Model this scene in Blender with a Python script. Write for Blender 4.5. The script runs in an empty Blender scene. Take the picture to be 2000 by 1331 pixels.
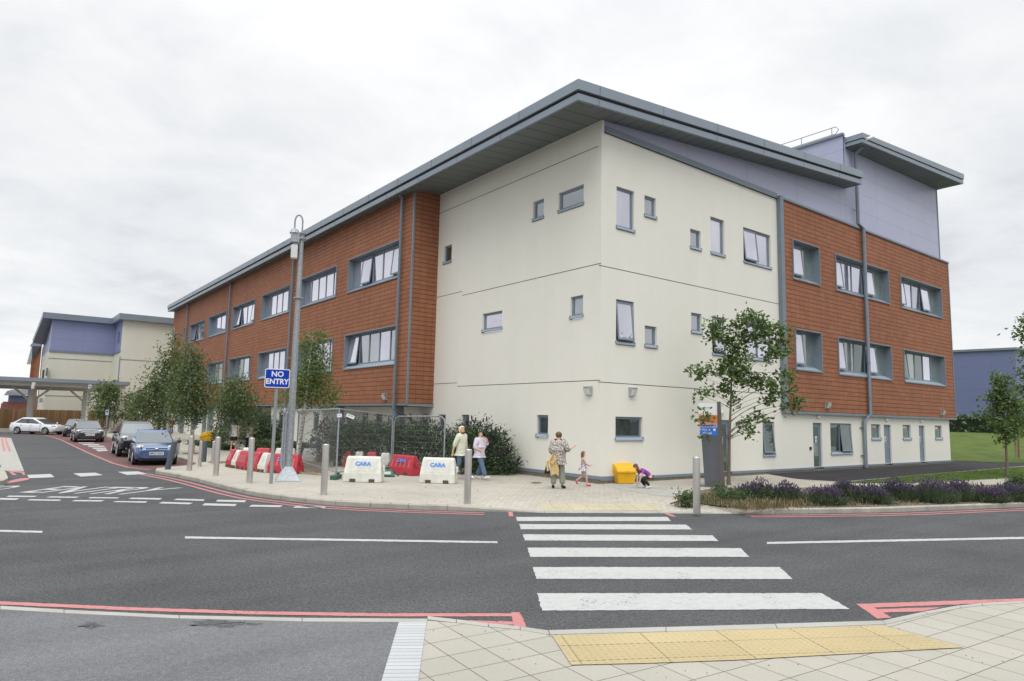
import bpy, bmesh, math, random
from mathutils import Vector, Matrix
R = math.radians
sc = bpy.context.scene
# ------------------------------------------------------------------ camera
F_PX, YAW, PIT, ROL, CAMH = 1324.844, 0.6570, 0.1142, 0.0215, 2.0
FW = Vector((math.sin(YAW)*math.cos(PIT), math.cos(YAW)*math.cos(PIT), math.sin(PIT)))
_rt = Vector((math.cos(YAW), -math.sin(YAW), 0)); _up = _rt.cross(FW)
RT = _rt*math.cos(ROL) + _up*math.sin(ROL)
UP = -_rt*math.sin(ROL) + _up*math.cos(ROL)
CP = Vector((0, 0, CAMH))
cam = bpy.data.cameras.new('camera'); cam.lens = F_PX/2000*36; cam.sensor_width = 36; cam.clip_end = 3000; cam.clip_start = .1
co = bpy.data.objects.new('camera', cam); sc.collection.objects.link(co)
M = Matrix((RT, UP, -FW)).transposed().to_4x4(); M.translation = CP
co.matrix_world = M; sc.camera = co
# ------------------------------------------------------------------ world: bright overcast
w = bpy.data.worlds.new('World'); sc.world = w; w.use_nodes = True
nt = w.node_tree; nt.nodes.clear(); N = nt.nodes.new; L = nt.links.new
out = N('ShaderNodeOutputWorld'); sky = N('ShaderNodeTexSky'); sky.sky_type = 'NISHITA'; sky.sun_disc = False
SUN_EL, SUN_AZ = R(50), R(222)          # azimuth clockwise from +Y
sky.sun_elevation = SUN_EL; sky.sun_rotation = SUN_AZ
bg1 = N('ShaderNodeBackground'); bg1.inputs[1].default_value = .08; L(sky.outputs[0], bg1.inputs[0])
tc = N('ShaderNodeTexCoord'); sx = N('ShaderNodeSeparateXYZ'); L(tc.outputs['Generated'], sx.inputs[0])
def mth(op, a, b=None, c=None):
    n = N('ShaderNodeMath'); n.operation = op
    for i, v in enumerate((a, b, c)):
        if v is None: continue
        if isinstance(v, (int, float)): n.inputs[i].default_value = v
        else: L(v, n.inputs[i])
    return n.outputs[0]
zz = mth('MAXIMUM', sx.outputs[2], 0.0); den = mth('ADD', zz, .22)
cx = N('ShaderNodeCombineXYZ'); L(mth('DIVIDE', sx.outputs[0], den), cx.inputs[0]); L(mth('DIVIDE', sx.outputs[1], den), cx.inputs[1])
def noise(scale, det, rough=.55, off=(0, 0, 0)):
    mp = N('ShaderNodeMapping'); mp.inputs['Location'].default_value = off; L(cx.outputs[0], mp.inputs[0])
    n = N('ShaderNodeTexNoise'); n.inputs['Scale'].default_value = scale; n.inputs['Detail'].default_value = det; n.inputs['Roughness'].default_value = rough
    n.inputs['Distortion'].default_value = .35
    L(mp.outputs[0], n.inputs['Vector']); return n.outputs['Fac']
mixn = mth('ADD', mth('MULTIPLY', noise(.55, 7, .5, (3.1, 1.7, 0)), .65), mth('MULTIPLY', noise(2.6, 8, .6, (7, 2, 0)), .35))
cr = N('ShaderNodeValToRGB'); L(mixn, cr.inputs[0])
e = cr.color_ramp.elements; e[0].position = .34; e[0].color = (.57, .60, .64, 1); e[1].position = .60; e[1].color = (1.0, 1.0, 1.0, 1)
m1 = cr.color_ramp.elements.new(.45); m1.color = (.80, .82, .845, 1)
boost = mth('ADD', .91, mth('MULTIPLY', mth('POWER', zz, 6.0), 3.6))
low = mth('ADD', boost, mth('MULTIPLY', mth('POWER', mth('SUBTRACT', 1.0, zz), 10.0), .04))
bg2 = N('ShaderNodeBackground'); L(cr.outputs[0], bg2.inputs[0]); L(low, bg2.inputs[1])
mx = N('ShaderNodeMixShader'); mx.inputs[0].default_value = .93; L(bg1.outputs[0], mx.inputs[1]); L(bg2.outputs[0], mx.inputs[2]); L(mx.outputs[0], out.inputs[0])
# ------------------------------------------------------------------ sun through cloud
sl = bpy.data.lights.new('sun', 'SUN'); sl.energy = .9; sl.angle = R(28); sl.color = (1, .97, .92)
so = bpy.data.objects.new('sun', sl); sc.collection.objects.link(so)
sd = Vector((math.sin(SUN_AZ)*math.cos(SUN_EL), math.cos(SUN_AZ)*math.cos(SUN_EL), math.sin(SUN_EL)))
so.rotation_euler = sd.to_track_quat('Z', 'Y').to_euler(); so.location = (0, 0, 60)
sc.view_settings.view_transform = 'Standard'; sc.view_settings.look = 'None'; sc.view_settings.exposure = 0.19; sc.view_settings.gamma = 1
rnd = random.Random(7)
# ------------------------------------------------------------------ picture point -> place in the world
def ray(x, y): return RT*((x-1000)/1.) - UP*((y-665.5)/1.) + FW*F_PX
def G(x, y, z=0.):
    d = ray(x, y); return CP + d*((z-CAMH)/d.z)
def PX(x, y, X):
    d = ray(x, y); return CP + d*(X/d.x)
def PY(x, y, Y):
    d = ray(x, y); return CP + d*(Y/d.y)
def PV(x, y, B, off=0.):          # on the upright plane through B facing the camera
    n = Vector((B[0], B[1], 0)); dist = n.length; n /= dist
    d = ray(x, y); return CP + d*((dist+off)/d.dot(n))
def MPP(B): return (Vector(B)-CP).dot(FW)/F_PX      # metres per picture pixel at B
# ------------------------------------------------------------------ materials
MT = {}
def mat(name, col, rough=.6, metal=0., var=0., vs=3., bump=0., bs=40., spec=.5, coat=0., emit=None):
    if name in MT: return MT[name]
    m = bpy.data.materials.new(name); m.use_nodes = True; t = m.node_tree; b = t.nodes['Principled BSDF']
    b.inputs['Base Color'].default_value = (*col, 1); b.inputs['Roughness'].default_value = rough; b.inputs['Metallic'].default_value = metal
    b.inputs['Specular IOR Level'].default_value = spec; b.inputs['Coat Weight'].default_value = coat; b.inputs['Coat Roughness'].default_value = .05
    if var or bump:
        c = t.nodes.new('ShaderNodeTexCoord')
    if var:
        n = t.nodes.new('ShaderNodeTexNoise'); n.inputs['Scale'].default_value = vs; n.inputs['Detail'].default_value = 8; n.inputs['Roughness'].default_value = .65
        t.links.new(c.outputs['Object'], n.inputs['Vector'])
        r = t.nodes.new('ShaderNodeValToRGB'); r.color_ramp.elements[0].position = .3; r.color_ramp.elements[1].position = .7
        r.color_ramp.elements[0].color = (*[max(0, v*(1-var)) for v in col], 1); r.color_ramp.elements[1].color = (*[min(1, v*(1+var)) for v in col], 1)
        t.links.new(n.outputs['Fac'], r.inputs[0]); t.links.new(r.outputs[0], b.inputs['Base Color'])
    if bump:
        n2 = t.nodes.new('ShaderNodeTexNoise'); n2.inputs['Scale'].default_value = bs; n2.inputs['Detail'].default_value = 4
        t.links.new(c.outputs['Object'], n2.inputs['Vector']); bp = t.nodes.new('ShaderNodeBump'); bp.inputs['Strength'].default_value = bump; bp.inputs['Distance'].default_value = .02
        t.links.new(n2.outputs['Fac'], bp.inputs['Height']); t.links.new(bp.outputs[0], b.inputs['Normal'])
    MT[name] = m; return m
class NB:            # small helper for writing node trees
    def __init__(s, name):
        s.m = bpy.data.materials.new(name); s.m.use_nodes = True; s.t = s.m.node_tree; s.b = s.t.nodes['Principled BSDF']; MT[name] = s.m
        s.c = s.n('ShaderNodeTexCoord')
    def n(s, k, **kw):
        x = s.t.nodes.new(k)
        for a, v in kw.items(): setattr(x, a, v)
        return x
    def l(s, a, b): s.t.links.new(a, b)
    def math(s, op, a, b=None):
        x = s.n('ShaderNodeMath', operation=op)
        for i, v in enumerate((a, b)):
            if v is None: continue
            if isinstance(v, (int, float)): x.inputs[i].default_value = v
            else: s.l(v, x.inputs[i])
        return x.outputs[0]
    def noise(s, scale, det=4, rough=.5, vec=None):
        x = s.n('ShaderNodeTexNoise'); x.inputs['Scale'].default_value = scale; x.inputs['Detail'].default_value = det; x.inputs['Roughness'].default_value = rough
        s.l(vec or s.c.outputs['Object'], x.inputs['Vector']); return x.outputs['Fac']
    def ramp(s, fac, stops):
        x = s.n('ShaderNodeValToRGB'); s.l(fac, x.inputs[0]); el = x.color_ramp.elements
        el[0].position, el[0].color = stops[0][0], (*stops[0][1], 1); el[1].position, el[1].color = stops[-1][0], (*stops[-1][1], 1)
        for p, cc in stops[1:-1]: q = el.new(p); q.color = (*cc, 1)
        return x.outputs[0]
    def mix(s, fac, a, b, mode='MIX'):
        x = s.n('ShaderNodeMix', data_type='RGBA', blend_type=mode)
        for i, v in ((0, fac), (6, a), (7, b)):
            if isinstance(v, (int, float)): x.inputs[i].default_value = v
            elif isinstance(v, tuple): x.inputs[i].default_value = (*v, 1)
            else: s.l(v, x.inputs[i])
        return x.outputs[2]
    def bump(s, h, st=.3, d=.01):
        x = s.n('ShaderNodeBump'); x.inputs['Strength'].default_value = st; x.inputs['Distance'].default_value = d; s.l(h, x.inputs['Height']); s.l(x.outputs[0], s.b.inputs['Normal'])
def brickmat(name, cols, mortar, bw, bh, ms, offset=0., plane='wall', rot=0., rough=.7, var=.12, big=.1, bump=.4, soft=.1):
    s = NB(name); sep = s.n('ShaderNodeSeparateXYZ'); s.l(s.c.outputs['Object'], sep.inputs[0]); cb = s.n('ShaderNodeCombineXYZ')
    if plane == 'wall': s.l(s.math('ADD', sep.outputs[0], sep.outputs[1]), cb.inputs[0]); s.l(sep.outputs[2], cb.inputs[1]); vec = cb.outputs[0]
    else:
        mp = s.n('ShaderNodeMapping'); mp.inputs['Rotation'].default_value = (0, 0, rot); s.l(s.c.outputs['Object'], mp.inputs[0]); vec = mp.outputs[0]
    br = s.n('ShaderNodeTexBrick', offset=offset, squash=1.); s.l(vec, br.inputs['Vector'])
    br.inputs['Scale'].default_value = 1; br.inputs['Brick Width'].default_value = bw; br.inputs['Row Height'].default_value = bh
    br.inputs['Mortar Size'].default_value = ms; br.inputs['Mortar Smooth'].default_value = soft; br.inputs['Bias'].default_value = 0
    br.inputs['Color1'].default_value = (*cols[0], 1); br.inputs['Color2'].default_value = (*cols[1], 1); br.inputs['Mortar'].default_value = (*mortar, 1)
    nb = s.noise(.35, 5, .6); fac = s.ramp(nb, [(.3, (1-big,)*3), (.7, (1+big*.4,)*3)])
    c1 = s.mix(1., br.outputs['Color'], fac, 'MULTIPLY')
    f2 = s.ramp(s.noise(45, 3), [(.3, (1-var,)*3), (.7, (1.0,)*3)]); c2 = s.mix(1., c1, f2, 'MULTIPLY')
    s.l(c2, s.b.inputs['Base Color']); s.b.inputs['Roughness'].default_value = rough; s.b.inputs['Specular IOR Level'].default_value = .3
    if bump:
        inv = s.math('SUBTRACT', 1., br.outputs['Fac']); s.bump(inv, bump, .012)
    return s.m
def tilemat():
    s = NB('terracotta_tiles'); sep = s.n('ShaderNodeSeparateXYZ'); s.l(s.c.outputs['Object'], sep.inputs[0])
    u = s.math('DIVIDE', s.math('ADD', sep.outputs[0], sep.outputs[1]), .36); v = s.math('DIVIDE', s.math('SUBTRACT', sep.outputs[2], 2.545), .2)
    fu = s.math('FRACT', u); fv = s.math('FRACT', v)
    jv = s.math('LESS_THAN', fv, .115); ju = s.math('LESS_THAN', fu, .034)
    cell = s.n('ShaderNodeCombineXYZ'); s.l(s.math('FLOOR', u), cell.inputs[0]); s.l(s.math('FLOOR', v), cell.inputs[1])
    wn = s.n('ShaderNodeTexWhiteNoise'); s.l(cell.outputs[0], wn.inputs['Vector'])
    base = s.ramp(wn.outputs['Value'], [(0., (.310, .126, .066)), (.5, (.332, .138, .073)), (1., (.356, .151, .082))])
    st = s.ramp(s.noise(.5, 5, .6), [(.3, (.88,)*3), (.7, (1.06,)*3)]); base = s.mix(1., base, st, 'MULTIPLY')
    streak = s.n('ShaderNodeMapping'); streak.inputs['Scale'].default_value = (2.5, 2.5, .12); s.l(s.c.outputs['Object'], streak.inputs[0])
    sr = s.ramp(s.noise(1.6, 5, .6, streak.outputs[0]), [(.35, (.90, .9, .9)), (.62, (1., 1., 1.))]); base = s.mix(1., base, sr, 'MULTIPLY')
    c = s.mix(ju, base, (.185, .064, .035)); c = s.mix(jv, c, (.085, .030, .018))
    s.l(c, s.b.inputs['Base Color']); s.b.inputs['Roughness'].default_value = .72; s.b.inputs['Specular IOR Level'].default_value = .3
    s.bump(s.math('SUBTRACT', 1., jv), .7, .02); return s.m
def rendermat(name, col, streakv=.05):
    s = NB(name); st = s.n('ShaderNodeMapping'); st.inputs['Scale'].default_value = (1.3, 1.3, .07); s.l(s.c.outputs['Object'], st.inputs[0])
    a = s.ramp(s.noise(1.2, 6, .6, st.outputs[0]), [(.35, (1-streakv,)*3), (.65, (1.,)*3)])
    b = s.ramp(s.noise(.8, 6, .6), [(.3, (.965, .965, .95)), (.7, (1., 1., 1.))]); g = s.ramp(s.noise(160, 2), [(.3, (.94,)*3), (.7, (1.,)*3)])
    c = s.mix(1., col, a, 'MULTIPLY'); c = s.mix(1., c, b, 'MULTIPLY'); c = s.mix(1., c, g, 'MULTIPLY')
    s.l(c, s.b.inputs['Base Color']); s.b.inputs['Roughness'].default_value = .9; s.b.inputs['Specular IOR Level'].default_value = .2
    s.bump(s.noise(220, 2), .25, .004); return s.m
def panelmat(name, col, bw, bh, ox=0., oz=0., line=.008, dark=.55):
    s = NB(name); sep = s.n('ShaderNodeSeparateXYZ'); s.l(s.c.outputs['Object'], sep.inputs[0])
    u = s.math('FRACT', s.math('DIVIDE', s.math('SUBTRACT', s.math('ADD', sep.outputs[0], sep.outputs[1]), ox), bw)); v = s.math('FRACT', s.math('DIVIDE', s.math('SUBTRACT', sep.outputs[2], oz), bh))
    j = s.math('MAXIMUM', s.math('LESS_THAN', u, line*2.2/bw), s.math('LESS_THAN', v, line*2.2/bh))
    f = s.ramp(s.noise(.4, 5, .6), [(.3, (.93,)*3), (.7, (1.03,)*3)]); c = s.mix(1., col, f, 'MULTIPLY'); c = s.mix(j, c, tuple(v*dark for v in col))
    s.l(c, s.b.inputs['Base Color']); s.b.inputs['Roughness'].default_value = .42; s.b.inputs['Specular IOR Level'].default_value = .5; s.b.inputs['Metallic'].default_value = .0; return s.m
def asphalt(name, col, sp=.35, patch=.18, mc=.3):
    s = NB(name); fine = s.noise(85, 3, .75); mid = s.noise(26, 4, .75); big = s.noise(.35, 6, .65); tr = s.n('ShaderNodeMapping'); tr.inputs['Rotation'].default_value = (0, 0, R(34)); tr.inputs['Scale'].default_value = (.10, 1., 1.); s.l(s.c.outputs['Object'], tr.inputs[0])
    c = s.ramp(fine, [(.38, tuple(v*(1-sp) for v in col)), (.52, col), (.66, tuple(min(1, v*(1+sp*2.6)) for v in col))])
    c = s.mix(1., c, s.ramp(mid, [(.38, (1-mc,)*3), (.62, (1+mc,)*3)]), 'MULTIPLY')
    c = s.mix(1., c, s.ramp(big, [(.3, (1-patch,)*3), (.5, (1.,)*3), (.72, (1+patch*.9,)*3)]), 'MULTIPLY')
    c = s.mix(1., c, s.ramp(s.noise(1.1, 5, .6, tr.outputs[0]), [(.33, (.86,)*3), (.66, (1.08,)*3)]), 'MULTIPLY')
    s.l(c, s.b.inputs['Base Color']); s.b.inputs['Roughness'].default_value = .88; s.b.inputs['Specular IOR Level'].default_value = .25
    s.bump(s.math('ADD', fine, mid), .55, .012); return s.m
def paintmat(name, col, wear=.36):
    s = NB(name); n = s.noise(28, 6, .75); m = s.noise(2.5, 4, .6); f = s.ramp(s.math('ADD', s.math('MULTIPLY', n, .7), s.math('MULTIPLY', m, .3)), [(wear, (0, 0, 0)), (wear+.06, (1, 1, 1))])
    c = s.mix(f, (.11, .11, .11), s.mix(1., col, s.ramp(s.noise(9, 5, .7), [(.3, (.84,)*3), (.7, (1.,)*3)]), 'MULTIPLY'))
    s.l(c, s.b.inputs['Base Color']); s.b.inputs['Roughness'].default_value = .75; s.bump(s.noise(130, 2), .3, .006); return s.m
def leafmat(name, a, b, tr=.35):
    s = NB(name); gm = s.n('ShaderNodeNewGeometry'); c = s.ramp(gm.outputs['Random Per Island'], [(0., a), (.6, tuple((p+q)/2 for p, q in zip(a, b))), (1., b)])
    s.t.nodes.remove(s.b); df = s.n('ShaderNodeBsdfDiffuse'); tl = s.n('ShaderNodeBsdfTranslucent'); gl = s.n('ShaderNodeBsdfGlossy'); gl.inputs['Roughness'].default_value = .45
    s.l(c, df.inputs[0]); s.l(s.mix(1., c, (1.1, 1.35, .6), 'MULTIPLY'), tl.inputs[0]); mx = s.n('ShaderNodeMixShader'); mx.inputs[0].default_value = tr
    s.l(df.outputs[0], mx.inputs[1]); s.l(tl.outputs[0], mx.inputs[2]); m2 = s.n('ShaderNodeMixShader'); m2.inputs[0].default_value = .05; s.l(mx.outputs[0], m2.inputs[1]); s.l(gl.outputs[0], m2.inputs[2])
    s.l(m2.outputs[0], s.t.nodes['Material Output'].inputs[0]); return s.m
def glassmat(name, base, gloss=.45, tint=(1, 1, 1), curtain=False):
    s = NB(name); c = s.mix(1., base, s.ramp(s.noise(.9, 3), [(.35, (.7,)*3), (.65, (1.15,)*3)]), 'MULTIPLY')
    if curtain:
        wv = s.n('ShaderNodeTexWave', wave_type='BANDS', bands_direction='X'); wv.inputs['Scale'].default_value = 4.5; wv.inputs['Distortion'].default_value = 2.5
        sep = s.n('ShaderNodeSeparateXYZ'); s.l(s.c.outputs['Object'], sep.inputs[0]); cb = s.n('ShaderNodeCombineXYZ'); s.l(s.math('ADD', sep.outputs[0], sep.outputs[1]), cb.inputs[0]); s.l(s.math('MULTIPLY', sep.outputs[2], .12), cb.inputs[1]); s.l(cb.outputs[0], wv.inputs['Vector'])
        c = s.mix(1., c, s.ramp(wv.outputs['Fac'], [(.2, (.72,)*3), (.8, (1.1,)*3)]), 'MULTIPLY')
    s.l(c, s.b.inputs['Base Color']); s.b.inputs['Roughness'].default_value = .6; s.b.inputs['Specular IOR Level'].default_value = .3
    gl = s.n('ShaderNodeBsdfGlossy'); gl.inputs['Roughness'].default_value = .015; gl.inputs[0].default_value = (*tint, 1)
    mx = s.n('ShaderNodeMixShader'); lw = s.n('ShaderNodeLayerWeight'); lw.inputs[0].default_value = .5
    s.l(s.math('MINIMUM', s.math('ADD', s.math('MULTIPLY', s.math('POWER', lw.outputs['Facing'], 3.5), .9), gloss), 1.), mx.inputs[0])
    s.l(s.b.outputs[0], mx.inputs[1]); s.l(gl.outputs[0], mx.inputs[2]); s.l(mx.outputs[0], s.t.nodes['Material Output'].inputs[0])
    bp = s.n('ShaderNodeBump'); bp.inputs['Strength'].default_value = .035; bp.inputs['Distance'].default_value = .05; s.l(s.noise(1.3, 2), bp.inputs['Height']); s.l(bp.outputs[0], gl.inputs['Normal']); return s.m
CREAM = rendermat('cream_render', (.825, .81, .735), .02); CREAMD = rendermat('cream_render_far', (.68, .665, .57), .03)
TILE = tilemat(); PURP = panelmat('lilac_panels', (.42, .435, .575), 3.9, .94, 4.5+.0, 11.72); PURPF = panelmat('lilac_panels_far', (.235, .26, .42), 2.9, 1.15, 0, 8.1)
SHEDP = panelmat('blue_shed_panels', (.155, .185, .33), 5.2, 1.25, 0, 3.4)
GREY = mat('grey_aluminium', (.175, .215, .255), .45, 0, .08, 1.5); GREYL = mat('grey_fascia', (.235, .28, .325), .42, 0, .07, .6)
GDARK = mat('dark_gap', (.03, .034, .04), .7); FRAME = mat('grey_frame', (.19, .235, .29), .4)
SOFX = panelmat('soffit_panels_front', (.145, .165, .17), .52, 50., 0, -20, .012, .3); 
def soffit_y():
    s = NB('soffit_panels_side'); sep = s.n('ShaderNodeSeparateXYZ'); s.l(s.c.outputs['Object'], sep.inputs[0]); v = s.math('FRACT', s.math('DIVIDE', sep.outputs[1], .62))
    s.l(s.mix(s.math('LESS_THAN', v, .055), s.mix(1., (.145, .165, .165), s.ramp(s.noise(.7, 4), [(.3, (.9,)*3), (.7, (1.08,)*3)]), 'MULTIPLY'), (.03, .034, .034)), s.b.inputs['Base Color']); s.b.inputs['Roughness'].default_value = .55; return s.m
def soffit_x():
    s = NB('soffit_panels_end'); sep = s.n('ShaderNodeSeparateXYZ'); s.l(s.c.outputs['Object'], sep.inputs[0]); v = s.math('FRACT', s.math('DIVIDE', sep.outputs[0], .55))
    s.l(s.mix(s.math('LESS_THAN', v, .06), s.mix(1., (.145, .165, .17), s.ramp(s.noise(.7, 4), [(.3, (.9,)*3), (.7, (1.08,)*3)]), 'MULTIPLY'), (.03, .034, .036)), s.b.inputs['Base Color']); s.b.inputs['Roughness'].default_value = .55; return s.m
SOFY = soffit_y(); SOFX = soffit_x()
GL_SKY = glassmat('window_glass_sky', (.34, .34, .39), .50, (.92, .91, 1.), True); GL_DARK = glassmat('window_glass_dark', (.035, .05, .05), .07, (.9, 1., .97)); GL_CUR = glassmat('window_glass_curtain', (.19, .25, .235), .14, (1, 1, 1), True)
GL_MID = glassmat('window_glass_grey', (.17, .19, .22), .32, (.95, .96, 1.), True)
ROAD = asphalt('road_asphalt', (.080, .081, .083)); TARM = asphalt('light_tarmac', (.155, .156, .161), .22, .12, .12); TARD = asphalt('dark_tarmac', (.034, .034, .037), .3, .12)
PAVE = brickmat('block_paving', [(.455, .425, .36), (.53, .495, .42)], (.25, .23, .19), .21, .105, .006, .5, 'floor', R(0), .85, .14, .16, .3, .3)
SLAB = brickmat('flag_paving', [(.39, .37, .315), (.425, .40, .345)], (.15, .135, .09), .37, .37, .0055, 0., 'floor', R(5), .85, .10, .12, .4, .2)
SETT = brickmat('pale_setts', [(.50, .515, .52), (.45, .46, .465)], (.27, .27, .26), .50, .085, .006, 0., 'floor', R(32.6), .85, .1, .1, .4)
BAY = brickmat('red_block_bay', [(.155, .085, .08), (.19, .10, .095)], (.05, .03, .03), 3., .32, .02, .5, 'floor', R(-8), .85, .12, .2, .3)
KERB = mat('kerb_concrete', (.37, .35, .30), .88, 0, .22, 2.2, .35, 60); CONC = mat('pale_concrete', (.37, .36, .325), .88, 0, .12, 1.6, .3, 50)
TACT = mat('buff_tactile', (.57, .46, .24), .85, 0, .10, 2.5, .3, 60)
WPAINT = paintmat('white_road_paint', (.47, .47, .455), .375); RPAINT = paintmat('red_road_paint', (.50, .20, .19), .385)
STEEL = mat('brushed_steel', (.56, .54, .51), .33, .85, .06, 5.); GALV = mat('galvanised_steel', (.33, .355, .38), .5, .55, .22, 14., .2, 60); POLEG = mat('grey_post_paint', (.26, .29, .30), .5, .2, .1, 6)
BARK = mat('brown_bark', (.17, .135, .10), .9, 0, .4, 18., .8, 40); BIRCH = None
GRASS = None; SOIL = mat('bark_mulch', (.15, .12, .088), .95, 0, .45, 9., .9, 30)
WOODF = None
def misc_mats():
    global BIRCH, GRASS, WOODF, BLOUSE, DRESS
    s = NB('birch_bark'); mp = s.n('ShaderNodeMapping'); mp.inputs['Scale'].default_value = (4, 4, 16); s.l(s.c.outputs['Object'], mp.inputs[0])
    s.l(s.ramp(s.noise(1.3, 5, .7, mp.outputs[0]), [(.42, (.06, .055, .05)), (.50, (.60, .57, .52)), (.8, (.72, .69, .64))]), s.b.inputs['Base Color']); s.b.inputs['Roughness'].default_value = .85; BIRCH = s.m
    s = NB('lawn_grass'); c = s.ramp(s.noise(60, 5, .7), [(.3, (.065, .10, .024)), (.7, (.135, .18, .05))]); c = s.mix(1., c, s.ramp(s.noise(.9, 6, .6), [(.3, (.70, .74, .75)), (.5, (.95, .95, .95)), (.7, (1.22, 1.12, 1.05))]), 'MULTIPLY')
    s.l(c, s.b.inputs['Base Color']); s.b.inputs['Roughness'].default_value = .95; s.b.inputs['Specular IOR Level'].default_value = .15; s.bump(s.noise(90, 3), .8, .03); GRASS = s.m
    s = NB('timber_fence'); sep = s.n('ShaderNodeSeparateXYZ'); s.l(s.c.outputs['Object'], sep.inputs[0]); u = s.math('FRACT', s.math('DIVIDE', sep.outputs[0], .125)); wn = s.n('ShaderNodeTexWhiteNoise'); wn.noise_dimensions = '1D'; s.l(s.math('FLOOR', s.math('DIVIDE', sep.outputs[0], .125)), wn.inputs['W'])
    c = s.ramp(wn.outputs['Value'], [(0, (.22, .13, .058)), (1, (.36, .22, .11))]); s.l(s.mix(s.math('LESS_THAN', u, .12), c, (.06, .032, .016)), s.b.inputs['Base Color']); s.b.inputs['Roughness'].default_value = .9; WOODF = s.m
    s = NB('patterned_blouse'); v = s.n('ShaderNodeTexNoise'); v.inputs['Scale'].default_value = 26; v.inputs['Detail'].default_value = 2; v.inputs['Distortion'].default_value = 1.8; s.l(s.c.outputs['Object'], v.inputs['Vector'])
    s.l(s.ramp(v.outputs['Fac'], [(.44, (.10, .085, .07)), (.5, (.36, .31, .27)), (.56, (.66, .63, .59))]), s.b.inputs['Base Color']); s.b.inputs['Roughness'].default_value = .85; BLOUSE = s.m
    s = NB('floral_dress'); v = s.n('ShaderNodeTexNoise'); v.inputs['Scale'].default_value = 20; v.inputs['Detail'].default_value = 2; v.inputs['Distortion'].default_value = 1.2; s.l(s.c.outputs['Object'], v.inputs['Vector'])
    s.l(s.ramp(v.outputs['Fac'], [(.36, (.25, .02, .07)), (.43, (.14, .13, .17)), (.5, (.55, .52, .60)), (.6, (.72, .70, .74))]), s.b.inputs['Base Color']); s.b.inputs['Roughness'].default_value = .85; DRESS = s.m
misc_mats()
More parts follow.
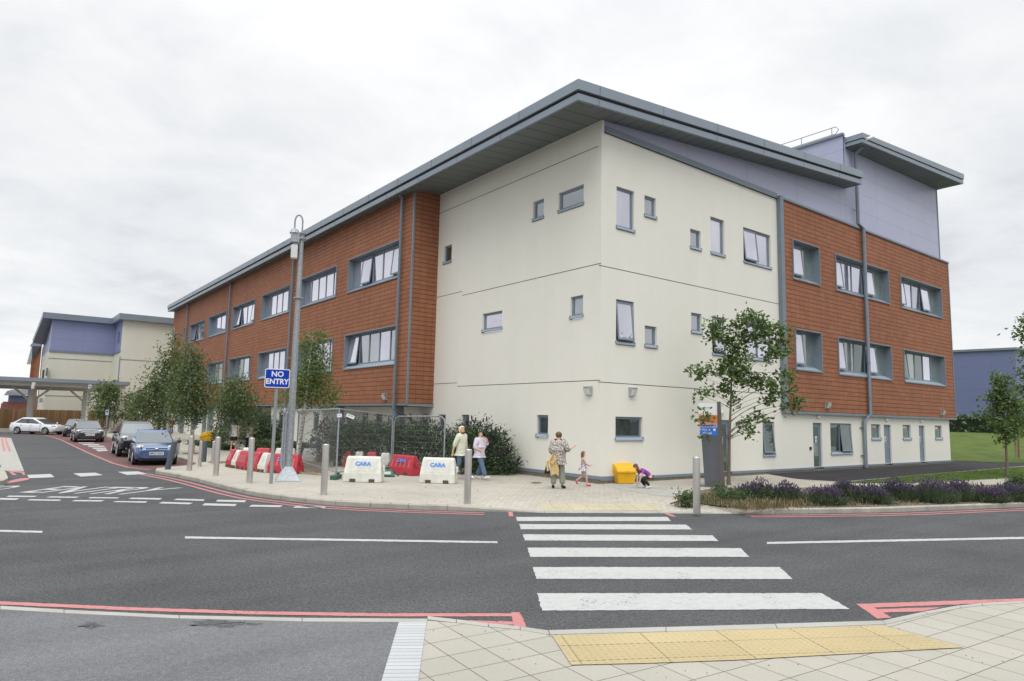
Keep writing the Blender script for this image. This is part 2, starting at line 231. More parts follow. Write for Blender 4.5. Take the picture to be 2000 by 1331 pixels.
# ------------------------------------------------------------------ mesh building
COL = sc.collection
ORG = {}
class MB:
    def __init__(s): s.v = []; s.f = []; s.mi = []; s.k = 0
    def add(s, vs, fs):
        o = len(s.v); s.v += [tuple(p) for p in vs]; s.f += [tuple(i+o for i in f) for f in fs]; s.mi += [s.k]*len(fs); return s
    def quad(s, *p): return s.add(p, [tuple(range(len(p)))])
    def hexa(s, p): return s.add(p, [(0, 3, 2, 1), (4, 5, 6, 7), (0, 1, 5, 4), (1, 2, 6, 5), (2, 3, 7, 6), (3, 0, 4, 7)])
    def box(s, x0, x1, y0, y1, z0, z1): return s.hexa([(x0, y0, z0), (x1, y0, z0), (x1, y1, z0), (x0, y1, z0), (x0, y0, z1), (x1, y0, z1), (x1, y1, z1), (x0, y1, z1)])
    def obox(s, c, d, rz=0., tilt=None):
        m = Matrix.Rotation(rz, 3, 'Z')
        if tilt: m = m @ Matrix.Rotation(tilt[1], 3, tilt[0])
        c = Vector(c); q = []
        for z in (-1, 1):
            for x, y in ((-1, -1), (1, -1), (1, 1), (-1, 1)): q.append(c + m @ Vector((x*d[0]/2, y*d[1]/2, z*d[2]/2)))
        return s.hexa(q)
    def tube(s, pts, rs, n=8, cap=True):
        pts = [Vector(p) for p in pts]
        if isinstance(rs, (int, float)): rs = [rs]*len(pts)
        rings = []; prev = None
        for i, p in enumerate(pts):
            d = (pts[min(i+1, len(pts)-1)] - pts[max(i-1, 0)])
            d = d.normalized() if d.length > 1e-9 else Vector((0, 0, 1))
            a = Vector((0, 0, 1)) if abs(d.z) < .9 else Vector((1, 0, 0))
            if prev is not None: a = prev
            u = (a - d*a.dot(d)); u = u.normalized() if u.length > 1e-6 else d.orthogonal().normalized(); v = d.cross(u); prev = u
            rings.append([p + (u*math.cos(2*math.pi*k/n) + v*math.sin(2*math.pi*k/n))*rs[i] for k in range(n)])
        vs = [q for r in rings for q in r]; fs = []
        for i in range(len(rings)-1):
            for k in range(n): fs.append((i*n+k, i*n+(k+1) % n, (i+1)*n+(k+1) % n, (i+1)*n+k))
        if cap: fs += [tuple(reversed(range(n))), tuple(range((len(rings)-1)*n, len(rings)*n))]
        return s.add(vs, fs)
    def cyl(s, p0, p1, r0, r1=None, n=16): return s.tube([p0, p1], [r0, r1 if r1 is not None else r0], n)
    def lathe(s, c, prof, n=16):
        vs = [(c[0]+r*math.cos(2*math.pi*k/n), c[1]+r*math.sin(2*math.pi*k/n), c[2]+z) for r, z in prof for k in range(n)]; fs = []
        for i in range(len(prof)-1):
            for k in range(n): fs.append((i*n+k, i*n+(k+1) % n, (i+1)*n+(k+1) % n, (i+1)*n+k))
        fs += [tuple(reversed(range(n))), tuple(range((len(prof)-1)*n, len(prof)*n))]; return s.add(vs, fs)
    def prism(s, poly, z0, z1):
        n = len(poly); vs = [(x, y, z0) for x, y in poly]+[(x, y, z1) for x, y in poly]
        return s.add(vs, [tuple(reversed(range(n))), tuple(range(n, 2*n))]+[(i, (i+1) % n, n+(i+1) % n, n+i) for i in range(n)])
    def ell(s, c, r, n=12, m=8, rz=0.):
        vs = []; fs = []; cc, ss = math.cos(rz), math.sin(rz)
        for i in range(m+1):
            th = math.pi*i/m
            for k in range(n):
                x = r[0]*math.sin(th)*math.cos(2*math.pi*k/n); y = r[1]*math.sin(th)*math.sin(2*math.pi*k/n); vs.append((c[0]+x*cc-y*ss, c[1]+x*ss+y*cc, c[2]-r[2]*math.cos(th)))
        for i in range(m):
            for k in range(n): fs.append((i*n+k, i*n+(k+1) % n, (i+1)*n+(k+1) % n, (i+1)*n+k))
        return s.add(vs, fs)
    def build(s, name, mats, parent=None, smooth=False, bevel=0., org=None, sharp=None):
        me = bpy.data.meshes.new(name); vs = s.v
        if org is None and parent is not None and parent.name in ORG: org = ORG[parent.name]
        if org is not None: vs = [(x-org[0], y-org[1], z-org[2]) for x, y, z in vs]
        me.from_pydata([tuple(v) for v in vs], [], s.f)
        if not isinstance(mats, (list, tuple)): mats = [mats]
        for m in mats: me.materials.append(m)
        if len(mats) > 1: me.polygons.foreach_set('material_index', s.mi)
        if bevel:
            b = bmesh.new(); b.from_mesh(me); bmesh.ops.remove_doubles(b, verts=b.verts, dist=1e-5)
            bmesh.ops.bevel(b, geom=[q for q in b.edges if q.is_manifold and q.calc_face_angle(0) > .5], offset=bevel, segments=1, affect='EDGES', clamp_overlap=True); b.to_mesh(me); b.free()
        if smooth:
            me.polygons.foreach_set('use_smooth', [True]*len(me.polygons)); me.set_sharp_from_angle(angle=R(sharp or 40))
        me.update(); o = bpy.data.objects.new(name, me); COL.objects.link(o)
        if org is not None: ORG[o.name] = org
        if parent is not None: o.parent = parent
        elif org is not None: o.location = org
        return o
def tag(o, label=None, cat=None, group=None, kind=None):
    if label: o['label'] = label
    if cat: o['category'] = cat
    if group: o['group'] = group
    if kind: o['kind'] = kind
    return o
def empty(name, loc, rz=0., label=None, cat=None, group=None, world=False):   # world: its parts are written in world coordinates
    o = bpy.data.objects.new(name, None); o.empty_display_size = .2; COL.objects.link(o); o.location = loc; o.rotation_euler = (0, 0, rz)
    if rz == 0. and world: ORG[o.name] = Vector(loc)
    return tag(o, label, cat, group)
def copy_tree(o, parent=None):
    c = o.copy(); COL.objects.link(c)
    if parent is not None: c.parent = parent
    for ch in list(o.children): copy_tree(ch, c)
    return c
def text(s, size, mat_, parent, xf, name='lettering', off=.0, ext=.002, sx=1., align='CENTER', tgt=None, spacing=1.):
    cu = bpy.data.curves.new('t', 'FONT'); cu.body = s; cu.size = size; cu.align_x = align; cu.align_y = 'CENTER'; cu.offset = off; cu.extrude = ext; cu.space_character = spacing; cu.resolution_u = 3
    o = bpy.data.objects.new('t', cu); COL.objects.link(o); dg = bpy.context.evaluated_depsgraph_get(); me = bpy.data.meshes.new_from_object(o.evaluated_get(dg)); bpy.data.objects.remove(o)
    me.transform(Matrix.Diagonal((sx, 1, 1, 1)))
    if callable(xf):
        for v in me.vertices: v.co = xf(v.co)
    else: me.transform(xf)
    me.materials.clear(); me.materials.append(mat_); me.name = name; q = bpy.data.objects.new(name, me); COL.objects.link(q); q.parent = parent
    if parent is not None and parent.name in ORG: me.transform(Matrix.Translation(-Vector(ORG[parent.name])))
    return q
def frame_m(o, u, v):        # matrix placing local x along u, local y along v
    u = Vector(u).normalized(); v = Vector(v).normalized(); n = u.cross(v); m = Matrix((u, v, n)).transposed().to_4x4(); m.translation = Vector(o); return m
def poly_sheet(name, pts, z, m, kind='structure', label=None, cat=None):
    b = MB(); b.add([(p[0], p[1], z if len(p) < 3 or z is not None else p[2]) for p in pts], [tuple(range(len(pts)))])
    o = b.build(name, m); me = o.data
    bm = bmesh.new(); bm.from_mesh(me); bmesh.ops.triangulate(bm, faces=bm.faces); bmesh.ops.recalc_face_normals(bm, faces=bm.faces)
    if sum(f.normal.z for f in bm.faces) < 0: bmesh.ops.reverse_faces(bm, faces=bm.faces)
    bm.to_mesh(me); bm.free(); return tag(o, label, cat, None, kind)
def strip(pts, w, z, off=0.):
    """flat ribbon along a polyline, as quads"""
    P = [Vector((p[0], p[1])) for p in pts]; L_, R_ = [], []
    for i, p in enumerate(P):
        d = (P[min(i+1, len(P)-1)]-P[max(i-1, 0)]).normalized(); n = Vector((-d.y, d.x)); L_.append(p+n*(off+w/2)); R_.append(p+n*(off-w/2))
    vs = [(q.x, q.y, z) for q in L_]+[(q.x, q.y, z) for q in R_]; k = len(P); return vs, [(i, k+i, k+i+1, i+1) for i in range(k-1)]
def smooth_line(pts, n=6):
    P = [Vector((p[0], p[1])) for p in pts]; out = []
    for i in range(len(P)-1):
        a, b, c, d = P[max(i-1, 0)], P[i], P[i+1], P[min(i+2, len(P)-1)]
        for k in range(n):
            t = k/n; out.append(.5*((2*b)+(c-a)*t+(2*a-5*b+4*c-d)*t*t+(-a+3*b-3*c+d)*t**3))
    out.append(P[-1]); return [(q.x, q.y) for q in out]
def resample(pts, step):
    P = [Vector(p[:2]) for p in pts]; out = [P[0].copy()]; acc = 0.
    for a, b in zip(P, P[1:]):
        l = (b-a).length
        while l > 1e-9 and acc+l >= step:
            t = (step-acc)/l; a = a+(b-a)*t; out.append(a.copy()); l = (b-a).length; acc = 0.
        acc += l
    return [(q.x, q.y) for q in out]
# ================================================================== THE GROUND
ZR = -.12; ZM = -.116; ZN = -.09
b = MB(); b.quad((-900, -900, -.16), (900, -900, -.16), (900, 900, -.16), (-900, 900, -.16)); tag(b.build('ground', asphalt('far_ground', (.11, .11, .105))), kind='structure')
b = MB(); b.quad((-70, -40, ZR), (90, -40, ZR), (90, 100, ZR), (-70, 100, ZR)); tag(b.build('road', ROAD), kind='structure')
K1 = [(8.3, 88), (7.9, 72), (7.35, 45), (7.05, 35), (6.95, 31), (6.75, 28.7), (6.35, 27.75), (5.55, 27.3), (4.98, 26.75), (4.78, 26.1), (4.98, 24.9), (5.22, 23.3), (5.38, 21.6), (5.5, 19.8), (5.72, 17.9), (6.02, 16.9), (6.37, 15.97), (6.84, 15.14), (7.46, 14.42), (8.16, 13.75), (8.9, 13.1), (9.55, 12.5)]
K2 = [(9.55, 12.5), (10.4, 11.92), (12.76, 10.54), (14.3, 9.6)]
K3 = [(14.3, 9.6), (15.5, 8.96), (18.05, 7.86), (20.85, 7.0), (22.8, 6.39), (32, 3.6), (70, -8)]
k1 = resample(smooth_line(K1), .9); k2 = resample(smooth_line(K2), .9)[0:]; k3 = resample(smooth_line(K3), .9)
line = [(p[0], p[1], 0.) for p in k1[:-1]] + [(p[0], p[1], -.095) for p in k2[1:]] + [(k3[0][0], k3[0][1], -.095)] + [(p[0], p[1], 0.) for p in k3[1:]]
def offs(l, w):
    o = []
    for i in range(len(l)):
        a = Vector(l[max(i-1, 0)][:2]); c = Vector(l[min(i+1, len(l)-1)][:2]); d = (c-a).normalized(); n = Vector((-d.y, d.x)); o.append((l[i][0]+n.x*w, l[i][1]+n.y*w, l[i][2]))
    return o
inn = offs(line, .145); inn2 = offs(line, 1.3)
b = MB(); gap = .006
for i in range(len(line)-1):
    A, B_, C_, D = [Vector(q) for q in (line[i], line[i+1], inn[i+1], inn[i])]
    if (B_-A).length < .05: continue
    d = (B_-A).normalized()*gap; a, bb, c, dd = A+d, B_-d, C_-d, D+d; zb = -.2; k = .025; n = (D-A); n.z = 0; n = n.normalized()*k; dz = Vector((0, 0, k)); t = rnd.uniform(-.003, .003); T = Vector((0, 0, t))
    vs = [(a.x, a.y, zb), (bb.x, bb.y, zb), (c.x, c.y, zb), (dd.x, dd.y, zb), a-dz+T, bb-dz+T, a+n+T, bb+n+T, c+T, dd+T]
    b.add(vs, [(0, 1, 5, 4), (4, 5, 7, 6), (6, 7, 8, 9), (1, 2, 8, 7, 5), (3, 0, 4, 6, 9), (2, 3, 9, 8)])
tag(b.build('kerb', KERB), kind='structure')
b = MB()      # thin dark bed that shows in the joints between the kerb stones
for i in range(len(line)-1):
    a, c = line[i], line[i+1]; e_, f_ = inn[i], inn[i+1]; m = offs([a, c], .03); z0, z1 = min(a[2], c[2])-.03, 0
    b.quad((m[0][0], m[0][1], a[2]-.035), (m[1][0], m[1][1], c[2]-.035), (f_[0], f_[1], c[2]-.035), (e_[0], e_[1], a[2]-.035)); b.quad((m[0][0], m[0][1], -.2), (m[1][0], m[1][1], -.2), (m[1][0], m[1][1], c[2]-.035), (m[0][0], m[0][1], a[2]-.035))
tag(b.build('kerb_bedding', mat('kerb_joint', (.10, .09, .07), .95)), kind='structure')
low = [i for i, p in enumerate(line) if p[2] < -.05]; i0, i1 = low[0]-1, low[-1]+1
bound = [(p[0], p[1], -.002) for p in inn[:i0+1]]+[(p[0], p[1], -.002) for p in inn2[i0+1:i1]]+[(p[0], p[1], -.002) for p in inn[i1:]]+[(70, 60, -.002), (70, 98, -.002), (8.5, 98, -.002)]
bm = bmesh.new(); vv = [bm.verts.new(p) for p in bound]; f = bm.faces.new(vv); bmesh.ops.triangulate(bm, faces=[f]); bmesh.ops.recalc_face_normals(bm, faces=bm.faces)
if sum(q.normal.z for q in bm.faces) < 0: bmesh.ops.reverse_faces(bm, faces=bm.faces)
for i in range(i0, i1):
    a, c = inn[i], inn[i+1]; e_ = inn2[i+1] if i+1 < i1 else None; d_ = inn2[i] if i > i0 else None
    pts = [p for p in ((a[0], a[1], a[2]-.002), (c[0], c[1], c[2]-.002), (e_[0], e_[1], -.002) if e_ else None, (d_[0], d_[1], -.002) if d_ else None) if p]
    if len(pts) >= 3: bm.faces.new([bm.verts.new(p) for p in pts])
me = bpy.data.meshes.new('pavement'); bm.to_mesh(me); bm.free(); me.materials.append(PAVE); o = bpy.data.objects.new('pavement', me); COL.objects.link(o); tag(o, kind='structure')
g2 = lambda pts, z: [tuple(G(x, y, z)[:2]) for x, y in pts]
def ragged(p, z, amp=.009, step=.05):
    o = []; P_ = [Vector(q[:2]) for q in p]
    for a, c in zip(P_, P_[1:]+P_[:1]):
        L_ = (c-a).length; n = max(1, int(L_/step)) if L_ < 12 else 1
        if L_ > 1e-6: nn_ = Vector((-(c-a).y, (c-a).x))/L_
        for k in range(n): q = a.lerp(c, k/n)+(nn_*rnd.gauss(0, amp) if k else Vector((0, 0))); o.append((q.x, q.y))
    return o
def markings(name, m, polys, z=ZM, rough=True):
    b = MB()
    if rough and len(polys) > 3: polys = [ragged(p, z, .006 if 'white' in name or 'zebra' in name else .004) if len(p) < 12 else p for p in polys]
    for i_, p in enumerate(polys): b.add([(q[0], q[1], z+(i_ % 9)*.0002) for q in p], [tuple(range(len(p)))])
    o = b.build(name, m); bm = bmesh.new(); bm.from_mesh(o.data)
    for f in bm.faces:
        if f.normal.z < 0: f.normal_flip()
    bm.to_mesh(o.data); bm.free(); return tag(o, kind='structure')
# zebra
zeb = [[(1008, 1010), (1303, 1010), (1311, 1018), (1010, 1018)], [(1014, 1024), (1340, 1025), (1352, 1034.5), (1017, 1034)], [(1021, 1044), (1391, 1046), (1403, 1057), (1025, 1056)], [(1030, 1070), (1447, 1071), (1463, 1088), (1036, 1088)], [(1040, 1108), (1523, 1108), (1548, 1131.5), (1048, 1131)], [(1049, 1159), (1604, 1159), (1660, 1190), (1059, 1193)]]
markings('zebra_crossing', WPAINT, [g2(p, ZM) for p in zeb])
cl = [g2([(361, 1048), (971, 1057.6), (972, 1061.2), (361, 1052)], ZM), g2([(1498, 1059), (2000, 1049), (2000, 1053), (1498, 1063)], ZM), g2([(-300, 1028), (84, 1037.5), (83, 1041), (-300, 1032)], ZM)]
gw = [[(90, 642), (370, 645), (330, 655), (60, 655)], [(490, 650), (775, 653), (735, 665), (450, 660)], [(890, 657), (1170, 660), (1140, 670), (860, 668)], [(1290, 663), (1585, 667), (1560, 682), (1255, 675)], [(1730, 672), (2000, 680), (1985, 695), (1695, 685)],
      [(0, 665), (190, 670), (155, 685), (0, 682)], [(300, 677), (605, 682), (575, 693), (262, 688)], [(735, 685), (1025, 687), (985, 700), (695, 697)], [(1140, 695), (1445, 698), (1410, 712), (1100, 705)], [(1590, 703), (1885, 712), (1850, 727), (1550, 718)], [(-260, 636), (-30, 640), (-60, 650), (-290, 646)], [(-380, 655), (-110, 660), (-140, 674), (-410, 670)]]
gwp = [[(x/5, 840+y/5) for x, y in p] for p in gw]+[[(425, 976.5), (481.5, 977.5), (477.5, 981.5), (421.5, 980)], [(400, 983.5), (462.5, 985), (459, 989), (395, 987.5)], [(492.5, 986.5), (552.5, 987.5), (547.5, 991), (485, 990)], [(577.5, 989), (636, 990), (634, 993), (572, 992)]]
sq = [[(265, 440), (495, 430), (530, 462), (285, 472)], [(715, 425), (930, 418), (1005, 442), (790, 457)], [(1150, 410), (1345, 405), (1445, 430), (1240, 440)]]
markings('white_road_lines', WPAINT, cl+[g2(p, ZM) for p in gwp]+[g2([(x/5, 840+y/5) for x, y in p], ZM) for p in sq])
BL, BR, TR, TL = [G(x, y, ZM+.001) for x, y in ((36, 962.3), (256, 966.2), (359, 953), (126, 950))]
def bil(u, v): return BL*(1-u)*(1-v)+BR*u*(1-v)+TR*u*v+TL*(1-u)*v
def road_word(s, u0, u1):
    cu = bpy.data.curves.new('t', 'FONT'); cu.body = s; cu.size = 1; cu.resolution_u = 3; cu.offset = .012; o = bpy.data.objects.new('t', cu); COL.objects.link(o)
    me = bpy.data.meshes.new_from_object(o.evaluated_get(bpy.context.evaluated_depsgraph_get())); bpy.data.objects.remove(o)
    xs = [v.co.x for v in me.vertices]; ys = [v.co.y for v in me.vertices]; x0, x1, y0, y1 = min(xs), max(xs), min(ys), max(ys)
    for v in me.vertices:
        p = bil(u0+(u1-u0)*(v.co.x-x0)/(x1-x0), (v.co.y-y0)/(y1-y0)); v.co = (p.x, p.y, ZM+.001)
    me.materials.clear(); me.materials.append(WPAINT); q = bpy.data.objects.new('road_lettering', me); COL.objects.link(q); tag(q, kind='structure')
road_word('ENTRY', 0, 1); road_word('NO', -.62, -.30)
# red lines
def reds():
    P = []
    def add(pts, w, off=0.):
        v, f = strip(pts, w, ZM, off); P.extend([[v[i] for i in q] for q in f])
    kl = [p[:2] for p in k1 if p[1] < 26.4]
    add(kl, .10, -.26); add(kl, .10, -.52)
    e1 = Vector(kl[-1]); n = Vector((-.5, -.85)).normalized()
    kr = [p[:2] for p in k3 if p[0] > 14.0]
    add(kr, .10, -.26); add(kr, .10, -.52)
    P.append(g2([(992, 999.6), (1001, 999.8), (1003, 1009), (994, 1009)], ZM)); P.append(g2([(1296, 1003), (1306, 1003), (1322, 1009.5), (1312, 1009.5)], ZM))
    add(g2([(-40, 848.3), (20, 848.5), (50, 848.9), (88, 851), (106, 855), (120, 860), (140, 869.6), (170, 884), (196, 895), (220, 905), (250, 913), (270, 915.6), (294, 918)], ZM), .11)
    add(g2([(-200, 1169.5), (0, 1178), (250, 1189.5), (500, 1197.5), (750, 1201.5), (1015, 1201.5)], ZM), .115)
    P.append(g2([(998, 1196.5), (1015, 1196.5), (1029, 1225), (1005, 1225)], ZM)); P.append(g2([(891, 1211.5), (1008, 1214.5), (1010, 1220.5), (960, 1221)], ZM))
    P.append(g2([(1672, 1180), (2000, 1169), (2300, 1157), (2300, 1163), (2000, 1176), (1712, 1187)], ZM)); P.append(g2([(1672, 1180), (1696, 1180), (1742, 1207), (1714, 1209)], ZM)); P.append(g2([(1712, 1190), (1845, 1186), (1800, 1194.5), (1724, 1197)], ZM))
    s = lambda *p: g2([(x*250/1512, 740+y*250/1512) for x, y in p], ZM)
    P.append(s((8, 690), (30, 690), (68, 860), (38, 860))); P.append(s((48, 690), (66, 690), (132, 860), (100, 860)))
    P.append(s((45, 1080), (285, 1100), (300, 1138), (270, 1138), (255, 1112), (110, 1100))); P.append(s((105, 1105), (150, 1105), (200, 1138), (150, 1140)))
    P.append(s((0, 1212), (120, 1205), (230, 1180), (340, 1172), (345, 1190), (250, 1210), (110, 1235), (0, 1245)))
    markings('red_road_lines', RPAINT, P)
reds()
markings('parking_bay', BAY, [[(8.0, 72)]+[(p[0]-.02, p[1]) for p in k1 if 27.5 < p[1] < 71]+[(5.0, 27.55)]+g2([(270, 914.8), (250, 912.2), (220, 904), (196, 894), (170, 883), (140, 868.6), (120, 859), (106, 854), (88, 850), (50, 847.8), (20, 847.4), (-40, 847.2)], ZM-.002)], ZM-.002)
s = lambda *p: g2([(30+x*.11, 805+y*.11) for x, y in p], ZM+.002)
markings('bay_markings', WPAINT, [s((1110, 543), (1380, 543), (1420, 556), (1140, 556)), s((1180, 568), (1470, 572), (1510, 590), (1210, 586)), s((1280, 600), (1560, 600), (1600, 618), (1310, 620)), s((1350, 635), (1610, 635), (1610, 655), (1390, 655)), s((1420, 668), (1620, 664), (1640, 690), (1470, 700))], ZM+.002)
markings('gutter_slabs', CONC, [[tuple(q) for q in g2([(x*250/1512, 740+y*250/1512) for x, y in ((-60, 690), (72, 698), (130, 700), (285, 1092), (40, 1085), (-60, 900))], ZM-.002)]], ZM-.002)
isl = g2([(-220, 905), (0, 912), (6, 915), (12, 924), (16, 934), (8, 938.5), (-10, 941), (-220, 948)], 0.)
b = MB(); b.prism(isl, -.2, 0.); tag(b.build('traffic_island', KERB), kind='structure')
# near side of the road
t = MB()
nk = g2([(-300, 1168), (0, 1184.5), (125, 1191.8), (350, 1202.8), (590, 1207.8), (835, 1209.4)], ZN); nk2 = g2([(-300, 1175.5), (0, 1191), (125, 1198.5), (350, 1208.8), (590, 1214.8), (835, 1216)], ZN)
def raised(name, pts, z0, z1, m):
    b = MB(); b.prism(pts, z0, z1); return tag(b.build(name, m), kind='structure')
def kerbrow(b, A, B_, z):
    # A, B_: front and back edge points, split into stones
    for (a0, a1, c1, c0) in zip(A, A[1:], B_[1:], B_):
        a0, a1, c0, c1 = map(Vector, (a0, a1, c0, c1)); n = max(1, round((a1-a0).length/.9))
        for k in range(n):
            p, q = k/n, (k+1)/n; e = .004/max(.3, (a1-a0).length/n); p += e/n; q -= e/n
            b.prism([tuple(a0.lerp(a1, p)), tuple(a0.lerp(a1, q)), tuple(c0.lerp(c1, q)), tuple(c0.lerp(c1, p))], -.2, z+rnd.uniform(-.0015, .0015))
b = MB(); kerbrow(b, nk2, nk, ZN+.004)
s = lambda *p: g2([(740+x*.63, 980+y*.63) for x, y in p], ZN)
f1 = s((150, 356), (240, 366), (340, 379), (438, 388), (525, 400), (890, 390), (1228, 380), (1560, 370), (1690, 342), (1800, 323), (1870, 316), (2000, 309), (2400, 290))
f2 = s((150, 366), (240, 376), (340, 389), (438, 398), (530, 413), (890, 404), (1235, 394), (1572, 381), (1702, 350), (1806, 330), (1872, 322.5), (2000, 315), (2400, 296))
kerbrow(b, f2, f1, ZN+.004)
tag(b.build('near_kerb', CONC), kind='structure')
lt = [nk2[0], (-9, 12), (-9, -4), (.6, 1.2)]+[tuple(G(745, 1331, ZN)[:2]), tuple(G(779, 1216, ZN)[:2])]+nk2[1:5][::-1]
o = poly_sheet('driveway', lt, ZN, TARM)
st_ = g2([(779, 1216), (833, 1216), (817, 1331), (745, 1331)], ZN); d1 = Vector(st_[3])-Vector(st_[0]); st_[2] = tuple(Vector(st_[1])+(Vector(st_[2])-Vector(st_[1]))*2.6); st_[3] = tuple(Vector(st_[0])+d1*2.6)
poly_sheet('sett_strip', st_, ZN+.004, SETT)
poly_sheet('near_pavement', [tuple(G(830, 1212, ZN)[:2])]+f2[1:]+[(24, -6), (-2, -6), st_[2], st_[1]], ZN-.002, SLAB)
# stains on the light tarmac
STAIN = asphalt('damp_tarmac', (.10, .10, .104))
for n, (cx_, cy_, rx, ry) in enumerate([(178, 1222, 24, 5), (430, 1218.5, 62, 6)]):
    poly_sheet('damp_patch', g2([(cx_+rx*math.cos(a)*(1+.3*math.sin(3*a+n)+.16*math.sin(11*a+2*n)), cy_+ry*math.sin(a)*(1+.35*math.cos(4*a+n)+.25*math.sin(13*a+n))) for a in [i*.07854+0*rnd.random() for i in range(80)]], ZN+.002), ZN+.002, STAIN)
# tactile paving
TACM = brickmat('buff_tactile_slabs', [(.44, .355, .195), (.49, .40, .23)], (.20, .18, .10), .80, .40, .0045, 0, 'floor', R(28.7), .85, .12, .14, .3, .2)
def tactile(px, z, label):
    pts = [Vector(q) for q in g2(px, z)]; b = MB(); b.add([(q.x, q.y, z) for q in pts], [tuple(range(len(pts)))])
    u = (pts[1]-pts[0]).normalized(); v = Vector((-u.y, u.x)); 
    if (pts[2]-pts[1]).dot(v) < 0: v = -v
    def inside(p):
        c = False
        for i in range(len(pts)):
            a, d = pts[i], pts[i-1]
            if (a.y > p.y) != (d.y > p.y) and p.x < (d.x-a.x)*(p.y-a.y)/(d.y-a.y)+a.x: c = not c
        return c
    for i in range(-10, 70):
        for j in range(0, 30):
            p = pts[0]+u*(.035+i*.0665)+v*(.035+j*.0665)
            if inside(p) and inside(p+u*.03) and inside(p-u*.03) and inside(p+v*.03) and inside(p-v*.03): b.lathe((p.x, p.y, z-.001), [(.018, 0), (.014, .0055)], 7)
    o = b.build('tactile_paving', TACM); tag(o, kind='structure'); return o
tactile([(740+x*.63, 980+y*.63) for x, y in ((537, 415), (1560, 384), (1815, 452), (1100, 491), (845, 500), (597, 506))], ZN+.006, '')
# far tactile lies on the ramp behind the dropped kerb
A_, B2 = Vector((9.75, 12.57)), Vector((12.85, 10.7)); uu = (B2-A_).normalized(); nn = Vector((-uu.y, uu.x))
b = MB()
def rp(s_, t_): p = A_+uu*s_+nn*t_; return (p.x, p.y, -.097+.095*max(0, t_)/1.16+.008)
ln = (B2-A_).length; b.quad(rp(0, .02), rp(ln, .02), rp(ln, .82), rp(0, .82))
for i in range(int(ln/.0665)):
    for j in range(11):
        q = rp(.04+i*.0665, .06+j*.0665); b.lathe((q[0], q[1], q[2]-.001), [(.018, 0), (.014, .0055)], 5)
tag(b.build('tactile_paving', brickmat('faded_tactile_slabs', [(.49, .44, .31), (.53, .48, .35)], (.28, .26, .17), .40, .40, .006, 0, 'floor', R(28.7), .85, .12, .14, .3, .2)), kind='structure')
# lighter slab path by the bin, manhole, tarmac and lawns on the right
s5 = lambda *p: g2([(1040+x*.14, 820+y*.14) for x, y in p], .002)
poly_sheet('concrete_path', s5((950, 908), (1130, 890), (1260, 905), (1420, 905), (2600, 1010), (2450, 1090), (1900, 1078), (1400, 1003), (1100, 945)), .003, CONC)
B7 = lambda *p: g2([(1550+x*.225, 800+y*.225) for x, y in p], .004)
tar = B7((0, 598), (140, 612), (420, 628), (1000, 575), (2000, 490), (2600, 440), (2300, 478), (2000, 472))
poly_sheet('tarmac_apron', [(25.2, 15.75)]+[(24.0, 13.75)]+tar[1:6]+[(60, 14.6), (49.1, 14.2), (46.4, 16.4), (43.7, 16.6), (43.7, 15.6)], .006, TARD)
poly_sheet('lawn', B7((400, 640), (1000, 582), (2000, 497), (3000, 420), (3400, 520), (2000, 590), (1400, 622), (1000, 640)), .008, GRASS)
b = MB(); v, f = strip(B7((120, 614), (420, 632), (1000, 580), (2000, 494)), .1, .014); b.add(v, f); tag(b.build('edging_kerb', CONC), kind='structure')
bedf = [(14.75, 11.95, .012), (14.4, 11.3, .012), (14.3, 10.75, .004), (14.5, 10.2, -.012), (14.95, 9.72, -.02)]+[(p[0], p[1], .010) for p in inn if 15.4 < p[0] < 60]
bed = bedf+[(x_, y_, .012) for x_, y_ in ((60, -2.0), (34, 7.2), (29, 8.9), (24.2, 10.6), (20.6, 11.75), (18.2, 12.9), (17.0, 12.7))]
poly_sheet('planting_bed', bed, None, SOIL)
# grass bank to the right, with the ground rising behind it
b = MB(); rows = []
base = [(43.6, 40), (43.7, 17.6), (46.6, 16.6), (49.0, 13.9), (53, 9.5), (66, -4)]; 
def bankz(t): return .02+1.62*(3*t*t-2*t**3)
for t in [i/12 for i in range(13)]:
    row = []
    for (x, y) in base:
        d = Vector((x, y)); tx, ty = d.x*(1+.47*t), d.y*(1+.47*t)-.0
        row.append((tx+ (0 if y < 17.5 else 0), ty, bankz(t)))
    rows.append(row)
far = [(x*6, y*6, 1.66) for x, y in base]; rows.append(far)
n = len(base); vs = [p for r in rows for p in r]; fs = [(i*n+k, (i+1)*n+k, (i+1)*n+k+1, i*n+k+1) for i in range(len(rows)-1) for k in range(n-1)]
b.add(vs, fs); tag(b.build('grass_bank', GRASS, smooth=True), kind='structure')
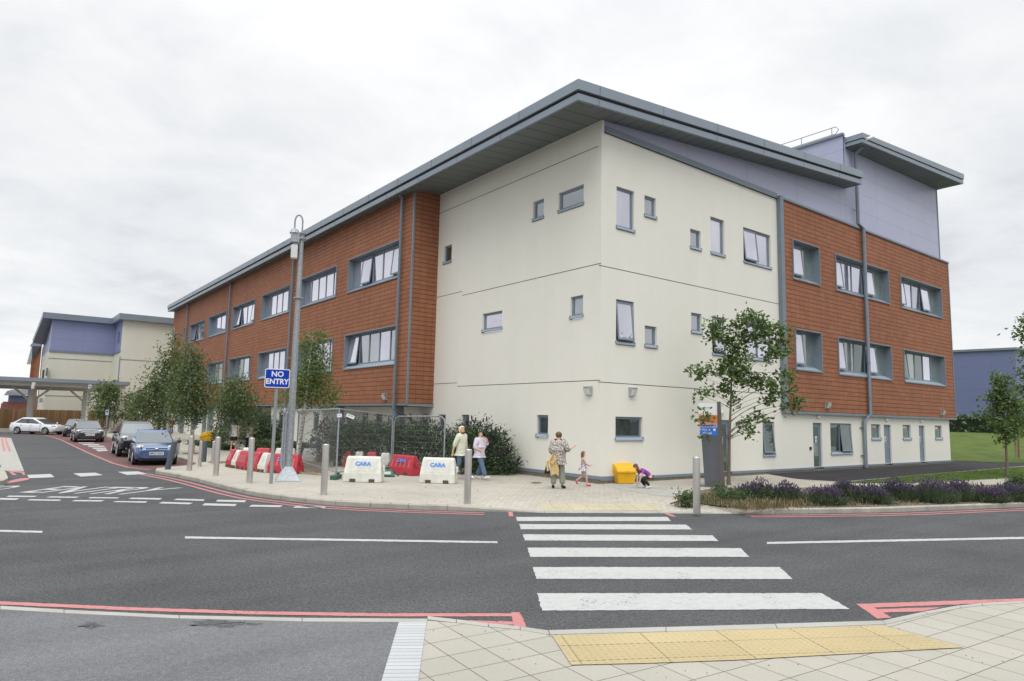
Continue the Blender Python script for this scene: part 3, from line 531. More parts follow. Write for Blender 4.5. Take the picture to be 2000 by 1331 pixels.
# ================================================================== THE HOSPITAL BUILDING
XC, YC, XB, YT = 15.596, 15.532, 14.29, 15.40
B0 = Vector((XC, YC, 0))
bld = empty('hospital_building', B0, 0, 'three storey building of cream render, terracotta tiles and lilac panels under a grey overhanging roof', 'building', world=True)
def bb(m, name, mats, parent=None, **k): return m.build(name, mats, parent or bld, org=B0 if parent is None else None, **k)
def mp_right(Y): return lambda u, z, d: (u, Y-d, z)          # d = distance out of the wall
def mp_left(X): return lambda u, z, d: (X-d, u, z)
def holed(m, mp, u0, u1, z0, z1, holes, depth):
    us = sorted({u0, u1}|{h[0] for h in holes}|{h[1] for h in holes}); zs = sorted({z0, z1}|{h[2] for h in holes}|{h[3] for h in holes})
    us = [u for u in us if u0 <= u <= u1]; zs = [z for z in zs if z0 <= z <= z1]
    for a, c in zip(us, us[1:]):
        for e_, g in zip(zs, zs[1:]):
            cu, cz = (a+c)/2, (e_+g)/2
            if any(h[0] < cu < h[1] and h[2] < cz < h[3] for h in holes): continue
            m.quad(mp(a, e_, 0), mp(c, e_, 0), mp(c, g, 0), mp(a, g, 0))
    for a, c, e_, g in holes:
        for p, q in (((a, e_), (c, e_)), ((c, e_), (c, g)), ((c, g), (a, g)), ((a, g), (a, e_))):
            m.quad(mp(*p, 0), mp(*q, 0), mp(*q, -depth), mp(*p, -depth))
def pbox(m, mp, u0, u1, z0, z1, d0, d1):
    m.hexa([mp(u0, z0, d0), mp(u1, z0, d0), mp(u1, z0, d1), mp(u0, z0, d1), mp(u0, z1, d0), mp(u1, z1, d0), mp(u1, z1, d1), mp(u0, z1, d1)])
REV = mat('grey_reveal', (.19, .23, .27), .5, 0, .08, 1.2); SILL = mat('grey_sill', (.30, .36, .42), .45, 0, .06, 1.)
def window(mp, u0, u1, z0, z1, inset, cols=1, fr=.08, sill=.1, open_=(), glass=None, widths=None, parent=None, box=False, lip=0.):
    """frame (grey), panes, sill; open_ = list of panes that stand tilted out at the bottom"""
    if u0 > u1: u0, u1 = u1, u0
    f = MB(); d = -inset; zb = z0+(sill if not box else .20)
    pbox(f, mp, u0, u1, zb, zb+fr, d-.05, d+.02); pbox(f, mp, u0, u1, z1-fr, z1, d-.05, d+.02); pbox(f, mp, u0, u0+fr, zb+fr, z1-fr, d-.05, d+.02); pbox(f, mp, u1-fr, u1, zb+fr, z1-fr, d-.05, d+.02)
    ws = widths or [1/cols]*cols; x = u0; edges = [u0]
    for w_ in ws: x += (u1-u0)*w_; edges.append(x)
    for e_ in edges[1:-1]: pbox(f, mp, e_-fr/2, e_+fr/2, zb+fr, z1-fr, d-.05, d+.021)
    wf = bb(f, 'window', FRAME, parent) if parent is None else f.build('window', FRAME, parent)
    for i in range(len(ws)):
        a = edges[i]+(fr if i == 0 else fr/2); c = edges[i+1]-(fr if i == len(ws)-1 else fr/2); g = glass[i % len(glass)] if glass else GL_SKY
        ze, zt = zb+fr, z1-fr
        if i in open_:
            hgt = zt-ze; tilt = .085*hgt+.02; s_ = .03
            def mo(u, t, o): return mp(u, zt+s_-(hgt+2*s_)*t*(1-.014), d+.03+tilt*t+o)
            fm = MB(); 
            for (ua, ub, ta, tb) in ((a-s_, c+s_, 0, .05), (a-s_, c+s_, .95, 1), (a-s_, a+.02, .05, .95), (c-.02, c+s_, .05, .95)):
                fm.hexa([mo(ua, ta, -.02), mo(ub, ta, -.02), mo(ub, ta, .02), mo(ua, ta, .02), mo(ua, tb, -.02), mo(ub, tb, -.02), mo(ub, tb, .02), mo(ua, tb, .02)])
            fm.build('open_sash', FRAME, wf); pm = MB(); pm.quad(mo(a, .03, .004), mo(c, .03, .004), mo(c, .97, .004), mo(a, .97, .004)); pm.build('pane', g, wf)
            dk = MB(); dk.quad(mp(a, ze, d-.04), mp(c, ze, d-.04), mp(c, zt, d-.04), mp(a, zt, d-.04)); dk.build('room_beyond', GL_DARK, wf)
        else:
            pm = MB(); pm.quad(mp(a, ze, d-.01), mp(c, ze, d-.01), mp(c, zt, d-.01), mp(a, zt, d-.01)); pm.build('pane', g, wf)
    if box:
        s_ = MB(); e_ = .045
        for (ua, ub, za, zc) in ((u0-e_, u1+e_, z1, z1+e_), (u0-e_, u1+e_, z0-e_, z0), (u0-e_, u0, z0, z1), (u1, u1+e_, z0, z1)): pbox(s_, mp, ua, ub, za, zc, -.02, .05)
        t_ = .004
        s_.quad(mp(u0+t_, z0, .045), mp(u0+t_, z0, -inset), mp(u0+t_, z1, -inset), mp(u0+t_, z1, .045)); s_.quad(mp(u1-t_, z0, .045), mp(u1-t_, z0, -inset), mp(u1-t_, z1, -inset), mp(u1-t_, z1, .045)); s_.quad(mp(u0, z1-t_, .045), mp(u1, z1-t_, .045), mp(u1, z1-t_, -inset), mp(u0, z1-t_, -inset))
        s_.build('surround', REV, wf); q = MB(); q.quad(mp(u0+t_, z0+.005, .05), mp(u1-t_, z0+.005, .05), mp(u1-t_, z0+.205, -inset), mp(u0+t_, z0+.205, -inset)); q.build('sill', SILL, wf)
    elif sill:
        q = MB(); a, c = u0-.03, u1+.03
        q.hexa([mp(a, z0+.02, -.02), mp(c, z0+.02, -.02), mp(c, z0+.02, .05), mp(a, z0+.02, .05), mp(a, z0+sill+.02, -.02), mp(c, z0+sill+.02, -.02), mp(c, z0+.055, .05), mp(a, z0+.055, .05)])
        q.quad(mp(u0, z0+sill+.02, -.019), mp(u1, z0+sill+.02, -.019), mp(u1, z0+sill+.03, d), mp(u0, z0+sill+.03, d)); 
        pbox(q, mp, a, a+.03, z0+.05, z0+sill+.04, -.019, .04); pbox(q, mp, c-.03, c, z0+.05, z0+sill+.04, -.019, .04); q.build('sill', SILL, wf)
    return wf
RT_ = mp_right(YC); RTT = mp_right(YT); LC = mp_left(XC); LB = mp_left(XB)
W = []  # right cream wall windows: u0,u1,z0,z1,cols,open,glass
W += [(16.32, 17.2, 8.41, 9.91, 1, (), [GL_SKY]), (17.73, 18.34, 9.11, 9.91, 1, (), [GL_MID]), (20.27, 20.9, 8.40, 9.19, 1, (), [GL_MID]), (21.52, 22.4, 8.40, 9.91, 1, (), [GL_SKY]), (23.68, 25.66, 8.41, 9.91, 2, (0,), [GL_SKY]),
      (16.32, 17.2, 4.50, 6.02, 1, (0,), [GL_SKY]), (17.74, 18.36, 4.50, 5.28, 1, (), [GL_MID]), (20.28, 20.9, 5.23, 6.02, 1, (), [GL_MID]), (21.54, 22.33, 4.51, 6.02, 1, (0,), [GL_SKY]), (23.67, 25.62, 4.50, 6.0, 2, (), [GL_SKY]),
      (16.31, 17.62, 1.33, 2.13, 1, (), [GL_DARK]), (24.78, 25.64, .67, 2.09, 1, (0,), [GL_DARK])]
D1 = (21.66, 22.62, .02, 2.11)
m = MB(); holed(m, RT_, XC, 26.35, .17, 11.66, [h[:4] for h in W]+[D1[:2]+(.17, D1[3])], .12); m.quad(RT_(XC, 11.66, 0), RT_(15.72, 11.66, 0), RT_(15.72, 12.07, 0), RT_(XC, 12.07, 0))
WR = [(30.15, 32.12, .66, 2.09, 2, (1,), [GL_DARK]), (34.07, 35.06, 1.31, 2.09, 1, (), [GL_CUR]), (37.54, 38.52, 1.31, 2.10, 1, (), [GL_CUR]), (41.57, 42.53, 1.31, 2.10, 1, (), [GL_CUR])]
DR = [(28.66, 29.42, .02, 2.09), (35.42, 36.2, .02, 2.08), (39.5, 40.22, .02, 2.08)]
holed(m, RT_, 26.35, 43.58, .17, 2.55, [h[:4] for h in WR]+[h[:2]+(.17, h[3]) for h in DR], .12)
m.quad((43.58, YC, .1), (43.58, 45, .1), (43.58, 45, 2.6), (43.58, YC, 2.6))
# left cream wall
WL = [(24.68, 25.32, 8.70, 9.53, 1, (), [GL_DARK]), (18.48, 19.1, 9.28, 10.06, 1, (), [GL_MID]), (16.38, 17.67, 9.28, 10.04, 1, (), [GL_MID]), (20.88, 22.19, 5.38, 6.16, 1, (), [GL_SKY]), (16.36, 16.98, 5.39, 6.18, 1, (), [GL_MID]),
      (18.06, 18.68, 1.34, 2.14, 1, (), [GL_DARK]), (24.74, 25.31, 1.34, 2.1, 1, (), [GL_DARK]), (22.95, 23.51, 1.34, 2.11, 1, (), [GL_MID])]
holed(m, LC, YC, 25.8, .17, 12.06, [h[:4] for h in WL], .12)
bb(m, 'rendered_wall', CREAM)
for h in W: window(RT_, h[0], h[1], h[2], h[3], .10, h[4], open_=h[5], glass=h[6])
for h in WR: window(RT_, h[0], h[1], h[2], h[3], .10, h[4], open_=h[5], glass=h[6])
for h in WL: window(LC, h[0], h[1], h[2], h[3], .10, h[4], open_=h[5], glass=h[6])
# movement joints in the render
m = MB()
for (a, c, z) in ((15.5, 26.2, 7.03), (15.5, 26.2, 3.21)): pbox(m, RT_, a, c, z, z+.022, -.01, .004)
for (a, c, z) in ((15.53, 23.72, 7.11), (23.75, 25.8, 7.29), (15.53, 23.9, 3.27), (23.92, 25.8, 3.42), (15.7, 25.8, 11.16)): pbox(m, LC, a, c, z, z+.022, -.01, .004)
bb(m, 'render_joints', mat('joint_dark', (.07, .065, .05), .9))
# plinth
m = MB(); pbox(m, RT_, XC+.02, 43.6, -.05, .09, -.02, .02); pbox(m, LC, YC-.02, 25.8, -.05, .13, -.02, .02); bb(m, 'plinth', mat('plinth_brick', (.17, .145, .11), .9, 0, .25, 6., .3, 50))
m = MB()
for a, c in ((XC+.02, D1[0]), (D1[1], DR[0][0]), (DR[0][1], DR[1][0]), (DR[1][1], DR[2][0]), (DR[2][1], 43.6)): pbox(m, RT_, a, c, .09, .18, -.02, .035)
pbox(m, LC, YC-.035, 25.8, .13, .235, -.02, .035); pbox(m, RT_, XC+.02, 17.4, .13, .225, -.02, .0345); bb(m, 'plinth_drip', FRAME)
# terracotta tiles, right
TW = [(27.15, 29.33, 8.27, 9.97, 2, (0,), [GL_SKY, GL_CUR], [.55, .45]), (30.85, 36.26, 8.26, 9.94, 5, (0, 3), [GL_SKY, GL_SKY, GL_SKY, GL_SKY, GL_CUR], None), (37.72, 42.97, 8.24, 9.91, 5, (0, 3), [GL_SKY, GL_SKY, GL_MID, GL_SKY, GL_CUR], None),
      (27.17, 29.3, 4.34, 6.05, 2, (0,), [GL_SKY, GL_CUR], [.5, .5]), (30.85, 36.2, 4.34, 6.02, 5, (0, 3), [GL_SKY, GL_CUR, GL_DARK, GL_SKY, GL_CUR], None), (37.7, 42.93, 4.34, 5.99, 5, (0,), [GL_DARK, GL_CUR, GL_DARK, GL_SKY, GL_CUR], None)]
mt_ = MB(); holed(mt_, RTT, 26.42, 44.2, 2.54, 11.62, [h[:4] for h in TW], .36); mt_.quad((44.2, YT, 2.54), (44.2, 45, 2.54), (44.2, 45, 11.62), (44.2, YT, 11.62))
LW = [(26.97, 32.4, 8.24, 9.93, 5, (0, 3), 1), (33.95, 39.25, 8.24, 9.9, 5, (), 1), (40.98, 46.3, 8.21, 9.87, 5, (), 1), (47.84, 53.18, 8.19, 9.86, 4, (0, 3), 1), (54.78, 60.1, 8.17, 9.83, 4, (), 1), (61.4, 66.7, 8.17, 9.8, 4, (3,), 1), (68.26, 69.0, 8.56, 9.75, 1, (), 1), (72.48, 73.16, 8.5, 9.56, 1, (), 1),
      (26.98, 32.42, 4.30, 6.0, 5, (4,), 2), (34.0, 39.2, 4.27, 5.99, 5, (), 1), (40.95, 46.27, 4.26, 5.96, 5, (), 1), (47.95, 53.2, 4.25, 5.93, 4, (), 3), (54.86, 59.6, 4.24, 5.9, 4, (), 3), (61.4, 66.7, 4.24, 5.9, 4, (), 3)]
m = MB(); holed(m, LB, 25.8, 74.12, 2.54, 11.95, [h[:4] for h in LW], .36)
m.quad((XB, 25.8, 2.54), (XC+.02, 25.8, 2.54), (XC+.02, 25.8, 12.06), (XB, 25.8, 11.95)); m.quad((XB, 74.12, 2.54), (30, 74.12, 2.54), (30, 74.12, 12.6), (XB, 74.12, 11.9))
bb(m, 'tiled_cladding', TILE); bb(mt_, 'tiled_cladding', TILE)
for h in TW: window(RTT, h[0], h[1], h[2], h[3], .32, h[4], open_=h[5], glass=h[6], widths=h[7], box=True, fr=.06)
for h in LW:
    n = h[4]; op = h[5]; gl = [GL_SKY]*n if h[6] == 1 else ([GL_MID, GL_SKY, GL_MID, GL_MID, GL_SKY] if h[6] == 2 else [GL_DARK, GL_MID, GL_DARK, GL_MID])
    window(LB, h[0], h[1], h[2], h[3], .29, n, open_=op, glass=gl, box=True, fr=.06)
# trims round the tiles
m = MB()
pbox(m, RTT, 26.16, 26.42, 2.45, 11.74, -.12, .06); pbox(m, RTT, 26.42, 44.27, 2.45, 2.55, -.1, .05); pbox(m, RTT, 26.42, 44.27, 11.62, 11.71, -.1, .06); pbox(m, RTT, 44.17, 44.24, 2.55, 11.62, -.1, .03)
m.box(43.5, 44.24, YT+.0, 45, 2.47, 2.53); pbox(m, RT_, 15.72, 26.16, 11.62, 11.86, -.02, .05); m.box(15.72, 26.16, YC-.10, YC, 11.62, 11.66)
pbox(m, LB, 25.75, 74.15, 2.45, 2.54, -.1, .05); m.box(XB-.048, XC, 25.746, 25.82, 2.452, 2.543); m.box(XB-.04, XB+.04, 25.76, 25.84, 2.55, 11.9); bb(m, 'edge_trim', GREY)
m = MB(); m.box(XB, 21.0, 25.9, 74.1, 2.43, 2.448); bb(m, 'undercroft_soffit', mat('undercroft', (.12, .12, .11), .8))
# lilac cladding over the right wall and tall block
def sof(x): return 12.04+.0881*(x-XC)
m = MB(); Yp = YC+.01
m.quad((15.72, Yp, 11.66), (32.35, Yp, 11.66), (32.35, Yp, sof(32.35)), (15.72, Yp, sof(15.72)))
def sof2(x): return 15.56+(x-32.4)*.0405
xs = [32.35+i*(43.5-32.35)/6 for i in range(7)]
for a, c in zip(xs, xs[1:]): m.quad((a, Yp-.005, 11.66), (c, Yp-.005, 11.66), (c, Yp-.005, sof2(c)+.3), (a, Yp-.005, sof2(a)+.3))
m.quad((32.3, Yp, 11.0), (32.3, 40, 11.0), (32.3, 40, 16.2), (32.3, Yp, 16.2)); m.quad((43.5, Yp, 11.66), (43.5, 40, 11.66), (43.5, 40, 16), (43.5, Yp, 16)); m.quad((32.3, Yp, 16.2), (32.3, 40, 16.2), (43.5, 40, 16.2), (43.5, Yp+.6, 16.2))
bb(m, 'lilac_cladding', PURP)
m = MB(); m.box(32.2, 32.42, YC-.03, 40, 16.2, 16.32); m.box(43.44, 43.54, YC-.02, YC+.1, 11.7, sof2(43.5)); bb(m, 'parapet_coping', GREY)
# main roof: soffit, two-step fascia, covering
XL, YF, YE, XR = 13.73, 14.71, 74.4, 32.35
XI = XC+.25
m = MB(); m.quad((XL, YF, sof(XL)), (XC, YC, sof(XC)), (XC, 25.82, sof(XC)), (XC, YE, sof(XC)), (XL, YE, sof(XL))); bb(m, 'side_soffit', SOFY)
m = MB(); m.quad((XL, YF, sof(XL)), (XR, YF, sof(XR)), (XR, YC+.05, sof(XR)), (XC, YC, sof(XC))); bb(m, 'end_soffit', SOFX)
fas = MB(); gapm = MB(); cov = MB()
def band(m, z0, z1, o):      # a folded metal band along the two eaves edges with outward offset o
    xl, yf, xr = XL-o, YF-o, XR+o
    m.hexa([(xl, yf, sof(XL)+z0), (xl+.08, yf+.08, sof(XL)+z0), (xl+.08, YE, sof(XL)+z0), (xl, YE, sof(XL)+z0), (xl, yf, sof(XL)+z1), (xl+.08, yf+.08, sof(XL)+z1), (xl+.08, YE, sof(XL)+z1), (xl, YE, sof(XL)+z1)])
    m.hexa([(xl, yf, sof(XL)+z0), (xr, yf, sof(XR)+z0), (xr, yf+.08, sof(XR)+z0), (xl+.08, yf+.08, sof(XL)+z0), (xl, yf, sof(XL)+z1), (xr, yf, sof(XR)+z1), (xr, yf+.08, sof(XR)+z1), (xl+.08, yf+.08, sof(XL)+z1)])
    m.hexa([(xr-.08, yf+.08, sof(XR)+z0), (xr, yf, sof(XR)+z0), (xr, YC+.3, sof(XR)+z0), (xr-.08, YC+.3, sof(XR)+z0), (xr-.08, yf+.08, sof(XR)+z1), (xr, yf, sof(XR)+z1), (xr, YC+.3, sof(XR)+z1), (xr-.08, YC+.3, sof(XR)+z1)])
band(fas, -.015, .20, 0.); band(gapm, .20, .30, -.05); band(fas, .30, .63, .05)
rb = bb(fas, 'roof_fascia', GREYL); bb(gapm, 'fascia_gap', GDARK)
jm = MB()
for y in [YF+2.9*i for i in range(1, 20)]: jm.box(XL-.054, XL-.04, y, y+.014, sof(XL)+.31, sof(XL)+.62); jm.box(XL-.004, XL+.01, y+1.1, y+1.114, sof(XL), sof(XL)+.19)
for x in [XL+.9+3.1*i for i in range(6)]: jm.box(x, x+.014, YF-.054, YF-.04, sof(x)+.31, sof(x)+.62); jm.box(x, x+.014, YF-.004, YF+.01, sof(x)+.0, sof(x)+.18)
bb(jm, 'fascia_joints', GDARK)
cov.quad((XL-.05, YF-.05, sof(XL)+.625), (XR+.05, YF-.05, sof(XR)+.625), (XR+.05, YE, sof(XR)+.625), (XL-.05, YE, sof(XL)+.625)); cov.quad((XL, YE, sof(XL)), (30, YE, sof(XR)), (30, YE, sof(XR)+.62), (XL, YE, sof(XL)+.62)); bb(cov, 'roof_covering', mat('roof_sheet', (.22, .24, .26), .5))
# roof of the tall block
P = {'L': (32.5, 14.70), 'R': (43.75, 14.23)}
m = MB(); zl, zr = 15.66, 16.08
m.quad((32.5, 14.70, zl), (43.75, 14.23, zr), (43.8, 15.62, 16.06), (43.8, 24, 16.05), (43.4, 24, 16.05), (43.4, 15.6, sof2(43.4)), (32.5, 15.6, sof2(32.5))); bb(m, 'tall_block_soffit', SOFX)
m = MB(); gm_ = MB()
def band2(m, z0, z1, o):
    a = (32.5-o, 14.70-o); c = (43.8+o, 14.22-o)
    m.hexa([(a[0], a[1], zl+z0), (c[0], c[1], zr+z0*1.3), (c[0], c[1]+.08, zr+z0*1.3), (a[0], a[1]+.08, zl+z0), (a[0], a[1], zl+z1), (c[0], c[1], zr+z1*1.28), (c[0], c[1]+.08, zr+z1*1.28), (a[0], a[1]+.08, zl+z1)])
    m.hexa([(a[0], a[1]+.08, zl+z0), (a[0]+.08, a[1]+.08, zl+z0), (a[0]+.08, YC+.2, zl+z0), (a[0], YC+.2, zl+z0), (a[0], a[1]+.08, zl+z1), (a[0]+.08, a[1]+.08, zl+z1), (a[0]+.08, YC+.2, zl+z1), (a[0], YC+.2, zl+z1)])
    m.hexa([(c[0]-.08, c[1]+.08, zr+z0), (c[0], c[1]+.08, zr+z0), (c[0], 24, zr+z0), (c[0]-.08, 24, zr+z0), (c[0]-.08, c[1]+.08, zr+z1*1.28), (c[0], c[1]+.08, zr+z1*1.28), (c[0], 24, zr+z1*1.28), (c[0]-.08, 24, zr+z1*1.28)])
band2(m, -.01, .16, 0); band2(gm_, .16, .20, -.04); band2(m, .20, .45, .04); m.quad((32.46, 14.66, zl+.44), (43.85, 14.18, zr+.57), (43.85, 24, zr+.57), (32.46, 24, zl+.44)); bb(m, 'tall_block_fascia', GREYL); bb(gm_, 'tall_block_fascia_gap', GDARK)
m = MB(); m.tube([PY(1693, 272, 14.25), PY(1705, 267.5, 14.25)], .06, 10); bb(m, 'camera_housing', mat('white_plastic', (.7, .7, .68), .4))
# roof railing
m = MB(); ys = (15.9, 19.2)
for z in (16.42, 16.78): m.tube([(32.35, 15.9, z), (32.35, 19.4, z)], .022, 6)
for y in (16.1, 17.7, 19.3): m.tube([(32.35, y, 16.25), (32.35, y, 16.78)], .022, 6)
m.tube([(32.35, 15.9, 16.42), (32.35, 15.75, 16.6), (32.35, 15.9, 16.78)], .022, 6)
bb(m, 'roof_railing', GALV)
# downpipes
PIPE = mat('grey_downpipe', (.185, .225, .27), .4, 0, .05, 2.)
m = MB(); m.tube([(33.15, YC-.12, .05), (33.15, YC-.12, 2.2), (33.5, YT-.13, 2.55), (33.5, YT-.13, 11.65), (33.15, YT-.05, 11.85), (33.15, YT-.05, 15.3), (33.1, YT-.05, 15.4), (33.05, 14.95, 15.65)], .085, 14)
for z in (.6, 1.9): pbox(m, RT_, 32.9, 33.2, z, z+.04, -.01, .06)
for z in (3.3, 5.0, 7.2, 9.4, 11.0): m.lathe((33.5, YT-.13, z), [(.1, 0), (.1, .06)], 14)
for z in (12.5, 13.9): m.box(32.75, 33.2, YC-.14, YC-.10, z, z+.025)
pip = bb(m, 'downpipe', PIPE, smooth=True)
for i, (y, z0) in enumerate(((26.72, 2.35), (40.35, .1), (53.85, .1), (67.7, .1))):
    m = MB(); pts = [(XB-.13, y, z0), (XB-.13, y, 11.8), (XB-.3, y, 11.93)]
    if i == 0: pts = [(XC-.15, y+.15, 1.7), (XB-.13, y, 2.3)]+pts[1:]
    m.tube(pts, .065, 12)
    for z in (3.0, 5.0, 7.0, 9.0, 11.0): m.lathe((XB-.13, y, z), [(.08, 0), (.08, .05)], 12)
    bb(m, 'downpipe', PIPE, smooth=True)
# ground floor under the tiled box
m = MB(); Z1 = 2.44
def wallq(x, y0, y1, z0=.0, z1=Z1): m.quad((x, y0, z0), (x, y1, z0), (x, y1, z1), (x, y0, z1))
def crossq(y, x0, x1): m.quad((x0, y, 0), (x1, y, 0), (x1, y, Z1), (x0, y, Z1))
GW = [(35.9, 36.7, .95, 2.08), (41.55, 42.3, .95, 2.08)]
wallq(XC, 25.8, 35.6); crossq(35.6, 14.5, XC); holed(m, mp_left(14.5), 35.6, 43.76, 0, Z1, GW, .1); crossq(43.76, 14.5, 18)
wallq(18., 43.76, 57.0); crossq(57.0, 14.6, 18); LG = [(68.3, 71.5, .8, 2.05), (59.9, 61.4, .1, 2.1)]; holed(m, mp_left(14.6), 57.0, 74.1, 0, Z1, LG, .1); crossq(74.1, 14.6, 18)
bb(m, 'ground_floor_wall', CREAM)
for h in GW: window(mp_left(14.5), *h, .06, 1, glass=[GL_DARK])
for (a, c) in ((26.1, 26.65), (30.6, 31.1), (32.15, 32.7), (28.3, 28.85)): window(LC, a, c, 1.1, 2.1, -.03, 1, glass=[GL_DARK], sill=0.02)
window(mp_left(14.6), 68.3, 71.5, .8, 2.05, .06, 3, glass=[GL_DARK]); window(mp_left(14.6), 59.9, 61.4, .1, 2.1, .06, 2, glass=[GL_CUR], sill=.02)
for (y, r) in ((27.0, .2), (33.3, .2), (39.8, .16), (46.5, .2), (52.7, .2), (58.2, .32), (67.9, .12)):
    m = MB(); m.box(XB+.02, XB+.02+2*r, y-r, y+r, 0, Z1+.0); bb(m, 'column', GREY)
# panels, vents, lights
m = MB(); pbox(m, LC, 20.9, 21.75, .35, 1.47, -.02, .03); v_ = bb(m, 'vent_panel', FRAME); m = MB()
for i in range(10): pbox(m, LC, 20.97, 21.68, .42+i*.1, .47+i*.1, .03, .045)
m.build('louvres', GDARK, v_)
# doors
def door(h, glazed, parent=None):
    u0, u1, z0, z1 = h; f = MB(); fr = .07; d = -.1
    pbox(f, RT_, u0, u0+fr, z0, z1-fr, d-.05, d+.03); pbox(f, RT_, u1-fr, u1, z0, z1-fr, d-.05, d+.03); pbox(f, RT_, u0, u1, z1-fr, z1, d-.05, d+.03); dr = bb(f, 'door', FRAME)
    if glazed:
        q = MB(); pbox(q, RT_, u0+fr, u1-fr, z0, z0+.13, d-.03, d+.012); pbox(q, RT_, u0+fr, u0+fr+.09, z0+.13, z1-fr-.1, d-.03, d+.012); pbox(q, RT_, u1-fr-.09, u1-fr, z0+.13, z1-fr-.1, d-.03, d+.012); pbox(q, RT_, u0+fr, u1-fr, z1-fr-.1, z1-fr, d-.03, d+.012); q.build('leaf', FRAME, dr)
        q = MB(); q.quad(RT_(u0+fr+.09, z0+.13, d), RT_(u1-fr-.09, z0+.13, d), RT_(u1-fr-.09, z1-fr-.1, d), RT_(u0+fr+.09, z1-fr-.1, d)); q.build('pane', glassmat('door_glass', (.05, .095, .08), .12, (.9, 1, .96)) if 'door_glass' not in MT else MT['door_glass'], dr)
        hd = MB(); a = u0+fr+.05; hd.tube([RT_(a, .8, d+.01), RT_(a, .82, d+.09), RT_(a, 1.18, d+.09), RT_(a, 1.2, d+.01)], .018, 8); hd.build('handle', mat('pale_handle', (.6, .6, .58), .35, .5), dr, smooth=True)
    else:
        q = MB(); pbox(q, RT_, u0+fr, u1-fr, z0, z1-fr, d-.03, d+.012); q.build('leaf', mat('grey_door_leaf', (.20, .245, .31), .5, 0, .05, 2.), dr); hd = MB(); hd.tube([RT_(u1-fr-.1, .95, d+.012), RT_(u1-fr-.1, .95, d+.06), RT_(u1-fr-.22, .95, d+.06)], .014, 8); hd.build('handle', STEEL, dr)
    uc = (u0+u1)/2+(.02 if glazed else -.08); s = MB(); pbox(s, RT_, uc-.085, uc+.085, 1.2, 1.5, d+.004, d+.016); s.build('notice', mat('notice_white', (.78, .79, .8), .5), dr)
    s = MB(); c = RT_(uc, 1.37, d+.0175); s.add([c]+[RT_(uc+.068*math.cos(t*math.pi/8), 1.38+.068*math.sin(t*math.pi/8), d+.0175) for t in range(16)], [(0, 1+i, 1+(i+1) % 16) for i in range(16)])
    s.quad(RT_(uc-.06, 1.22, d+.0175), RT_(uc+.06, 1.22, d+.0175), RT_(uc+.06, 1.28, d+.0175), RT_(uc-.06, 1.28, d+.0175)); s.build('notice_symbol', mat('notice_blue', (.03, .12, .48), .5), dr)
    s = MB(); s.quad(RT_(uc-.02, 1.35, d+.0195), RT_(uc+.02, 1.35, d+.0195), RT_(uc+.03, 1.42, d+.0195), RT_(uc-.03, 1.42, d+.0195)); s.build('notice_emblem', MT['notice_white'], dr)
door(D1, True); door(DR[0], True); door(DR[1], False); door(DR[2], False)
m = MB(); pbox(m, RT_, 28.32, 28.46, .93, 1.05, -.01, .04); bb(m, 'entry_keypad', GDARK)
LGT = mat('lamp_housing', (.42, .44, .45), .35, .5); DIFF = mat('lamp_diffuser', (.72, .73, .72), .25)
def floodlight(mp, u, z):
    m = MB(); a = .13; m.hexa([mp(u-a, z-.32, 0), mp(u+a, z-.32, 0), mp(u+a*.8, z-.30, .1), mp(u-a*.8, z-.30, .1), mp(u-a, z, 0), mp(u+a, z, 0), mp(u+a, z-.02, .2), mp(u-a, z-.02, .2)]); l = bb(m, 'wall_lamp', LGT, bevel=.01)
    m = MB(); m.hexa([mp(u-a*.8, z-.29, .085), mp(u+a*.8, z-.29, .085), mp(u+a*.8, z-.28, .12), mp(u-a*.8, z-.28, .12), mp(u-a*.9, z-.09, .175), mp(u+a*.9, z-.09, .175), mp(u+a*.9, z-.10, .21), mp(u-a*.9, z-.10, .21)]); m.build('lamp_lens', DIFF, l)
floodlight(LC, 16.0, 3.10); floodlight(RT_, 17.05, 3.12); floodlight(RTT, 29.6, 2.98+.05); floodlight(RTT, 42.2, 2.98); floodlight(LB, 27.7, 3.0)
for u, z in ((22.0, 2.43), (29.1, 2.40), (35.7, 2.37), (39.8, 2.37)):
    m = MB(); pbox(m, RT_, u-.15, u+.15, z-.1, z, 0, .08); bb(m, 'bulkhead_light', DIFF, bevel=.01)
for (y, z, x) in ((63.2, 1.5, 14.6),):
    m = MB(); pbox(m, mp_left(x), y-.5, y+.5, z-.65, z+.15, 0, .04); bb(m, 'wall_notice', mat('sign_blue', (.003, .045, .40), .6, spec=.15))
# ================================================================== BUILDINGS FAR OFF
fb = empty('clinic_building', (4.9, 85.5, 0), 0, 'further cream building with lilac top storey and grey roof behind the white canopy', 'building', world=True)
S1 = Vector((4.9, 85.5, 0)); S2 = G(80, 701, 8.0); S2.z = 0; sd_ = (S2-S1).normalized(); S3 = S1+sd_*14
m = MB(); m.quad((4.9, 85.5, 0), (10.75, 85.5, 0), (10.75, 85.5, 8.02), (4.9, 85.5, 8.02)); m.quad((10.75, 85.5, 0), (10.75, 80.5, 0), (10.75, 80.5, 8.1), (10.75, 85.5, 8.1)); m.quad((10.75, 80.5, 0), (26, 80.5, 0), (26, 80.5, 11.4), (10.75, 80.5, 11.4)); m.quad(S1, S3, (S3.x, S3.y, 8.02), (4.9, 85.5, 8.02)); m.quad((26, 80.5, 0), (26, 100, 0), (26, 100, 11.4), (26, 80.5, 11.4)); m.build('rendered_wall', CREAMD, fb)
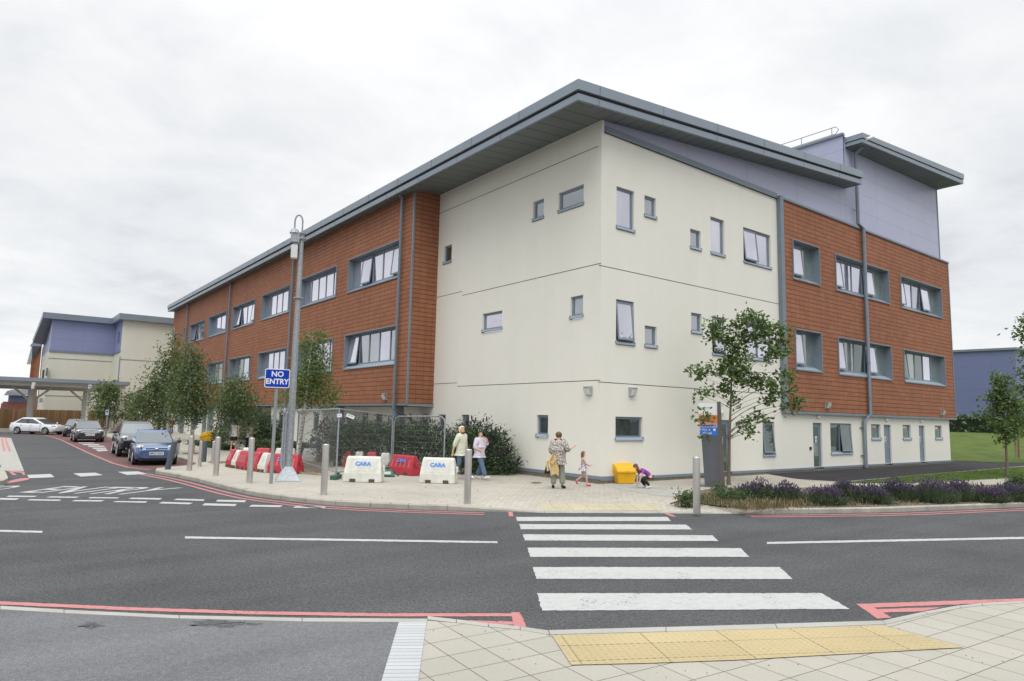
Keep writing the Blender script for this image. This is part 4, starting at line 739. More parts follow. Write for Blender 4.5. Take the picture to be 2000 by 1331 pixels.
m = MB(); m.quad((4.9, 85.48, 8.02), (10.75, 85.48, 8.02), (10.75, 85.48, 11.4), (4.9, 85.48, 11.4)); m.quad((10.74, 85.5, 8.1), (10.74, 80.5, 8.1), (10.74, 80.5, 11.4), (10.74, 85.5, 11.4)); m.quad((4.89, 85.5, 8.02), (S3.x-.01, S3.y, 8.02), (S3.x-.01, S3.y, 9.2), (4.89, 85.5, 11.4)); m.build('lilac_cladding', PURPF, fb)
m = MB(); m.box(4.86, 10.75, 85.4, 85.5, 7.9, 8.1); m.box(10.66, 10.75, 80.5, 85.45, 8.0, 8.18); m.box(10.68, 10.75, 80.44, 80.5, 0, 7.5); m.build('edge_trim', GREY, fb)
m = MB(); m.hexa([(4.1, 84.9, 11.32), (10.5, 84.9, 11.32), (10.5, 86.5, 11.32), (4.1, 86.5, 11.32), (4.03, 84.8, 11.92), (10.5, 84.8, 11.92), (10.5, 86.5, 11.92), (4.03, 86.5, 11.92)])
m.hexa([(4.06, 85.0, 11.42), (5.0, 86., 11.3), (5.0, 95.2, 9.3), (3.78, 94.6, 9.4), (4.03, 84.8, 11.9), (5.0, 86, 11.9), (5.0, 95.2, 9.8), (3.74, 94.8, 9.77)])
m.hexa([(10.3, 79.9, 11.35), (26.3, 79.9, 11.35), (26.3, 86.6, 11.35), (10.3, 86.6, 11.35), (10.25, 79.8, 11.96), (26.3, 79.8, 11.96), (26.3, 86.6, 11.96), (10.25, 86.6, 11.96)]); m.build('roof', GREYL, fb)
m = MB()
for z in (7.2, 3.3): m.box(4.88, 10.7, 85.47, 85.49, z, z+.05); m.box(10.76, 26, 80.47, 80.49, z, z+.05)
m.build('render_joints', mat('joint_soft', (.22, .20, .15), .9), fb)
for (px, py0, py1) in ((90.8, 719, 733), (84, 723, 738)):
    a = PX(px, py0, 4.8); c = PX(px+2, py1, 4.8); m = MB(); m.box(4.78, 4.9, a.y-.5, a.y+.4, c.z, a.z); m.build('window', GL_DARK, fb)
m = MB(); m.box(10.70, 10.73, 82.2, 83, 9.1, 10.3); m.build('window', GL_DARK, fb)
m = MB(); m.box(8.2, 8.6, 85.25, 85.47, 2.5, 3.0); m.build('wall_lamp', LGT, fb); m = MB(); m.box(4.55, 4.85, 86.9, 87.3, 2.6, 3.05); m.build('wall_lamp', LGT, fb)
m = MB(); m.tube([(S2.x-.2, S2.y-.3, 0), (S2.x-.2, S2.y-.3, 9.8)], .12, 8); m.build('downpipe', PIPE, fb)
wg = empty('clinic_wing', (3.6, 99, 0), 0, 'narrow terracotta wing with a low grey roof at the left end of the further building', 'building', world=True)
a = PY(61.5, 700, 99); c = PY(78, 700, 99); m = MB(); m.quad((a.x, 99, 0), (c.x-.5, 99, 0), (c.x-.5, 99, 9.6), (a.x, 99, 7.6)); m.quad((c.x-.5, 99, 0), (c.x, 97.6, 0), (c.x, 97.6, 10), (c.x-.5, 99, 9.6)); m.build('tiled_wall', TILE, wg)
p = [PY(63.2, 670, 97.5), PY(80, 671, 97.5), PY(80, 677, 97.5), PY(62.8, 676, 97.5), PY(52, 712, 108), PY(53.5, 707, 108), PY(62, 712.5, 100)]
m = MB(); m.quad(p[0], p[1], p[2], p[3]); m.quad(p[0], p[3], p[4], p[5]); m.quad(p[3], p[2], p[6], p[4]); q0 = [Vector((v.x, v.y+6, v.z+.0)) for v in (p[0], p[1])]; m.quad(p[1], p[0], q0[0], q0[1]); m.build('roof', GREYL, wg)
m = MB(); b1 = PY(16, 764, 110); b2 = PY(56, 764, 110); b3 = PY(56, 800, 110)
lb = empty('low_brick_building', (2.5, 110, 0), 0, 'distant low building with brick base and dark hipped roof behind the timber fence', 'building', world=True)
m.quad((1.2, 110, 0), (6, 110, 0), (6, 110, PY(30, 785.5, 110).z), (1.9, 110, PY(16, 785, 110).z)); m.build('brick_wall', mat('red_brick', (.23, .095, .07), .85, 0, .2, 3.), lb)
m = MB(); z0, z1 = PY(16, 786, 110).z, PY(16, 772, 110).z; x0 = PY(16.5, 775, 110).x; m.quad((x0, 110.05, z0-1), (6, 110.05, z0-1), (6, 110.05, z1), (x0, 110.05, z1)); m.build('grey_cladding', SHEDP, lb)
m = MB(); pr_ = [PY(7.5, 772.5, 109.2), PY(60, 772.5, 109.2), PY(60, 761, 113), PY(24, 761, 113), PY(14, 764, 109.8)]; m.quad(*pr_); m.build('roof', mat('slate_roof', (.10, .10, .11), .7), lb)
m = MB(); e0 = PY(2, 788, 118); m.quad((e0.x, 118, 0), (4, 118, 0), (4, 118, e0.z), (e0.x, 118, e0.z)); m.build('lower_wing', mat('dull_panels', (.25, .28, .33), .6), lb)
# canopy
cn = empty('entrance_canopy', (4, 76, 0), 0, 'long white steel canopy with grey roof edge on round columns behind the parked cars', 'canopy', world=True)
WH = mat('white_steel', (.74, .73, .67), .5, 0, .05, .6)
m = MB(); m.box(-14, 10.6, 71.9, 80.2, 4.30, 4.61); m.build('roof', GREYL, cn)
m = MB(); m.box(-14, 10.5, 72.2, 80.0, 4.22, 4.295); m.box(-14, 10.4, 73.0, 73.4, 3.92, 4.22); m.box(-14, 10.4, 79.3, 79.7, 3.75, 4.22); m.build('beams', WH, cn)
for px, r, y in ((57, .26, 76), (163.5, .26, 76), (-60, .26, 76), (168.6, .12, 73.6)):
    x = PY(px, 820, y).x; c = MB(); c.tube([(x, y, -.1), (x, y, 4.22)], r, 18); cc = c.build('column', WH, cn, smooth=True)
    if r > .2:
        for s_ in (-1, 1):
            m = MB(); m.tube([(x+s_*.2, y, 2.75), (x+s_*1.7, y, 4.1)], .09, 8); m.build('brace', WH, cc, smooth=True)
for px in (66, 176.5):
    x = PY(px, 745, 71.8).x; m = MB(); m.obox((x, 71.7, 4.1), (.25, .2, .22)); m.lathe((x-.02, 71.7, 3.62), [(.11, 0), (.13, .12), (.13, .34), (.06, .4)], 10) if px < 100 else m.obox((x-.05, 71.7, 3.95), (.2, .2, .2)); m.build('canopy_light', mat('white_enamel', (.66, .66, .64), .4), cn)
# timber fence and low wall
tf = empty('timber_fence', (2, 83, 0), 0, 'brown close boarded timber fence behind the canopy columns', 'fence', world=True)
zt = PY(0, 799, 83).z; m = MB(); m.box(-16, 10.6, 83, 83.04, -.1, zt); m.build('boards', WOODF, tf); m = MB(); 
for z in (.5, 1.6): m.box(-16, 10.6, 83.04, 83.1, z, z+.08)
m.build('rails', WOODF, tf)
for x in (-13, -10, -7, -4, -1, 2, 5, 8): m = MB(); m.box(x, x+.1, 82.96, 83.0, -.1, zt+.03); m.build('post', WOODF, tf)
a, c = G(-260, 843, -.12), G(38, 845, -.12); d = (c-a).normalized(); m = MB(); u = d; v = Vector((-d.y, d.x, 0))
p4 = [a, c, c+v*.45, a+v*.45]; m.prism([(q.x, q.y) for q in p4], -.15, .22); wl = m.build('low_wall', CONC, org=Vector((c.x, c.y, 0))); tag(wl, 'low pale concrete wall at the road edge behind the white car', 'wall')
# blue shed to the right
sh = empty('blue_shed', (86.5, 27, 1.6), 0, 'big flat blue panelled shed standing above the grass bank', 'building', world=True)
cA, cB, cC = Vector((82.5, 54.5)), Vector((87.3, 24.4)), Vector((103, 21.5))
m = MB(); m.quad((*cA, 3.3), (*cB, 3.3), (*cB, 10.55), (*cA, 10.55)); m.quad((*cB, 3.3), (*cC, 3.3), (*cC, 10.55), (*cB, 10.55)); m.build('panel_wall', SHEDP, sh)
m = MB(); m.quad((*cA, 1), (*cB, 1), (*cB, 3.3), (*cA, 3.3)); m.quad((*cB, 1), (*cC, 1), (*cC, 3.3), (*cB, 3.3)); m.build('brick_base', mat('red_brick', (.23, .095, .07), .85, 0, .2, 3.), sh)
m = MB(); m.hexa([(*(cA+Vector((-.2, 0))), 10.5), (*(cB+Vector((-.2, -.2))), 10.5), (*cC, 10.5), (cC.x, 60, 10.5), (*(cA+Vector((-.2, 0))), 10.75), (*(cB+Vector((-.2, -.2))), 10.75), (*cC, 10.75), (cC.x, 60, 10.75)]); m.build('roof_edge', GREY, sh)
p0 = PY(1917, 830, 0.001) if False else None
dd = (cB-cA).normalized(); m = MB(); q = cB-dd*3.6; q2 = cB-dd*1.9; nn2 = Vector((dd.y, -dd.x))*-.06
if nn2.x > 0: nn2 = -nn2
for i in range(9): z = 1.8+i*.16; m.quad((*(q+nn2), z), (*(q2+nn2), z), (*(q2+nn2), z+.12), (*(q+nn2), z+.12))
m.build('louvred_door', mat('door_bluegrey', (.16, .22, .30), .5), sh)
# ================================================================== TREES AND SHRUBS
def leaf_cloud(m, cs, B, n, size, asp=.62, droop=0., clump=.22, per=10, seed=1, hollow=0.):
    """leaf-sized faces gathered in clumps inside the ellipsoids cs=[(centre, rx, ry, rz)]"""
    r = random.Random(seed); vol = [c[1]*c[2]*c[3] for c in cs]; vol = [v**.75 for v in vol]; T = sum(vol); cl = []
    for c, v in zip(cs, vol):
        k = max(2, int(n/per*v/T))
        for _ in range(k):
            while True:
                q = Vector((r.uniform(-1, 1), r.uniform(-1, 1), r.uniform(-1, 1)))
                if hollow < q.length < 1: break
            cen = c[0]+Vector((q.x*c[1], q.y*c[2], q.z*c[3])); cl.append(cen); sp = clump*r.uniform(.55, 1.3)
            for _ in range(per):
                p = cen+Vector((r.gauss(0, sp), r.gauss(0, sp), r.gauss(0, sp*.8)-droop*abs(r.gauss(0, sp)))); L_ = size*r.uniform(.7, 1.35); w_ = L_*asp/2
                d = Vector((r.gauss(0, 1), r.gauss(0, 1), r.gauss(-droop, .7))).normalized(); s_ = d.cross(Vector((r.gauss(0, 1), r.gauss(0, 1), r.gauss(0, 1)))).normalized(); k_ = d.cross(s_)*L_*.12
                m.add([p, p+d*L_*.45+s_*w_+k_, p+d*L_, p+d*L_*.45-s_*w_+k_], [(0, 1, 2, 3)])
    return cl
def blobs(B, px, seed=3):
    r = random.Random(seed); k = MPP(B); n = Vector((B[0], B[1], 0)).normalized(); out_ = []
    for b_ in px:
        x, y, rx, rz = b_[:4]; off = b_[4]*k if len(b_) > 4 else r.uniform(-.5, .5)*rx*k
        out_.append((PV(x, y, B, off), rx*k, rx*k*.9, rz*k))
    return out_
LF_BIRCH = leafmat('birch_leaves', (.068, .102, .038), (.175, .22, .09)); LF_LIME = leafmat('lime_leaves', (.045, .085, .025), (.18, .25, .08)); LF_DARK = leafmat('shrub_leaves', (.03, .055, .024), (.10, .15, .07), .25); LF_BRIGHT = leafmat('birch_leaves_bright', (.085, .125, .035), (.20, .26, .085))
LF_LAV = leafmat('lavender_leaves', (.05, .075, .045), (.11, .15, .085), .2); LF_DRY = leafmat('dry_grass', (.13, .09, .045), (.33, .24, .135), .2); LF_GREEN = leafmat('bedding_leaves', (.03, .06, .02), (.10, .16, .05), .3)
FL_PUR = leafmat('purple_flowers', (.05, .036, .07), (.15, .115, .185), .15); FL_DPUR = leafmat('buddleia_flowers', (.022, .010, .026), (.085, .025, .10), .15)
def tree(name, base, px, n, size, leaf, bark, r0, label, cat='tree', group=None, top=None, seed=1, droop=0., clump=.22, limbs=14, fork=None, z0=0., per=10, twig=.006):
    B = base; rt = empty(name, B, 0, label, cat, group, world=True); cs = blobs(B, px, seed); r = random.Random(seed)
    m = MB(); cl = leaf_cloud(m, cs, B, n, size, droop=droop, clump=clump, seed=seed, per=per); m.build('crown', leaf, rt)
    tp = PV(*top, B) if top else max((c[0] for c in cs), key=lambda v: v.z); t = MB(); k = 9; pts = []; rs = []
    for i in range(k+1):
        f = i/k; p = Vector(B).lerp(tp, f); p.x += .04*math.sin(f*7+seed)*(tp.z-B.z)*.12; p.y += .04*math.cos(f*5+seed)*(tp.z-B.z)*.12
        if i == 0: p = Vector(B)-Vector((0, 0, .03))
        pts.append(p); rs.append(r0*(1.18 if i == 0 else 1)*(1-f*.9))
    t.tube(pts, rs, 9); tk = t.build('trunk', bark, rt, smooth=True)
    def on(z):
        for a, c in zip(pts, pts[1:]):
            if a.z <= z <= c.z: return a.lerp(c, (z-a.z)/(c.z-a.z))
        return pts[-1].copy() if z > pts[-1].z else pts[1].copy()
    br = MB(); H_ = tp.z-B.z
    tg = [c[0] for c in cs]+r.sample(cl, min(len(cl), int(limbs*1.6)))
    for i, q in enumerate(tg):
        h = Vector((q.x-B.x, q.y-B.y)).length; zs = max(B.z+H_*.28, min(q.z-h*.55, tp.z-.1)); s_ = on(zs); md = s_.lerp(q, .5)+Vector((r.gauss(0, .06)*h, r.gauss(0, .06)*h, h*r.uniform(-.04, .16))); big = i < len(cs)
        rr = max(.006, r0*(.28 if big else .13)*(1-(zs-B.z)/H_*.5)); br.tube([s_, s_.lerp(md, .5)+Vector((0, 0, h*.03)), md, q], [rr, rr*.75, rr*.55, twig], 5, cap=False)
    br.build('branches', bark, rt); return rt
def gb(x, y, z=0.): p = G(x, y, z); return p
BI = dict(cat='tree', group='birch trees along the drop off')
tree('birch_tree', gb(581, 909), [(618, 663, 20, 22), (600, 680, 18, 20), (615, 700, 34, 26), (612, 733, 42, 26), (622, 762, 40, 22), (590, 775, 28, 20), (642, 788, 16, 12), (560, 768, 12, 12), (545, 781, 10, 12), (594, 745, 25, 30), (602, 655, 10, 10)], 7800, .085, LF_BRIGHT, BIRCH, .10, 'bright green young birch rising between the lamp post and the mesh fence panels', top=(612, 650), seed=5, droop=.6, clump=.17, **BI)
tree('birch_tree', gb(462, 880), [(463, 742, 22, 18), (462, 758, 34, 22), (448, 785, 34, 26), (478, 795, 32, 28), (442, 812, 24, 22), (488, 820, 20, 18), (430, 830, 14, 12), (462, 770, 45, 12)], 5200, .12, LF_BIRCH, BIRCH, .10, 'weeping birch with white trunk beside the man in black shorts', top=(462, 735), seed=8, droop=1.1, clump=.22, **BI)
tree('birch_tree', gb(376.5, 886), [(368, 685, 17, 22), (385, 700, 16, 18), (373, 722, 30, 26), (388, 752, 33, 30), (362, 780, 34, 26), (396, 786, 25, 22), (372, 812, 24, 12), (352, 745, 22, 28)], 6200, .12, LF_BIRCH, BIRCH, .10, 'birch with a full dark crown in front of the terracotta wall, behind the steel bollards', top=(370, 672), seed=12, droop=.8, clump=.22, **BI)
tree('birch_tree', gb(326, 862), [(340, 660, 10, 20), (333, 690, 18, 24), (322, 720, 24, 24), (318, 745, 34, 22), (300, 768, 34, 22), (332, 775, 36, 30), (285, 795, 26, 22), (318, 815, 28, 14), (344, 720, 16, 34), (275, 770, 14, 12)], 6400, .16, LF_BIRCH, BIRCH, .13, 'tallest birch with a pointed leaning top next to the far end of the terracotta wall', top=(340, 640), seed=21, droop=.8, clump=.30, **BI)
tree('birch_tree', gb(216, 846), [(210, 752, 18, 12), (208, 765, 27, 16), (206, 788, 26, 18), (212, 806, 22, 14), (190, 800, 10, 14), (226, 770, 14, 14)], 2600, .19, LF_BIRCH, BIRCH, .10, 'small rounded birch in front of the white canopy above the dark parked cars', top=(212, 742), seed=30, droop=.7, clump=.3, **BI)
tree('birch_tree', gb(262, 846), [(268, 790, 22, 18), (256, 808, 20, 14), (282, 812, 16, 14), (262, 776, 14, 12)], 1800, .19, LF_BIRCH, BIRCH, .08, 'low pale green birch between the small rounded birch and the tallest birch', top=(266, 772), seed=31, droop=.7, clump=.3, **BI)
tree('lime_tree', gb(1423, 947), [(1468, 625, 28, 16), (1492, 640, 20, 16), (1440, 640, 16, 10), (1398, 636, 24, 12), (1400, 652, 20, 18), (1425, 665, 20, 18), (1470, 660, 30, 14), (1520, 655, 18, 22), (1528, 680, 16, 18), (1505, 690, 22, 12), (1440, 700, 28, 22), (1425, 725, 20, 26), (1455, 735, 30, 18), (1490, 745, 26, 14), (1360, 722, 16, 12), (1372, 735, 12, 10), (1395, 722, 18, 10), (1420, 765, 14, 18), (1435, 780, 10, 12), (1538, 735, 14, 16), (1545, 760, 12, 10), (1515, 765, 16, 14), (1500, 785, 14, 8), (1560, 785, 14, 10), (1535, 790, 14, 8), (1385, 765, 16, 6), (1368, 770, 10, 5), (1480, 815, 14, 12), (1498, 818, 8, 8), (1372, 818, 12, 13, -105), (1374, 800, 8, 6, -105), (1452, 830, 14, 12), (1467, 845, 10, 8), (1365, 850, 8, 5, -105)], 4300, .135, LF_LIME, BARK, .062, 'young lime tree with thin spreading limbs in front of the cream corner wall', 'tree', None, top=(1432, 640), seed=4, clump=.12, limbs=16, per=7, twig=.004)
tree('lime_tree', gb(1967, 930), [(1955, 742, 16, 14), (1962, 765, 24, 16), (1945, 780, 18, 12), (1965, 795, 24, 18), (1935, 805, 14, 10), (1955, 825, 22, 14), (1975, 845, 18, 14), (1985, 790, 18, 16), (1960, 855, 14, 10)], 2300, .14, LF_LIME, BARK, .06, 'young lime tree standing on the small lawn in front of the blue shed', 'tree', None, top=(1957, 732), seed=14, clump=.16, limbs=10, per=8)
tree('lime_tree', gb(2040, 960), [(1993, 655, 12, 18), (2020, 640, 30, 30), (2000, 735, 14, 12), (2030, 700, 34, 30), (2010, 760, 18, 10), (2040, 770, 34, 34), (1998, 690, 8, 8), (2045, 820, 26, 22)], 2200, .12, LF_LIME, BARK, .07, 'lime tree cut off by the right edge, only its outer leaves showing', 'tree', None, top=(2040, 620), seed=16, clump=.14, limbs=8, per=8)
# staked tree on the bank
sb = gb(1990, 893, .3); tree('staked_tree', sb, [(1985, 815, 16, 16), (1998, 800, 14, 14), (1992, 840, 18, 12)], 900, .16, LF_LIME, BARK, .05, 'staked sapling in a ring of bare earth on the grass bank', 'tree', None, top=(1988, 800), seed=17, clump=.2, limbs=4)
k = MPP(sb)
for n_, dx in enumerate((-5, 2)):
    p = PV(1990+dx, 893, sb); m = MB(); m.tube([(p.x, p.y, p.z-.1), (p.x, p.y, p.z+55*k)], .05, 8); o = m.build('tree_stake', mat('pale_stake_wood', (.30, .23, .13), .85, 0, .15, 8), org=Vector((p.x, p.y, p.z))); tag(o, ['left of two timber stakes beside the sapling on the grass bank', 'right of two timber stakes beside the sapling on the grass bank'][n_], 'stake', 'timber stakes on the bank')
# buddleias
def shrub(name, base, px, n, size, leaf, label, cat, seed=1, asp=.3, flowers=None, fl=.22, group=None, clump=.2, nfl=0, droop=.2, stems=8, per=10):
    rt = empty(name, base, 0, label, cat, group, world=True); cs = blobs(base, px, seed); m = MB(); r = random.Random(seed); cl = leaf_cloud(m, cs, base, n, size, asp, droop, clump, per, seed); m.build('foliage', leaf, rt)
    s_ = MB()
    for q in r.sample(cl, min(stems*3, len(cl))): s_.tube([Vector((base[0]+r.uniform(-.3, .3), base[1]+r.uniform(-.3, .3), base[2])), Vector(base).lerp(q, .5)+Vector((0, 0, .1)), q], [.02, .014, .004], 4, cap=False)
    s_.build('stems', BARK, rt)
    if flowers:
        f = MB(); k = 0
        while k < nfl:
            c = r.choice(cs); th = r.uniform(0, 2*math.pi); u = r.uniform(.1, 1); p = c[0]+Vector((math.cos(th)*c[1]*math.sqrt(1-u*u)*1.02, math.sin(th)*c[2]*math.sqrt(1-u*u)*1.02, u*c[3]*1.04)); d = Vector((math.cos(th)*.5*(1-u)+r.gauss(0, .22), math.sin(th)*.5*(1-u)+r.gauss(0, .22), .35+u*.6)).normalized(); l = fl*r.uniform(.6, 1.3); w_ = fl*.11
            f.tube([p, p+d*l*.3, p+d*l*.7+Vector((0, 0, -.02)), p+d*l+Vector((0, 0, -l*.18))], [w_*.7, w_, w_*.8, w_*.15], 5); k += 1
        tag(f.build('flower_spikes', flowers, rt), kind='stuff')
    return rt
shrub('buddleia_bush', gb(742, 910), [(650, 870, 36, 38), (690, 865, 44, 42), (740, 868, 46, 40), (790, 868, 44, 40), (840, 868, 40, 42), (640, 845, 20, 22), (700, 840, 40, 22), (760, 842, 44, 20), (820, 842, 40, 22), (865, 880, 26, 34)], 15000, .15, LF_DARK, 'broad dark buddleia bush behind the mesh fence panels', 'bush', 3, .24, FL_DPUR, .26, nfl=210, clump=.2)
shrub('buddleia_bush', gb(948, 926), [(905, 860, 28, 34), (935, 855, 34, 34), (956, 892, 34, 34), (925, 895, 36, 34), (985, 900, 22, 28), (975, 865, 24, 24), (998, 912, 16, 14), (950, 915, 40, 16), (900, 895, 18, 36)], 12500, .13, LF_DARK, 'rounded buddleia bush with purple spikes behind the two walking women', 'bush', 6, .24, FL_DPUR, .25, nfl=130, clump=.17)
shrub('evergreen_bush', gb(505, 872), [(500, 845, 26, 26), (520, 835, 22, 28), (485, 855, 20, 18), (535, 850, 18, 24), (505, 820, 16, 14), (425, 850, 12, 14), (440, 858, 16, 12)], 6500, .13, LF_DARK, 'dark evergreen bush in the corner behind the woman with a shoulder bag', 'bush', 9, .4, clump=.2)
def hedge(name, pts, w_, h_, n, size, leaf, label, seed=1, z=0.):
    r = random.Random(seed); rt = empty(name, Vector((*pts[0], z)), 0, label, 'hedge', world=True); m = MB(); P_ = [Vector(p) for p in pts]; tot = sum((c-a).length for a, c in zip(P_, P_[1:]))
    core = MB()
    for a, c in zip(P_, P_[1:]):
        d = (c-a).normalized(); nn_ = Vector((-d.y, d.x))*w_*.38; core.prism([tuple(a+nn_), tuple(c+nn_), tuple(c-nn_), tuple(a-nn_)], z, z+h_*.86)
        for _ in range(int(n*(c-a).length/tot)):
            q = a.lerp(c, r.random())+Vector((-d.y, d.x))*w_*.5*r.uniform(-1, 1); zz_ = z+h_*(1 if r.random() < .5 else r.random())*r.uniform(.88, 1.04); L_ = size*r.uniform(.6, 1.3)
            if zz_ < z+h_*.8: q = q+Vector((-d.y, d.x))*w_*.5*(.6 if r.random() < .5 else -.6)
            e_ = Vector((r.gauss(0, 1), r.gauss(0, 1), r.gauss(.3, 1))).normalized(); s_ = e_.cross(Vector((r.gauss(0, 1), r.gauss(0, 1), r.gauss(0, 1)))).normalized(); p = Vector((q.x, q.y, zz_)); m.add([p, p+e_*L_*.5+s_*L_*.3, p+e_*L_, p+e_*L_*.5-s_*L_*.3], [(0, 1, 2, 3)])
    core.build('stems', mat('hedge_core', (.014, .024, .008), .95), rt); m.build('foliage', leaf, rt); return rt
hedge('box_hedge', g2([(492, 885), (530, 886), (560, 890), (590, 893)], 0), 1.0, .62, 6000, .07, leafmat('box_leaves', (.03, .06, .012), (.09, .14, .03), .2), 'clipped green box hedge behind the red and white barriers')
hedge('low_hedge', g2([(378, 868), (400, 871), (425, 875), (450, 880)], 0), .9, .22, 2500, .08, LF_DARK, 'low dark planting strip in front of the far yellow bin')
hd = hedge('shrub_hedge', [(66.5, 30.5), (68.9, 25.4), (71.6, 20.4), (75, 14)], 2.4, 1.5, 4200, .30, LF_DARK, 'long dark shrub hedge along the top of the grass bank', z=1.5)
# planting bed: lavender, green edging shrubs, dry grass
lav_px = [(1475, 968, 30, 17, 22), (1532, 970, 32, 18, 20), (1602, 972, 36, 19, 21), (1655, 966, 24, 18, 22), (1700, 970, 34, 20, 22), (1760, 964, 36, 19, 24), (1815, 968, 34, 20, 22), (1868, 966, 26, 17, 20), (1925, 968, 30, 17, 18), (1975, 966, 32, 18, 18)]
lab = ['leftmost lavender plant, next to the lime trunk', 'second lavender plant from the lime trunk', 'third lavender plant from the lime trunk, below the open double window', 'fourth and smallest lavender plant from the lime trunk', 'fifth lavender plant from the lime trunk, before the tarmac apron', 'sixth lavender plant from the lime trunk, before the lawn', 'seventh lavender plant from the lime trunk, before the lawn', 'eighth lavender plant from the lime trunk, before the gap', 'second lavender plant from the right edge', 'lavender plant cut by the right edge']
for i, (x, y, rx, rz, up) in enumerate(lav_px):
    rx *= 1.18; up *= 1.08
    B = gb(x, y+12); kk = MPP(B); rt = empty('lavender_plant', B, 0, lab[i]+', with purple flower heads', 'lavender', 'lavender plants in the bed by the road', world=True); r = random.Random(40+i); m = MB(); f = MB(); lump = [(Vector((r.uniform(-.55, .55)*rx*kk, r.uniform(-.45, .45)*rx*kk, 0)), r.uniform(.55, .8), r.uniform(.72, 1.22)) for _ in range(4)]
    for _ in range(1500):
        lo_, ls, lh = r.choice(lump); th = r.uniform(0, 2*math.pi); u = r.random()**.6; q = B+lo_+Vector((math.cos(th)*u*rx*kk*ls, math.sin(th)*u*rx*kk*ls*.9, 0)); hgt = (1.2-.5*u*u)*lh*up*kk*r.uniform(.5, 1.15); tp = q+Vector((math.cos(th)*u*.16+r.gauss(0, .03), math.sin(th)*u*.16+r.gauss(0, .03), hgt)); s_ = Vector((r.gauss(0, 1), r.gauss(0, 1), 0)).normalized()*.008
        m.add([q-s_, q+s_, tp+s_*.5, tp-s_*.5], [(0, 1, 2, 3)]); md = q.lerp(tp, r.uniform(.3, .9)); e_ = Vector((r.gauss(0, 1), r.gauss(0, 1), .8)).normalized()*.06; m.add([md, md+e_*.5+s_, md+e_, md+e_*.5-s_], [(0, 1, 2, 3)])
    for _ in range(480):
        lo_, ls, lh = r.choice(lump); th = r.uniform(0, 2*math.pi); u = r.random()**.5; q = B+lo_+Vector((math.cos(th)*u*rx*kk*ls*1.1, math.sin(th)*u*rx*kk*ls, (1.4-.5*u*u)*lh*up*kk*r.uniform(.75, 1.2))); d = Vector((math.cos(th)*u*.5, math.sin(th)*u*.5, 1)).normalized()*r.uniform(.04, .075); f.tube([q, q+d*.5, q+d], [.008, .013, .004], 4)
    m.build('foliage', LF_LAV, rt); tag(f.build('flower_heads', FL_PUR, rt), kind='stuff')
for i, (x, y, rx, rz, lb_) in enumerate([(1337, 978, 9, 12, 'small leafy shrub at the left tip of the planting bed'), (1352, 976, 9, 12, 'small shrub directly behind the front steel bollard'), (1405, 962, 10, 12, 'leafy shrub at the foot of the grey totem sign'), (1430, 975, 32, 13, 'low green shrub spreading around the lime trunk'), (1490, 972, 26, 11, 'low green shrub in front of the leftmost lavender'), (1885, 955, 12, 12, 'pale green shrub rising behind the lavender towards the right'), (1990, 950, 22, 16, 'green shrub in the bed at the right edge')]):
    shrub('garden_shrub', gb(x, y+8), [(x, y-rz*.3, rx, rz*.8)], 1900 if rx > 20 else 420, .08, LF_GREEN, lb_, 'shrub', 60+i, .35, group='green shrubs in the planting bed', clump=.10, stems=4, per=6)
def tufts(name, poly_px, n, h_, leaf, seed, label_kind='stuff', w_=.006, z=.01, spread=.07):
    r = random.Random(seed); m = MB(); xs_ = [p[0] for p in poly_px]; ys_ = [p[1] for p in poly_px]
    def ins(x, y):
        c = False
        for i in range(len(poly_px)):
            (ax, ay), (bx, by) = poly_px[i], poly_px[i-1]
            if (ay > y) != (by > y) and x < (bx-ax)*(y-ay)/(by-ay)+ax: c = not c
        return c
    k = 0
    while k < n:
        x, y = r.uniform(min(xs_), max(xs_)), r.uniform(min(ys_), max(ys_))
        if not ins(x, y): continue
        k += 1; q = G(x, y, z)
        for _ in range(9):
            a = r.uniform(0, 2*math.pi); s_ = Vector((math.cos(a), math.sin(a), 0)); hh = h_*r.uniform(.4, 1.3); p = q+Vector((r.gauss(0, spread), r.gauss(0, spread), 0)); t_ = Vector((-s_.y, s_.x, 0))*w_; tp = p+s_*hh*r.uniform(.2, .8)+Vector((0, 0, hh)); md = p.lerp(tp, .5)+Vector((0, 0, hh*.12))
            m.add([p-t_, p+t_, md+t_*.7, md-t_*.7], [(0, 1, 2, 3)]); m.add([md-t_*.7, md+t_*.7, tp], [(0, 1, 2)])
    return tag(m.build(name, leaf), kind='stuff')
tufts('dry_grass', [(1335, 978), (1400, 968), (1520, 975), (1600, 985), (1540, 993), (1468, 999), (1400, 989)], 330, .17, LF_DRY, 5)
tufts('ground_cover', [(1335, 978), (1400, 968), (1520, 973), (1600, 980), (1540, 990), (1468, 997), (1400, 987)], 230, .13, leafmat('cover_leaves', (.05, .085, .03), (.15, .17, .07), .25), 25, w_=.009)
tufts('dry_grass', [(1530, 975), (1990, 962), (1998, 975), (1740, 985), (1560, 990)], 150, .15, LF_DRY, 15)
tufts('weeds', [(1540, 985), (1720, 975), (1990, 970), (1995, 979), (1740, 986), (1560, 992)], 260, .08, leafmat('weed_leaves', (.07, .10, .035), (.17, .16, .08), .2), 6)
tufts('mulch_chips', [(1340, 980), (1420, 968), (1990, 965), (1998, 981), (1740, 987), (1560, 993), (1470, 998)], 700, .022, leafmat('mulch_leaf', (.09, .065, .045), (.38, .33, .27), .1), 7, w_=.016, spread=.15)
tufts('lawn_blades', [(1640, 944), (1800, 928), (2000, 912), (2000, 931), (1860, 938), (1760, 943)], 2600, .035, leafmat('lawn_blades', (.07, .12, .02), (.16, .24, .05), .3), 8, w_=.006)
tufts('bank_blades', [(1860, 850), (2000, 852), (2000, 900), (1862, 897)], 5, .05, LF_GREEN, 9)
